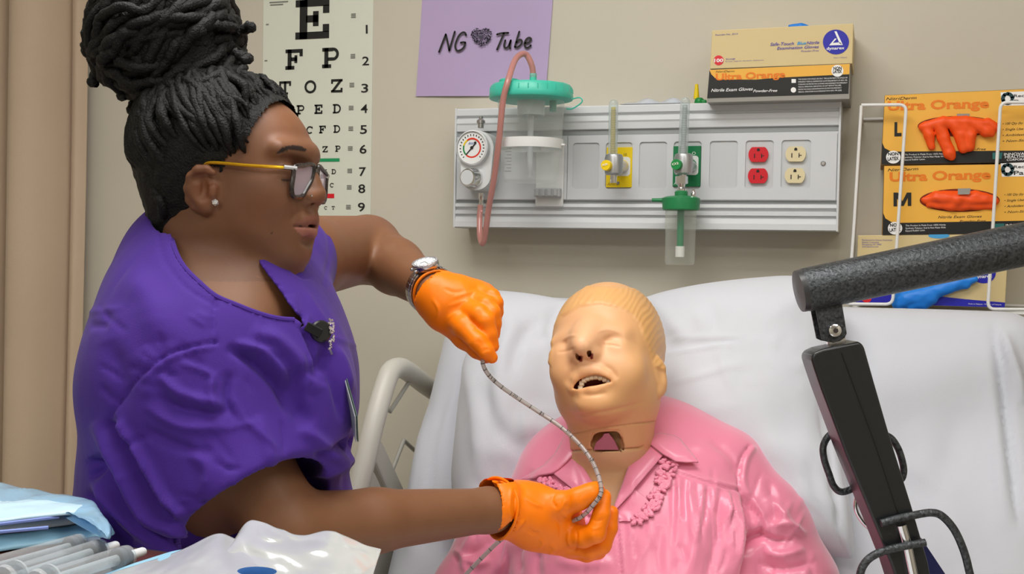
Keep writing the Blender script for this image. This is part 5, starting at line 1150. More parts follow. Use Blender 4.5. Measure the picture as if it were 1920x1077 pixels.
def blot(cx, cy, rx, ry, c, w):
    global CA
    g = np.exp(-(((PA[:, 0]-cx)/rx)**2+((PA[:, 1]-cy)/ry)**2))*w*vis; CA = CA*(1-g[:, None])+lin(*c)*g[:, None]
blot(530, 235, 50, 45, (136, 88, 58), .7); blot(470, 385, 60, 50, (112, 72, 50), .6); blot(510, 400, 50, 40, (128, 80, 54), .5); blot(590, 366, 14, 12, (146, 92, 60), .5); blot(540, 330, 20, 12, (92, 56, 38), .5); blot(430, 470, 60, 40, (104, 66, 46), .6); blot(385, 350, 26, 40, (146, 88, 58), .5)  # forehead light and the shade under the jaw put into the skin colour
lip = in_poly(PA, [(549, 424), (560, 414), (575, 406), (600, 402), (600, 446), (582, 446), (568, 444), (556, 434)]) & vis; CA[lip] = lin(124, 76, 60)
low = in_poly(PA, [(552, 425), (600, 425), (600, 447), (580, 446), (566, 442), (556, 433)]) & vis; CA[low] = lin(152, 98, 84)
db, tb = dist_poly(PA, spline([(519, 288), (532, 280), (550, 277), (570, 281)], 6)); bw = 4.4*np.clip(tb*3+.35, 0, 1); CA[(db < bw) & vis] = lin(38, 24, 20)
CA[(np.hypot(PA[:, 0]-509, PA[:, 1]-436) < 1.6) & vis] = lin(50, 28, 22)
CA[(((VA-mid(585, 424.5))@W_f < -.004) & in_poly(PA, [(560, 422), (600, 421), (600, 428), (560, 427)])) & vis] = lin(60, 24, 22)
Vall = np.vstack([VA, VB]); Qall = np.vstack([QA, QB+len(VA)])
M_skin = mat('dark_skin', (130, 84, 56), .52, attr=True, sss=.08, sssr=(.012, .005, .003), var=.06, vscale=60, bump=.05, bscale=900)
us = np.unique(Qall); mp = np.full(len(Vall), -1); mp[us] = np.arange(len(us))
me = from_np(c2w(Vall[us]), mp[Qall]); colour(me, np.vstack([CA, CBl])[us]); wbody = link('body', me, M_skin, WO)
WS = bvh_of(VA, QA)
def ws(px, py, off=0.0): return hit(px, py, off, WS)
# ---------------------------------------------------------------- scrub top
M_scrub = mat('purple_scrub', (66, 28, 138), .8, var=.05, vscale=16, bump=.18, bscale=900, sheen=.08)
spts = np.array([cs(110, 380, 1.5), cs(760, 380, 1.65), cs(120, 1250, 1.5), cs(700, 1250, 1.5), cs(300, 1100, 1.0), cs(120, 1250, 1.05)])
fs = Field(spts.min(0), spts.max(0)+.01, .0032)
fs.ell(cs(396, 740, 1.295), (.138, .20, .17), 0); fs.ell(cs(370, 605, 1.31), (.074, .112, .145), .045)
fs.ell(cs(408, 975, 1.31), (.157, .17, .17), .05); fs.ell(cs(408, 1150, 1.31), (.168, .19, .175), .05)
fs.ell(cs(565, 745, 1.23), (.06, .085, .065), .05); fs.ell(cs(578, 720, 1.37), (.062, .09, .065), .05)
fs.ell(cs(480, 640, 1.285), (.085, .095, .125), .06)
fs.cap(cs(345, 500, 1.28), cs(338, 670, 1.21), .055, .082, .05); fs.cap(cs(420, 545, 1.32), cs(530, 497, 1.42), .06, .052, .05)
fs.cap(cs(360, 470, 1.30), cs(520, 560, 1.36), .05, .05, .05)
def cut_cone(f, a, b, ra, rb, k):                                      # tapered sleeve with a flat hem at b, open inside
    a = np.array(a); b = np.array(b); ab = b-a; L2 = ab@ab; u = ab/math.sqrt(L2)
    def fn(X, Y, Z):
        t = np.clip(((X-a[0])*ab[0]+(Y-a[1])*ab[1]+(Z-a[2])*ab[2])/L2, 0, 1.3)
        d = np.sqrt((X-a[0]-ab[0]*t)**2+(Y-a[1]-ab[1]*t)**2+(Z-a[2]-ab[2]*t)**2)-(ra+(rb-ra)*t)
        pl = (X-b[0])*u[0]+(Y-b[1])*u[1]+(Z-b[2])*u[2]
        return -smin(-d, -pl, .006)
    R = max(ra, rb)+.02; f.op(fn, np.minimum(a, b)-R, np.maximum(a, b)+R, k, 'u')
    f.cap(b-u*.02, b+u*.08, rb-.010, rb-.004, .004, 's')
cut_cone(fs, cs(345, 730, 1.22), cs(462, 932, 1.19), .098, .092, .04)
cut_cone(fs, cs(525, 497, 1.41), cs(574, 478, 1.475), .060, .054, .03)
fs.cap(mid(400, 400), cs(402, 540, 1.275), .064, .072, .01, 's')
V, Q = fs.mesh(); V = relax(V, Q, 2)
Ssc = [([(405, 642), (360, 650), (312, 667), (259, 709), (220, 755), (199, 792)], 1.8, -.004, 1), ([(406, 650), (360, 658), (314, 676), (262, 718)], 4.5, .003), ([(404, 642), (400, 600), (404, 560)], 1.6, -.003, 1),
       ([(425, 652), (460, 668), (500, 700), (525, 735), (545, 775)], 9, -.012), ([(440, 645), (490, 660), (530, 700), (545, 730)], 9, .009), ([(560, 690), (545, 720), (555, 760), (580, 800)], 16, -.012), ([(470, 620), (520, 640), (570, 690), (590, 740)], 15, .010), ([(620, 640), (600, 690), (560, 700)], 14, -.007),
       ([(300, 700), (340, 740), (420, 760)], 9, .006), ([(290, 740), (350, 770), (430, 775)], 8, -.006), ([(270, 760), (340, 800), (430, 800)], 9, .005), ([(260, 800), (330, 835), (400, 850)], 10, -.005), ([(400, 700), (395, 740), (410, 780)], 8, .006), ([(430, 700), (425, 750), (440, 790)], 7, -.005), ([(480, 780), (500, 830), (510, 880)], 14, .005), ([(350, 840), (390, 880), (380, 930)], 12, .005),
       ([(205, 800), (250, 860), (290, 935), (320, 970)], 8, -.009, 1), ([(225, 800), (265, 860), (305, 930), (335, 962)], 9, .009, 1), ([(175, 790), (230, 880), (270, 960), (330, 1010)], 12, .013), ([(180, 850), (220, 920), (270, 990)], 10, -.014), ([(175, 900), (230, 960), (290, 1020)], 11, .013), ([(165, 920), (210, 990), (260, 1030)], 9, -.012), ([(300, 975), (350, 1000), (420, 1010)], 10, .009), ([(260, 985), (330, 1020), (400, 1030)], 8, -.009), ([(165, 860), (180, 880), (172, 900)], 8, -.012),
       ([(300, 430), (305, 480), (345, 535), (400, 570), (404, 575)], 2.2, -.0022, 1), ([(330, 950), (400, 942), (470, 920), (580, 872)], 1.6, -.0022, 1), ([(615, 640), (640, 680), (655, 740)], 10, .007), ([(600, 660), (625, 720), (640, 790)], 8, -.006), ([(560, 800), (600, 830), (650, 870)], 12, .007), ([(590, 860), (640, 840), (668, 820)], 8, -.010), ([(575, 890), (630, 880), (672, 850)], 10, .008), ([(560, 610), (580, 640), (600, 700)], 4, -.006), ([(540, 500), (570, 520), (590, 515)], 3, -.003), ([(500, 520), (560, 600), (605, 650)], 4, .004), ([(600, 420), (613, 440), (618, 480), (606, 535)], 1.6, -.002, 1), ([(230, 520), (280, 560), (300, 640)], 30, .006), ([(200, 640), (230, 720), (215, 780)], 20, -.005)]
rnd = random.Random(31)
for i in range(80):                                                    # small creases of the cotton
    x, y = rnd.uniform(180, 660), rnd.uniform(560, 1030); a = rnd.gauss(.55 if x < 480 else 1.1, .5); l = rnd.uniform(14, 46)
    Ssc.append(([(x-l*math.cos(a), y-l*math.sin(a)), (x+rnd.uniform(-5, 5), y+rnd.uniform(-4, 4)), (x+l*math.cos(a), y+l*math.sin(a))], rnd.uniform(4, 8), rnd.choice((-1, 1))*rnd.uniform(.001, .0026)))
Ssc = [(a[0], max(a[1], 3.2), a[2]*(.8 if a[1] < 3 else 1))+tuple(a[3:]) for a in Ssc]
V = strokes(V, Q, Ssc)
N = normals(V, Q); V = V+N*(noise3(V, 30, 2)*.0016+noise3(V, 75, 6)*.0006)[:, None]
P = proj(V); neckl = [(316, 400), (318, 430), (328, 470), (348, 502), (378, 530), (405, 553), (440, 568), (480, 584), (520, 595), (556, 598), (572, 612), (566, 596), (545, 570), (520, 535), (500, 510), (488, 492), (470, 440), (400, 390)]
SCB = bvh_of(V, Q)
Vk, Qk = cut_open(V, Q, N, neckl, 9, -.25, in_poly(P, neckl) & (V[:, 2] > -1.42))
top = link('scrub_top', from_np(c2w(Vk), Qk), M_scrub, WO); sm = top.modifiers.new('s', 'SOLIDIFY'); sm.thickness = .002; sm.offset = -1
# neckline band
def band(pts, r, name, m_, parent, off=.0, bv=None):
    P_ = []
    for x, y in spline(pts, 6):
        h = hit(x, y, off, bv)
        if h is not None: P_.append(tuple(c2w(np.array([h]))[0]))
    P_ = [np.mean(P_[max(0, i-2):i+3], axis=0) for i in range(len(P_))]
    return MB().tube(P_, r, 8).build(name, m_, parent, True)
band([(317, 412), (319, 432), (328, 470), (347, 503), (377, 532), (404, 555), (440, 570), (480, 586), (520, 597), (556, 600)], .003, 'neck_band', M_scrub, top, -.001, SCB)
for nm, pl_, c_, o_ in (('sleeve_patch', [(588, 402), (596, 402), (611, 416), (590, 415)], (40, 50, 130), .0025), ('patch_motif', [(591, 404), (595, 405), (604, 412), (593, 413)], (226, 110, 130), .0032)): cloth_piece(nm, pl_, o_, .0006, mat(nm, c_, .6), top, bv=SCB, n=6)
# trousers and shoes below the frame
hip = cs(408, 1230, 1.31); hw_ = Vector(c2w(np.array([hip]))[0]); sdw = CM.to_3x3() @ Vector(W_s)
for s in (1, -1):
    a = hw_+sdw*.085*s; b = Vector((min(a.x, bxl-.17), a.y, .55)); c_ = Vector((min(a.x, bxl-.2), a.y, .07))
    MB().tube(spline([tuple(a+Vector((0, 0, .12))), tuple((a+b)/2+Vector((-.04, 0, .05))), tuple(b), tuple(c_)], 8), list(np.interp(np.linspace(0, 1, 25), [0, .3, .6, 1], [.095, .1, .075, .07])), 20).build('trouser_leg', M_scrub, WO, True)
    m = MB(); m.box((c_.x-.08, c_.y-.045, 0), (c_.x+.19, c_.y+.045, .075), bev=.035); m.build('shoe', mat('shoe_black', (36, 36, 40), .5), WO, True)
# ---------------------------------------------------------------- hair
M_hair = mat('black_locs', (4, 4, 5), .58, var=.4, vscale=140, bump=1.0, bscale=420, spec=.4)
rnd = random.Random(21)
sk_c = mid(424, 268); sk_r = np.array([158*PXH, 108*PXH, .074])
fH = Field(lo1-.02, hi1+.02, .003); fH.ell(sk_c, sk_r+.0055, 0, R=WR); fH.ell(mid(386, 322), (.077, .066, .070), .03, R=WR); fH.cap(mid(372, 380), mid(352, 430), .050, .044, .03)
VH, QH = fH.mesh(); L3 = (VH-wo0)@WR.T; NH = normals(VH, QH)
def lp(px, py):                                                      # hairline pixels as head-local profile coordinates, taken on the near side of the head
    h = wh(px, py); h = mid(px, py) if h is None else h; q = (h-wo0)@WR.T; return (q[0], q[1])
hl_px = [(545, 190), (520, 200), (500, 218), (482, 240), (470, 262), (452, 280), (430, 292), (424, 312), (416, 330), (408, 316), (388, 309), (366, 318), (356, 345), (364, 378), (376, 400), (372, 430), (352, 460), (310, 470)]
poly = [lp(*p) for p in hl_px]; poly[0] = tuple(((mid(541, 186)-wo0)@WR.T)[:2])
poly += [(-.2, poly[-1][1]), (-.2, .25), (.16, .25), (poly[0][0]+.03, poly[0][1]+.01)]
inside = in_poly(L3[:, :2], poly); VH = VH+NH*(noise3(VH, 260, 1)*.0012+noise3(VH, 120, 4)*.0014)[:, None]
keep = inside[QH].all(1); us = np.unique(QH[keep]); mp = np.full(len(VH), -1); mp[us] = np.arange(len(us))
hair = thing('hair', '', ''); del hair['label']; del hair['category']; hair.parent = WO; hair.location = tuple(Vector(c2w(np.array([sk_c]))[0])-WO.location)
def hlink(name, mb): return mb.build(name, M_hair, hair, True, auto=False)
link('scalp_hair', from_np(c2w(VH[us]), mp[QH[keep]]), M_hair, hair)
bun_c = mid(312, 72); bun_r = np.array([142*PXH, 128*PXH, .085]); base = mid(385, 160)
def wob(pts, r, amp):
    n = len(pts); P_ = [np.array(p)+np.array([rnd.gauss(0, amp) for _ in range(3)]) for p in pts]; P_ = spline(P_, 5); 
    R = [r*(1+.14*math.sin(i*1.9+rnd.random()*1.5))*(1 if 2 < i < len(P_)-3 else .75) for i in range(len(P_))]; return [tuple(c2w(np.array([p]))[0]) for p in P_], R
lc = MB(); e_r = sk_r+.0085
def dirl(v): return v/np.linalg.norm(v)
tgt = dirl(((mid(388, 165)-sk_c)@WR.T)/e_r)
starts = []
hl_dense = spline([(520, 182), (496, 196), (472, 222), (450, 248), (426, 276), (402, 296)], 5)
for p in hl_dense:
    for s in (1, -1): starts.append((p, s, rnd.uniform(.0042, .0052)))
for p in spline([(352, 345), (345, 380), (350, 415), (330, 430), (315, 420)], 4):
    for s in (1, -1): starts.append((p, s, rnd.uniform(.005, .006)))
for _ in range(46): starts.append(((rnd.uniform(270, 470), rnd.uniform(185, 300)), rnd.choice((1, 1, -1)), rnd.uniform(.0045, .006)))
for _ in range(44): starts.append(((rnd.uniform(268, 350), rnd.uniform(230, 410)), rnd.choice((1, 1, -1)), rnd.uniform(.0048, .006)))
for (px, py), s, r in starts:
    h = wh(px, py)
    if h is None: h = mid(px, py)
    q = dirl(((h-sk_c)@WR.T)/e_r); q[2] *= s
    if not in_poly(np.array([((h-wo0)@WR.T)[:2]]), poly)[0] and rnd.random() < .8: pass
    t_end = dirl(tgt+np.array([rnd.gauss(0, .16), 0, rnd.gauss(0, .16)])); pts = []
    for k in range(8):
        g = k/7; d_ = dirl(q*(1-g)+t_end*g+np.array([-.10*math.sin(g*3.14), 0, 0])); lift = .003*math.sin(g*3.14)-.004*max(0, 1-g*4)
        pts.append(sk_c+((d_*(e_r+lift-.0035+.006*min(1, g*3)))@WR))
    a, R = wob(pts, r, .0018); R = [q_*min(1, .3+.7*i_/9) for i_, q_ in enumerate(R)]; lc.tube(a, R, 8)
for i in range(11):                                                   # long locs round the back of the head
    s = .05-.011*i; pts = [mid(318-6*abs(5-i)*.2, 425, s*.7)]
    for g, (px, py) in enumerate(spline([(292, 385), (266, 330), (254, 275), (262, 225), (300, 185), (350, 165)], 2)): pts.append(mid(px+abs(s)*260+rnd.uniform(-3, 3), py, s*(1.2-.04*g)))
    a, R = wob(pts, .0062, .0016); lc.tube(a, R, 8)
hlink('swept_locs', lc)
bn = MB()
core = Field(bun_c-.11, bun_c+.11, .005); core.ell(bun_c, bun_r*.88, 0, R=WR); core.cap(bun_c, mid(372, 175), .06, .045, .03); Vc_, Qc_ = core.mesh()
link('bun_core', from_np(c2w(Vc_), Qc_), M_hair, hair)
for i in range(175):
    ax_ = dirl(np.array([rnd.gauss(-.5, .34), rnd.gauss(.6, .34), rnd.gauss(0, .5)])); e1 = dirl(np.cross(ax_, [0, .3, 1.0])); e2 = np.cross(ax_, e1)
    a0 = rnd.uniform(0, 6.28); sp = rnd.uniform(1.6, 3.2); off = rnd.gauss(0, .38); rr_ = rnd.uniform(.86, 1.04); pts = []; n_ = 9
    for k in range(n_):
        g = a0+sp*k/(n_-1); d_ = dirl((e1*math.cos(g)+e2*math.sin(g))+ax_*off); fr = rr_*(1-.16*(1-math.sin(math.pi*k/(n_-1)))); pts.append(bun_c+((d_*bun_r*fr)@WR))
    a, R = wob(pts, rnd.uniform(.0052, .0072), .0028); bn.tube(a, R, 8)
for px, py, dx, dy in ((178, 75, -14, 4), (196, 4, -12, -14), (185, 130, -10, 20), (455, 60, 12, -10), (452, 105, 10, 6), (255, 190, -6, 14), (240, 175, -12, 6), (330, 205, -4, 12)):
    s = rnd.uniform(-.02, .04); a, R = wob([mid(px-dx*1.5, py-dy*1.5, s), mid(px, py, s), mid(px+dx, py+dy, s+.006), mid(px+dx*.4, py+dy*1.4, s+.01)], .006, .001); bn.tube(a, R, 8)
for i in range(16):                                                   # the band of locs wound round the base of the bun
    s0 = rnd.uniform(-.05, .05); pts = [mid(300+rnd.uniform(-30, 20), 160+rnd.uniform(-15, 20), s0), mid(345, 178+rnd.uniform(-10, 10), .055), mid(400, 165+rnd.uniform(-12, 12), .055), mid(450+rnd.uniform(-10, 5), 135+rnd.uniform(-15, 8), s0*.5)]
    a, R = wob(pts, .006, .0025); bn.tube(a, R, 8)
hlink('bun_locs', bn)['kind'] = 'stuff'
# ---------------------------------------------------------------- glasses, studs
gl = thing('glasses', '', ''); del gl['label']; del gl['category']; gl.parent = WO
G0 = mid(585, 322)+W_f*.005; gl.location = tuple(Vector(c2w(np.array([G0]))[0])-WO.location)
def gpl(px, py, s):                                                  # the lens planes wrap back a little from the bridge
    n = W_f*math.cos(.14)+W_s*s*math.sin(.14); r = cs(px, py, 1.0); return r*((G0@n)/(r@n))
M_fr = mat('tortoise_frame', (26, 24, 25), .25, var=1.0, vscale=200, col2=(70, 62, 58)); M_gold = mat('gold_temple', (226, 176, 40), .25, metal=.8); M_lens = clear_mat('lens', (240, 228, 244), .72, rough=.02)
near = [(553, 313), (570, 310), (584, 308), (588, 315), (585, 335), (576, 352), (567, 367), (557, 370), (549, 367), (547, 352), (550, 330)]
near_s = [(gpl(x, y, 1)-G0)@WR.T for x, y in spline(near, 5, True)]
def glens(sgn):
    P_ = [G0+W_f*q[0]+W_u*q[1]+W_s*q[2]*sgn for q in near_s]; return [Vector(c2w(np.array([p]))[0]) for p in P_]
for sgn in (1, -1):
    L_ = glens(sgn); MB().tube(L_, .0026, 8, closed=True).build('lens_rim', M_fr, gl, True)
    c_ = sum(L_, Vector())/len(L_); MB().add([c_]+L_, [(0, 1+i, 1+(i+1) % len(L_)) for i in range(len(L_))]).build('lens', M_lens, gl, True)
nb_ = [min(glens(s), key=lambda p: (p-Vector(c2w(np.array([G0]))[0])).length) for s in (1, -1)]
MB().tube([nb_[0], (nb_[0]+nb_[1])/2+Vector((0, 0, .002)), nb_[1]], .0026, 8).build('bridge', M_fr, gl, True)
hinge = near_s[0]
for sgn in (1, -1):
    w = lambda q: tuple(c2w(np.array([wo0*0+G0+W_f*q[0]+W_u*q[1]+W_s*q[2]*sgn]))[0])
    e_t = (wh(398, 304, .006)-G0)@WR.T; e_m = (wh(470, 311, .008)-G0)@WR.T; e_d = (wh(384, 316, .004)-G0)@WR.T
    hq = np.array(hinge)+np.array([-.001, -.002, .002])
    o = MB().tube(spline([w(hq), w(hq*.6+e_m*.4+np.array([0, 0, .004])), w(e_m), w(e_t), w(e_d)], 6), .0019, 8).build('temple_arm', M_gold, gl, True, label='gold temple arm')
    MB().tube([w(hq+np.array([.003, .0005, -.002])), w(hq*.8+e_m*.2+np.array([0, .0008, .003]))], .0027, 8).build('temple_end', M_steel, gl, True)
def gem(px, py, r, n, nm, m_, bv=None):
    p = ws(px, py, .002); bm = bmesh.new(); bmesh.ops.create_icosphere(bm, subdivisions=1, radius=r); bmesh.ops.transform(bm, matrix=Matrix.Translation(Vector(c2w(np.array([p]))[0])), verts=bm.verts); me = bpy.data.meshes.new(nm); bm.to_mesh(me); bm.free(); return link(nm, me, m_, WO, smooth=False)
gem(402, 379, .0040, 0, 'ear_stud', mat('crystal', (236, 240, 246), .08, metal=.6), None); gem(583, 367.5, .0014, 0, 'nose_stud', M_chrome)
lash = MB()
for k in range(9):
    x = 528+k*3.1; a = ws(x, 336.5, .0005); lash.tube([tuple(c2w(np.array([a]))[0]), tuple(c2w(np.array([a+np.array([.003, -.0022, .002])]))[0])], [.0005, .0002], 5)
lash.build('eyelashes', M_hair, WO, kind='stuff')
# ================================================================ gloved hands, watch, badge
M_glove = mat('orange_nitrile', (255, 128, 0), .42, var=.04, vscale=30, bump=.05, bscale=300, spec=.4)
def px_chain(f, pts, k=.006):
    f.chain([cs(x, y, d) for x, y, d, r in pts], [r for *_, r in pts], k)
def glove(pts_box, build, S, nm):
    f = Field(pts_box[0], pts_box[1], .002); build(f); V, Q = f.mesh(); V = relax(V, Q, 1); V = strokes(V, Q, S)
    N = normals(V, Q); V = V+N*(noise3(V, 150, 3)*.00035)[:, None]
    o = link(nm, from_np(c2w(V), Q), M_glove, WO); return o, V, Q
# right hand, low, pinching the tube between thumb and forefinger
def right_hand(f):
    px_chain(f, [(938, 954, 1.375, .033), (962, 958, 1.385, .034), (990, 966, 1.39, .036)], .01)
    f.ell(cs(1022, 975, 1.395), (.042, .036, .024), .014); px_chain(f, [(990, 955, 1.39, .032), (1055, 985, 1.40, .028)], .014); px_chain(f, [(1000, 985, 1.40, .03), (1075, 1015, 1.415, .022)], .014)
    px_chain(f, [(1010, 948, 1.385, .022), (1050, 948, 1.375, .0165), (1085, 936, 1.365, .0130), (1108, 926, 1.365, .0118), (1119, 918, 1.368, .0095)], .008)      # thumb
    px_chain(f, [(1062, 1000, 1.39, .0165), (1095, 1008, 1.37, .0130), (1117, 1000, 1.36, .0125), (1128, 965, 1.362, .0110), (1133, 932, 1.37, .0090)], .003)        # forefinger
    px_chain(f, [(1070, 1018, 1.405, .0165), (1108, 1030, 1.39, .0128), (1128, 1022, 1.385, .0122), (1142, 990, 1.385, .0108), (1147, 962, 1.388, .0088)], .003)        # middle
    px_chain(f, [(1065, 1022, 1.42, .0165), (1100, 1036, 1.415, .0125), (1120, 1032, 1.41, .0115), (1130, 1008, 1.412, .0100), (1120, 985, 1.415, .0085)], .003)        # ring
    px_chain(f, [(1055, 1020, 1.432, .0155), (1088, 1034, 1.432, .0110), (1104, 1030, 1.43, .0100), (1108, 1010, 1.43, .0085)], .003)
    px_chain(f, [(934, 950, 1.372, .0375), (944, 956, 1.376, .035)], .004)                                          # rolled cuff
    f.cap(cs(905, 948, 1.36), cs(935, 954, 1.373), .031, .034, .004, 's')
    f.cap(cs(931, 907, 1.365), cs(943, 918, 1.37), .003, .009, .008); 
b0 = [cs(900, 1060, 1.46), cs(1170, 880, 1.46)]; b0[0][2] = -1.48; b0[1][2] = -1.315
SG = [([(960, 912), (955, 950), (960, 985)], 2.2, .0022), ([(968, 918), (965, 950), (968, 985)], 2, -.0018), ([(985, 975), (975, 985), (965, 1000)], 3, .002), ([(1040, 925), (1035, 940), (1046, 955)], 2.5, -.0018), ([(1060, 935), (1055, 950), (1048, 962)], 2.5, .0016), ([(1070, 930), (1066, 945), (1060, 955)], 2, -.0014), ([(1090, 925), (1088, 938), (1092, 945)], 1.8, -.0012), ([(1068, 985), (1065, 1010), (1072, 1035)], 2, .0018), ([(1080, 990), (1082, 1012), (1078, 1038)], 2, -.0016), ([(1012, 1010), (1018, 1020), (1010, 1028)], 3, .002), ([(1030, 1020), (1040, 1030), (1028, 1040)], 3, .0018), ([(990, 990), (1000, 1000), (1012, 1000)], 3, -.0015), ([(1110, 975), (1122, 978), (1132, 972)], 1.6, -.0014), ([(1105, 990), (1118, 992), (1130, 985)], 1.6, .0012), ([(1050, 960), (1070, 975), (1090, 985)], 3, .0012), ([(980, 930), (1000, 945), (1020, 950)], 4, .0012), ([(1040, 965), (1050, 990), (1050, 1020)], 3, -.0012)]
gR, VR_, QR_ = glove(b0, right_hand, SG, 'glove')
# left hand, raised, holding the tube end with the fingertips
def left_hand(f):
    px_chain(f, [(818, 552, 1.468, .031), (838, 566, 1.465, .032)], .012)
    px_chain(f, [(838, 566, 1.465, .0325), (866, 572, 1.466, .031), (892, 566, 1.472, .024)], .015); px_chain(f, [(840, 585, 1.462, .027), (862, 600, 1.458, .024)], .015); px_chain(f, [(860, 552, 1.47, .024), (908, 556, 1.478, .017)], .012)
    px_chain(f, [(856, 598, 1.446, .0185), (872, 613, 1.425, .0145), (896, 641, 1.405, .0118), (911, 659, 1.402, .0102), (922, 671, 1.404, .0078)], .004)          # forefinger
    px_chain(f, [(874, 580, 1.446, .0165), (899, 590, 1.418, .0125), (911, 602, 1.412, .0118), (919, 628, 1.412, .0098), (925, 650, 1.414, .0074)], .003)          # middle
    px_chain(f, [(888, 564, 1.455, .0155), (912, 573, 1.430, .0118), (923, 586, 1.424, .0110), (927, 606, 1.426, .0092), (927, 628, 1.430, .0074)], .003)          # ring
    px_chain(f, [(900, 550, 1.465, .0145), (922, 556, 1.446, .0105), (930, 568, 1.440, .0095), (932, 586, 1.444, .0082), (928, 602, 1.448, .0068)], .003)          # little
    px_chain(f, [(845, 600, 1.475, .021), (872, 632, 1.462, .0160), (896, 654, 1.44, .0125), (912, 668, 1.425, .0095)], .006)             # thumb behind
    px_chain(f, [(821, 554, 1.468, .0340), (830, 561, 1.466, .0330)], .004); f.cap(cs(795, 534, 1.478), cs(820, 552, 1.468), .029, .0305, .004, 's')
b1 = [cs(780, 700, 1.52), cs(955, 505, 1.52)]; b1[0][2] = -1.52; b1[1][2] = -1.345
SL_ = [([(810, 560), (822, 580), (818, 600)], 2.5, .0014), ([(832, 540), (850, 548), (872, 545)], 3, -.0010), ([(905, 648), (898, 641), (891, 642)], 1.8, -.0010), ([(902, 662), (912, 655), (921, 658)], 1.8, -.0010), ([(846, 620), (860, 635), (880, 648)], 3, .0012), ([(838, 600), (850, 590), (868, 585)], 2.6, .0010), ([(840, 575), (860, 568), (885, 560)], 2.6, .0010), ([(848, 560), (870, 552), (898, 545)], 2.4, .0008), ([(885, 620), (893, 616), (898, 608)], 1.8, -.0008)]
gL, VL_, QL_ = glove(b1, left_hand, SL_, 'glove')
def cuff_roll(c, a, r, o):                                              # rolled bead at the open end of a glove
    a = np.array(a)/np.linalg.norm(a); e1 = np.cross(a, [0, 0, 1.]); e1 /= np.linalg.norm(e1); e2 = np.cross(a, e1)
    MB().tube([tuple(c2w(np.array([c+(e1*math.cos(g)+e2*math.sin(g))*r*(1+.03*math.sin(3*g+1))+a*.002*math.sin(2*g)]))[0]) for g in [k*math.pi/20 for k in range(40)]], .0019, 8, closed=True).build('cuff_roll', M_glove, o, True)
cuff_roll(cs(818, 551, 1.469), WRl-EL, .0318, gL); cuff_roll(cs(935, 953, 1.373), WRr-ER_, .0372, gR)
# wristwatch on the left wrist
axw = (WRl-EL)/np.linalg.norm(WRl-EL); wc = WRl-axw*.012
u1 = np.array([-.1, .85, .5]); u1 -= axw*(u1@axw); u1 /= np.linalg.norm(u1); u2 = np.cross(axw, u1)
wt = thing('wristwatch', '', ''); del wt['label']; del wt['category']; wt.parent = WO; wt.location = tuple(Vector(c2w(np.array([wc]))[0])-WO.location)
M_ws = mat('watch_steel', (188, 190, 196), .2, metal=1.0)
def wmat(ang, rad):
    rr_ = u1*math.cos(ang)+u2*math.sin(ang); tt = np.cross(axw, rr_); p = wc+rr_*rad
    return CM @ Matrix(((tt[0], axw[0], rr_[0], p[0]), (tt[1], axw[1], rr_[1], p[1]), (tt[2], axw[2], rr_[2], p[2]), (0, 0, 0, 1)))
rw = .0315
for k in range(22):
    a = .62+(2*math.pi-1.24)*k/21; m = MB(); M_ = wmat(a, rw)
    m.box((-.0041, -.0085, -.0014), (.0041, -.0034, .0014), M_, bev=.0007); m.box((-.0041, .0034, -.0014), (.0041, .0085, .0014), M_, bev=.0007); m.box((-.0041, -.0030, -.0010), (.0041, .0030, .0020), M_, bev=.0008); m.build('band_link', M_ws, wt, True)
Mc = wmat(0, rw+.001)
MB().lathe([(.0165, -.001), (.0178, .001), (.0178, .0055), (.0172, .0062)], Mc, 40).build('watch_case', M_ws, wt, True)
MB().lathe([(.0176, .006), (.0172, .0082), (.0142, .0086), (.0140, .0075)], Mc, 40, cap=False).build('bezel', mat('bezel', (206, 206, 212), .25, metal=1.0, bump=.6, bscale=900), wt, True)
dl = MB().lathe([(.0141, .0076), (.0003, .0077)], Mc, 40).build('dial', mat('dial_white', (226, 230, 230), .35), wt)
m = MB(); m.box((-.0004, 0, .0078), (.0004, .0095, .0081), Mc); m.box((0, -.0004, .0078), (.007, .0004, .0081), Mc)
for k in range(12): m.box((-.0004, .0108, .0078), (.0004, .0128, .008), Mc @ Matrix.Rotation(k*math.pi/6, 4, 'Z'))
m.build('hands_and_markers', mat('marker', (90, 92, 96), .3), wt, kind='stuff')
for sx in (-1, 1):
    for sy in (-1, 1): MB().box((sx*.013-.003, sy*.006-.002, -.001), (sx*.013+.0035*sx+.003, sy*.006+.002, .003), Mc, bev=.001).build('lug', M_ws, wt, True)
MB().lathe([(.0022, .0172), (.0026, .018), (.0026, .0205), (.002, .021)], Mc @ Matrix.Rotation(math.pi/2, 4, 'X') @ Matrix.Translation((0, .003, 0)), 16).build('crown', M_ws, wt, True)
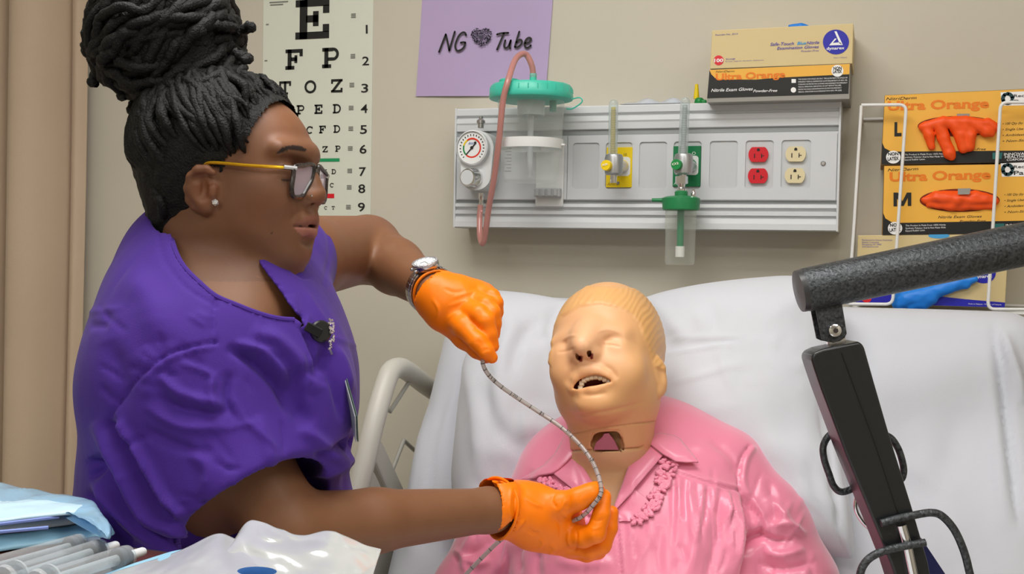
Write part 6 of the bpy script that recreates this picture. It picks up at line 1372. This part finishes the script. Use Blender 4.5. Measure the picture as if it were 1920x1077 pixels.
# ---------------------------------------------------------------- badge reel at the neckline
bg = thing('badge_reel', 'black badge reel with sparkly clip and hanging card on the scrub top', 'badge', tuple(cw(604, 630, 1.24)))
def sc(px, py, off=0.0):
    h = hit(px, py, off, SCB); return cs(px, py, 1.27) if h is None else h
def wv(p): return Vector(c2w(np.array([p]))[0])
c_ = wv(sc(596, 625, .004)); tow = (CAM-c_).normalized()
MB().lathe([(.0105, -.004), (.0118, -.002), (.0118, .004), (.010, .006)], axis(c_, tow+Vector((.6, 0, .2))), 24).build('reel_case', mat('reel_black', (20, 20, 22), .3), bg, True)
m = MB(); m.box((-.014, -.004, 0), (.004, .006, .004), axis(wv(sc(589, 627, .004)), tow), bev=.001); m.build('clip', mat('reel_black'), bg)
sp_ = MB(); rnd = random.Random(5)
for k in range(40):
    t = rnd.random(); p = wv(sc(604+t*8+rnd.uniform(-4, 4), 612+t*42+rnd.uniform(-4, 4), .011+rnd.uniform(0, .003))); bm = bmesh.new(); bmesh.ops.create_icosphere(bm, subdivisions=1, radius=.0016); sp_.add([p+v.co for v in bm.verts], [[v.index for v in f.verts] for f in bm.faces]); bm.free()
sp_.build('crystal_trim', mat('sparkle', (206, 200, 206), .15, metal=.8), bg, kind='stuff')
strap = [sc(614, 654, .010), cs(628, 680, 1.21), cs(640, 700, 1.20)]
MB().tube([wv(p) for p in strap], .0012, 8).build('cord', mat('reel_cord', (150, 150, 158), .3), bg, True)
m = MB(); a, b = cs(640, 695, 1.20), cs(648, 715, 1.20); m.tube([wv(a), wv(b)], .0042, 10); m.build('strap_clip', M_chrome, bg, True)
A = [cs(644, 706, 1.195), cs(665, 782, 1.185), cs(667, 830, 1.22), cs(648, 760, 1.235)]
W4 = [wv(p) for p in A]; nn = (W4[1]-W4[0]).cross(W4[3]-W4[0]).normalized()
for k, (nm, m_, o) in enumerate((('badge_sleeve', clear_mat('badge_clear', (220, 226, 232), .55), 0), ('badge_card', mat('card_green', (70, 92, 84), .4), .002))):
    MB().add([p+nn*o for p in W4]+[p+nn*(o+.0012) for p in W4], [(0, 1, 2, 3), (7, 6, 5, 4), (0, 4, 5, 1), (1, 5, 6, 2), (2, 6, 7, 3), (3, 7, 4, 0)]).build(nm, m_, bg)
# ---------------------------------------------------------------- feeding tube
M_tube = mat('clear_tube', (206, 200, 196), .2, trans=.55, coat=.3)
tp = [(912, 668, 1.408), (905, 680, 1.405), (915, 702, 1.41), (938, 724, 1.415), (972, 748, 1.42), (1010, 773, 1.42), (1050, 800, 1.41), (1085, 832, 1.395), (1108, 862, 1.38), (1121, 890, 1.368), (1127, 915, 1.357), (1125, 930, 1.352), (1112, 948, 1.352), (1095, 966, 1.36), (1076, 977, 1.372), (1050, 985, 1.44), (1010, 985, 1.455), (975, 990, 1.45), (940, 1012, 1.45), (905, 1045, 1.45), (870, 1082, 1.45), (820, 1140, 1.46)]
TP = spline([tuple(cw(*p)) for p in tp], 10)
ngt = thing('feeding_tube', 'thin clear graduated feeding tube held between both gloved hands', 'tube', tuple(TP[0]))
MB().tube(TP, .0027, 12).build('tube', M_tube, ngt, True)
tk = MB()
for k in range(6, len(TP)-3, 5):
    d_ = (TP[k+1]-TP[k-1]); d_ /= np.linalg.norm(d_); tk.tube([TP[k]-d_*.0004, TP[k]+d_*.0004], .00285, 12, cap=False)
tk.build('depth_marks', M_ink, ngt, kind='stuff')
for s_, x, y, d_ in (('15', 924, 713, 1.41), ('20', 965, 744, 1.418), ('25', 1015, 777, 1.418), ('30', 1064, 811, 1.404), ('35', 1108, 863, 1.378), ('45', 1122, 936, 1.349), ('50', 1079, 976, 1.368)):
    A_ = cw(x-4, y-2.5, d_-.0034); B_ = cw(x+4, y+3, d_-.0034); letter(ngt, s_, A_, B_, .0034, M_ink, upv=tuple(UP), off=0)
lp_ = [(918, 655, 1.43), (930, 630, 1.455), (937, 600, 1.46), (939, 575, 1.46), (933, 556, 1.47), (915, 560, 1.48)]
MB().tube(spline([tuple(cw(*p)) for p in lp_], 8), .0027, 12).build('tube_end', M_tube, ngt, True)
# ================================================================ patient lift
M_ham = mat('hammertone', (40, 42, 45), .36, metal=.45, var=1.0, vscale=260, col2=(86, 90, 94), bump=.6, bscale=320)
M_pad = mat('black_pad', (30, 32, 34), .32, bump=.08, bscale=500, coat=.2)
LD = 1.40
mast_top = cw(2290, 384, 1.42)
lf = thing('patient_lift', 'patient lift with dark hammered boom and black padded hanger bar', 'patient lift', (mast_top.x, mast_top.y, 0))
E0 = cw(1505, 545, LD); E1 = cw(1960, 450, LD); bx_ = (E1-E0).normalized()
MB().tube([E0, E0+bx_*.004, E1, mast_top], [.0262, .0275, .0275, .0275], 36).build('boom', M_ham, lf, True)
MB().lathe([(.0268, -.006), (.0268, .001), (.0262, .004), (.0005, .0065)], axis(E0-bx_*.001, -bx_), 36).build('end_cap', mat('cap_black', (58, 58, 60), .35), lf, True)
MB().tube([(mast_top.x, mast_top.y, .12), (mast_top.x, mast_top.y, mast_top.z+.02)], .034, 28).build('mast', M_ham, lf, True)
for s in (-1, 1):
    o = MB().tube([(mast_top.x, mast_top.y+s*.05, .1), (mast_top.x-.25, mast_top.y+s*.3, .09), (mast_top.x-.55, mast_top.y+s*.32, .09)], .028, 16).build('base_leg', M_ham, lf, True)
    MB().lathe([(.045, -.015), (.05, 0), (.045, .015)], axis((mast_top.x-.53, mast_top.y+s*.32, .05), (0, 1, 0)), 20).build('caster', mat('rubber_black'), o, True)
    MB().lathe([(.045, -.015), (.05, 0), (.045, .015)], axis((mast_top.x+.02, mast_top.y+s*.08, .05), (0, 1, 0)), 20).build('caster', mat('rubber_black'), o, True)
def slabpx(pts, d0, d1, bev, nm, m_, par, seg=3):
    A = [cw(x, y, d0) for x, y in pts]; B = [cw(x, y, d0)+FWD*(d1-d0) for x, y in pts]; k = len(pts); mb = MB()
    T = tessellate_polygon([[Vector((x, y, 0)) for x, y in pts]])
    mb.add(A+B, [tuple(range(k)), tuple(range(k, 2*k))[::-1]]+[(i, (i+1) % k, k+(i+1) % k, k+i) for i in range(k)])
    o = mb.build(nm, m_, par, True); b = o.modifiers.new('b', 'BEVEL'); b.width = bev; b.segments = seg; b.limit_method = 'ANGLE'; b.angle_limit = math.radians(35); return o
pl = [(1528, 572), (1545, 566), (1578, 564), (1584, 600), (1588, 626), (1584, 634), (1575, 640), (1563, 643), (1550, 641), (1541, 637)]
o = slabpx(pl, LD-.004, LD-.001, .0008, 'bracket_plate', M_ham, lf); slabpx([(x-10, y-2) for x, y in pl], LD+.018, LD+.021, .0008, 'bracket_plate', M_ham, lf)
p = cw(1564.5, 620, LD-.006); MB().lathe([(.0088, -.03), (.0088, 0), (.0078, .004), (.004, .0055)], axis(p, -FWD), 28).build('pivot_bolt', M_chrome, lf, True)
MB().lathe([(.0036, .0050), (.0034, .0064), (.0005, .0066)], axis(p, -FWD), 6).build('bolt_socket', mat('socket_dark', (90, 84, 86), .3, metal=.8), lf, True)
hg = slabpx([(1546, 600), (1578, 596), (1590, 655), (1556, 664)], LD+.003, LD+.015, .002, 'swivel_neck', M_chrome, lf)
pad = [(1521, 672), (1526, 662), (1542, 655), (1580, 647), (1609, 641), (1617, 644), (1622, 654), (1640, 718), (1668, 815), (1711, 953), (1741, 1056), (1752, 1120), (1690, 1120), (1673, 1066), (1648, 1003), (1586, 853), (1540, 730), (1527, 692)]
hb_ = slabpx(pad, LD-.022, LD+.03, .017, 'hanger_pad', M_pad, lf, 6)
V_ = [cw(1578, 662, LD-.0225), cw(1640, 830, LD-.0225), cw(1688, 975, LD-.0225)]
MB().tube(V_, .0007, 6).build('pad_seam', mat('seam_black', (16, 16, 18), .5), hb_, True)
def loop(pts, nm, r=.0049, closed=False, m_=None):
    P_ = spline([tuple(cw(*q)) for q in pts], 8, closed); return MB().tube(P_, r, 12, closed=closed).build(nm, m_ or M_ham, lf, True)
D1 = LD-.03
loop([(1652, 982, D1), (1680, 974, D1), (1712, 967, D1), (1745, 962, D1), (1766, 968, D1), (1788, 992, D1), (1804, 1025, D1), (1815, 1062, D1), (1822, 1110, D1), (1800, 1150, D1+.01), (1740, 1165, D1+.015), (1700, 1150, D1+.02)], 'sling_hook')
loop([(1735, 1018, D1-.004), (1705, 1023, D1-.004), (1672, 1030, D1-.004), (1642, 1040, D1-.004), (1622, 1056, D1-.004), (1612, 1082, D1-.004), (1612, 1130, D1), (1650, 1160, D1+.01), (1700, 1150, D1+.02)], 'sling_hook')
D2 = LD+.05
loop([(1575, 811, D2), (1556, 816, D2), (1544, 836, D2), (1545, 860, D2), (1554, 888, D2), (1564, 913, D2), (1580, 923, D2), (1610, 913, D2), (1650, 905, D2), (1685, 902, D2), (1694, 888, D2), (1692, 866, D2), (1682, 838, D2), (1664, 818, D2), (1620, 806, D2)], 'sling_hook', .0046, True)
MB().tube([cw(1690, 985, D1+.004), cw(1700, 1020, D1+.004), cw(1712, 1077, D1+.004), cw(1722, 1130, D1+.004)], .0062, 14).build('hook_bolt', M_chrome, lf, True)
loop([(1622, 916, D2+.004), (1610, 926, D2+.004), (1604, 946, D2+.004), (1608, 964, D2+.004), (1622, 984, D2+.004), (1640, 994, D2+.004), (1652, 975, D2+.01), (1640, 930, D2+.012)], 'strap_ring', .0028, True, M_chrome)
M_strap = mat('navy_webbing', (32, 34, 82), .85, bump=.5, bscale=700)
sp0 = [(1636, 992), (1702, 985), (1728, 1010), (1776, 1082), (1810, 1140), (1720, 1150), (1684, 1086), (1660, 1046)]
st_ = slabpx(sp0, D2+.002, D2+.006, .0008, 'lift_sling_strap', M_strap, None); tag(st_, 'navy webbing sling strap hanging from the ring of the lift', 'strap')
# ================================================================ overbed table with supplies
TZ = cw(158, 1014, 1.10).z; ZN = Vector((0, 0, 1))
def ont(px, py, h=0.0): return onplane(px, py, (0, 0, TZ+h), ZN)
tb = thing('overbed_table', 'dark brown overbed table carrying syringes and sterile packs', 'table', (ont(200, 1100).x, ont(200, 1100).y, 0))
e0, e1 = ont(120, 1009), ont(372, 1042); ex = (e1-e0).normalized(); ey = Vector((ex.y, -ex.x, 0))
if ey.y > 0: ey = -ey
cA, cB = e0-ex*.35, e1+ex*.16; cC, cD = cB+ey*.42, cA+ey*.42
M_wood = mat('brown_laminate', (92, 52, 38), .35, var=.35, vscale=14, stretch=(1, 6, 1))
o = MB().add([p+ZN*z for z in (-.024, 0) for p in (cA, cB, cC, cD)], [(3, 2, 1, 0), (4, 5, 6, 7), (0, 1, 5, 4), (1, 2, 6, 5), (2, 3, 7, 6), (3, 0, 4, 7)]).build('table_top', M_wood, tb); b = o.modifiers.new('b', 'BEVEL'); b.width = .004; b.segments = 2
M_edge = mat('edge_trim', (46, 44, 46), .4)
for p, q in ((cA, cB), (cB, cC), (cC, cD), (cD, cA)): MB().tube([p-ZN*.006, q-ZN*.006], .0055, 10).build('edge_strip', M_edge, tb, True)
col = (cA*.75+cD*.25)+ex*.08; MB().box((col.x-.035, col.y-.03, .08), (col.x+.035, col.y+.03, TZ-.02), bev=.005).build('column', M_bedm, tb)
for s in (-.3, .1): MB().box((col.x-.05, col.y+s-.025, .03), (col.x+.5, col.y+s+.025, .07), bev=.005).build('foot', M_bedm, tb)
MB().box((col.x-.04, col.y-.32, .03), (col.x+.04, col.y+.12, .08), bev=.005).build('cross_foot', M_bedm, tb)
# puffy packs: outline pixels laid on a level, swelling towards the middle
def pack(nm, outline, h0, T, m_, parent, curl=None, noise=.002, seed=1, rim=28, S=None, drop=None):
    out_ = spline(outline, 6, True); c = out_.mean(0); K = len(out_); nr = 16; P2 = np.array([c+(p-c)*(j/nr) for j in range(nr+1) for p in out_]); d = dist_poly(P2, np.vstack([out_, out_[:1]]))[0]
    pr = np.sqrt(np.clip(1-(1-np.clip(d/rim, 0, 1))**2, 0, 1)); W = np.array([tuple(ont(x, y, h0+(curl(x, y) if curl else 0))) for x, y in P2])
    up = T*pr+noise*noise3(W, 60, seed)*pr+noise*.6*noise3(W, 140, seed+1)*pr; top_ = W+np.array([0, 0, 1.])*up[:, None]; bot = W-np.array([0, 0, 1.])*(pr*min(h0, T*.3)*.9)[:, None]
    Q = [(j*K+i, j*K+(i+1) % K, (j+1)*K+(i+1) % K, (j+1)*K+i) for j in range(1, nr) for i in range(K)]; Qa = np.array(Q)
    if S:
        Vc = w2c(top_); n_ = normals(Vc, Qa)
        if n_[:, 2].mean() < 0: n_ = -n_
        top_ = c2w(strokes(Vc, Qa, S, N=n_))
    n0 = len(top_); F_ = [tuple(q) for q in Q]+[tuple(i+n0 for i in q)[::-1] for q in Q]+[(0, K+i, K+(i+1) % K) for i in range(K)]+[(n0, n0+K+(i+1) % K, n0+K+i) for i in range(K)]
    me = from_py(np.vstack([top_, bot]), F_); bm = bmesh.new(); bm.from_mesh(me); bmesh.ops.remove_doubles(bm, verts=bm.verts, dist=2e-5); bmesh.ops.recalc_face_normals(bm, faces=bm.faces); bm.to_mesh(me); bm.free()
    return link(nm, me, m_, parent)
M_film = clear_mat('blue_film', (176, 214, 238), .55, rough=.15); M_wpack = mat('white_pack', (222, 230, 236), .4, var=.04, vscale=20); M_bluep = mat('pale_blue_pack', (150, 200, 226), .4)
p1 = thing('sterile_pouch', 'pale blue sterile pouch lowest in the pile behind the syringes', 'pouch', ont(60, 1020))
pack('pouch_body', [(-90, 1012), (20, 1002), (120, 992), (190, 988), (212, 994), (206, 1006), (120, 1018), (30, 1030), (-90, 1045)], .002, .010, M_bluep, p1, rim=16)
p2 = thing('sterile_pouch', 'white paper pouch with blue stripes in the middle of the pile', 'pouch', ont(40, 1000, .02))
pack('pouch_body', [(-90, 960), (20, 955), (100, 953), (165, 958), (172, 966), (150, 980), (70, 992), (10, 1000), (-90, 1010)], .014, .012, M_wpack, p2, rim=18, noise=.003)
for k, (a, b_) in enumerate((((-20, 986), (110, 970)), ((-20, 1000), (90, 990)))): MB().tube([ont(a[0], a[1], .028), ont((a[0]+b_[0])/2, (a[1]+b_[1])/2, .0290), ont(*b_, .028)], .0018, 6).build('blue_stripe', mat('stripe_blue', (120, 140, 206), .5), p2, True)
p3 = thing('sterile_pouch', 'clear blue film pouch lying on top of the pile', 'pouch', ont(60, 960, .035))
pack('pouch_film', [(-90, 905), (0, 910), (80, 926), (160, 941), (180, 950), (196, 972), (210, 992), (205, 1012), (190, 1000), (160, 975), (60, 962), (-90, 972)], .028, .008, M_film, p3, rim=22, noise=.004)
pack('pouch_paper', [(-90, 940), (0, 941), (90, 945), (168, 950), (166, 962), (80, 970), (-90, 985)], .030, .006, mat('pouch_inner', (190, 220, 236), .4), p3, rim=14, noise=.003)
# syringes
M_barrel = clear_mat('syringe_clear', (244, 249, 252), .93, rough=.08); M_plg = clear_mat('plunger_clear', (244, 249, 252), .82, rough=.15)
for i, (a, b_) in enumerate((((128, 1080), (240, 1044)), ((66, 1072), (190, 1032)), ((8, 1062), (152, 1022)))):
    r = .0108; A = ont(*a, r); B = ont(*b_, r); u = (B-A).normalized(); Lb = (B-A).length
    t = thing('syringe', ['large clear syringe nearest the silver pouch', 'large clear syringe between the two others on the table', 'large clear syringe beside the pile of sterile pouches'][i], 'syringe', ont(*a), 'large syringes on the overbed table')
    M0 = axis(A, u)
    MB().lathe([(r*1.02, -.02), (r, -.015), (r, Lb-.004), (r*.95, Lb), (.0045, Lb+.004), (.0042, Lb+.008)], M0, 32, cap=False).build('barrel', M_barrel, t, True)
    MB().lathe([(.0046, Lb+.003), (.0042, Lb+.018), (.0034, Lb+.020)], M0, 16).build('nozzle', mat('nozzle_white', (222, 226, 228), .35), t, True)
    mb = MB(); 
    for k in (Lb-.012, Lb-.005): mb.lathe([(r*.9, k-.002), (r*.97, k-.0015), (r*.97, k+.0015), (r*.9, k+.002)], M0, 28)
    mb.lathe([(r*.86, Lb-.014), (r*.86, Lb-.003), (.003, Lb-.0005)], M0, 28); mb.build('rubber_stopper', mat('stopper', (58, 66, 78), .5), t, True)
    MB().lathe([(.005, -.03), (.005, Lb-.014)], M0, 14).build('plunger_rod', M_plg, t, True)
    MB().lathe([(r*1.15, -.034), (r*1.25, -.032), (r*1.25, -.030), (r*1.1, -.029)], M0, 32).build('plunger_disc', M_plg, t, True)
    MB().lathe([(r*1.02, -.021), (r*1.35, -.0205), (r*1.35, -.0185), (r*1.02, -.018)], M0, 32).build('finger_flange', M_plg, t, True)
# foil pouches on the right of the table
M_foil = mat('foil_pouch', (218, 222, 224), .2, metal=.4, coat=.3, var=.05, vscale=30)
fp = thing('foil_pouch', 'crumpled silver white plastic pouch standing up at the table edge', 'pouch', ont(560, 1085))
def sheet(nm, cols, m_, par, t=.0006, nz=7, seed=2, amp=.004):
    # columns of (px, py, depth) from the top edge down
    V = []; rnd = random.Random(seed); n = len(cols)
    C_ = [spline(c, 14) for c in cols]; k = len(C_[0]); D_ = np.array([[tuple(cw(*p)) for p in c] for c in C_]); m2 = []
    D2_ = np.array([spline(D_[:, j], 12) for j in range(k)]).transpose(1, 0, 2); nn_, kk = D2_.shape[:2]; flat = D2_.reshape(-1, 3)
    fw_ = np.array(FWD); flat = flat-fw_*((noise3(flat, 60, seed)*amp*1.6+np.abs(noise3(flat, 120, seed+3))*amp*2.2)[:, None])
    flat[:, 2] = np.maximum(flat[:, 2], TZ+(.0015 if seed == 6 else .003 if seed == 8 else .0045))
    Qs = np.array([(i*kk+j, i*kk+j+1, (i+1)*kk+j+1, (i+1)*kk+j) for i in range(nn_-1) for j in range(kk-1)]); o = link(nm, from_np(flat, Qs), m_, par); s = o.modifiers.new('s', 'SOLIDIFY'); s.thickness = t; return o
sheet('pouch_flap', [[(440, 1010, 1.04), (425, 1035, 1.0), (400, 1100, .95)], [(470, 976, 1.06), (462, 1020, 1.02), (440, 1110, .95)], [(525, 990, 1.05), (515, 1030, 1.01), (500, 1110, .95)], [(570, 1003, 1.05), (565, 1040, 1.01), (560, 1110, .95)], [(616, 996, 1.05), (615, 1040, 1.01), (610, 1115, .95)], [(668, 1012, 1.05), (664, 1050, 1.01), (660, 1120, .95)], [(716, 1029, 1.05), (706, 1060, 1.02), (695, 1120, .96)]], M_foil, fp)
p5 = thing('foil_pouch', 'flat silver pouch with pale blue edge and blue print on the table', 'pouch', ont(400, 1085))
sheet('pouch_sheet', [[(196, 1079, .97), (180, 1100, .94), (150, 1160, .88)], [(260, 1058, .99), (250, 1090, .95), (230, 1160, .88)], [(330, 1036, 1.01), (330, 1070, .96), (330, 1150, .88)], [(402, 1003, 1.03), (400, 1045, .98), (400, 1150, .88)], [(440, 1012, 1.03), (450, 1060, .98), (460, 1150, .88)], [(520, 1040, 1.02), (520, 1070, .98), (520, 1150, .88)]], M_foil, p5, seed=6)
sheet('pale_blue_edge', [[(188, 1080, .975), (170, 1092, .955)], [(250, 1057, .995), (240, 1072, .975)], [(320, 1035, 1.015), (312, 1052, .99)], [(345, 1030, 1.02), (335, 1046, .995)]], M_bluep, p5, seed=8, amp=.001)
mb = MB(); c_ = cw(482, 1072, .955)
mb.add([c_]+[c_+(RGT*math.cos(k*.3142)*.017+(UP*.55-FWD*.4)*math.sin(k*.3142)*.009) for k in range(20)], [(0, 1+k, 1+(k+1) % 20) for k in range(20)]); mb.build('blue_logo', mat('logo_blue', (44, 110, 190), .4), p5)
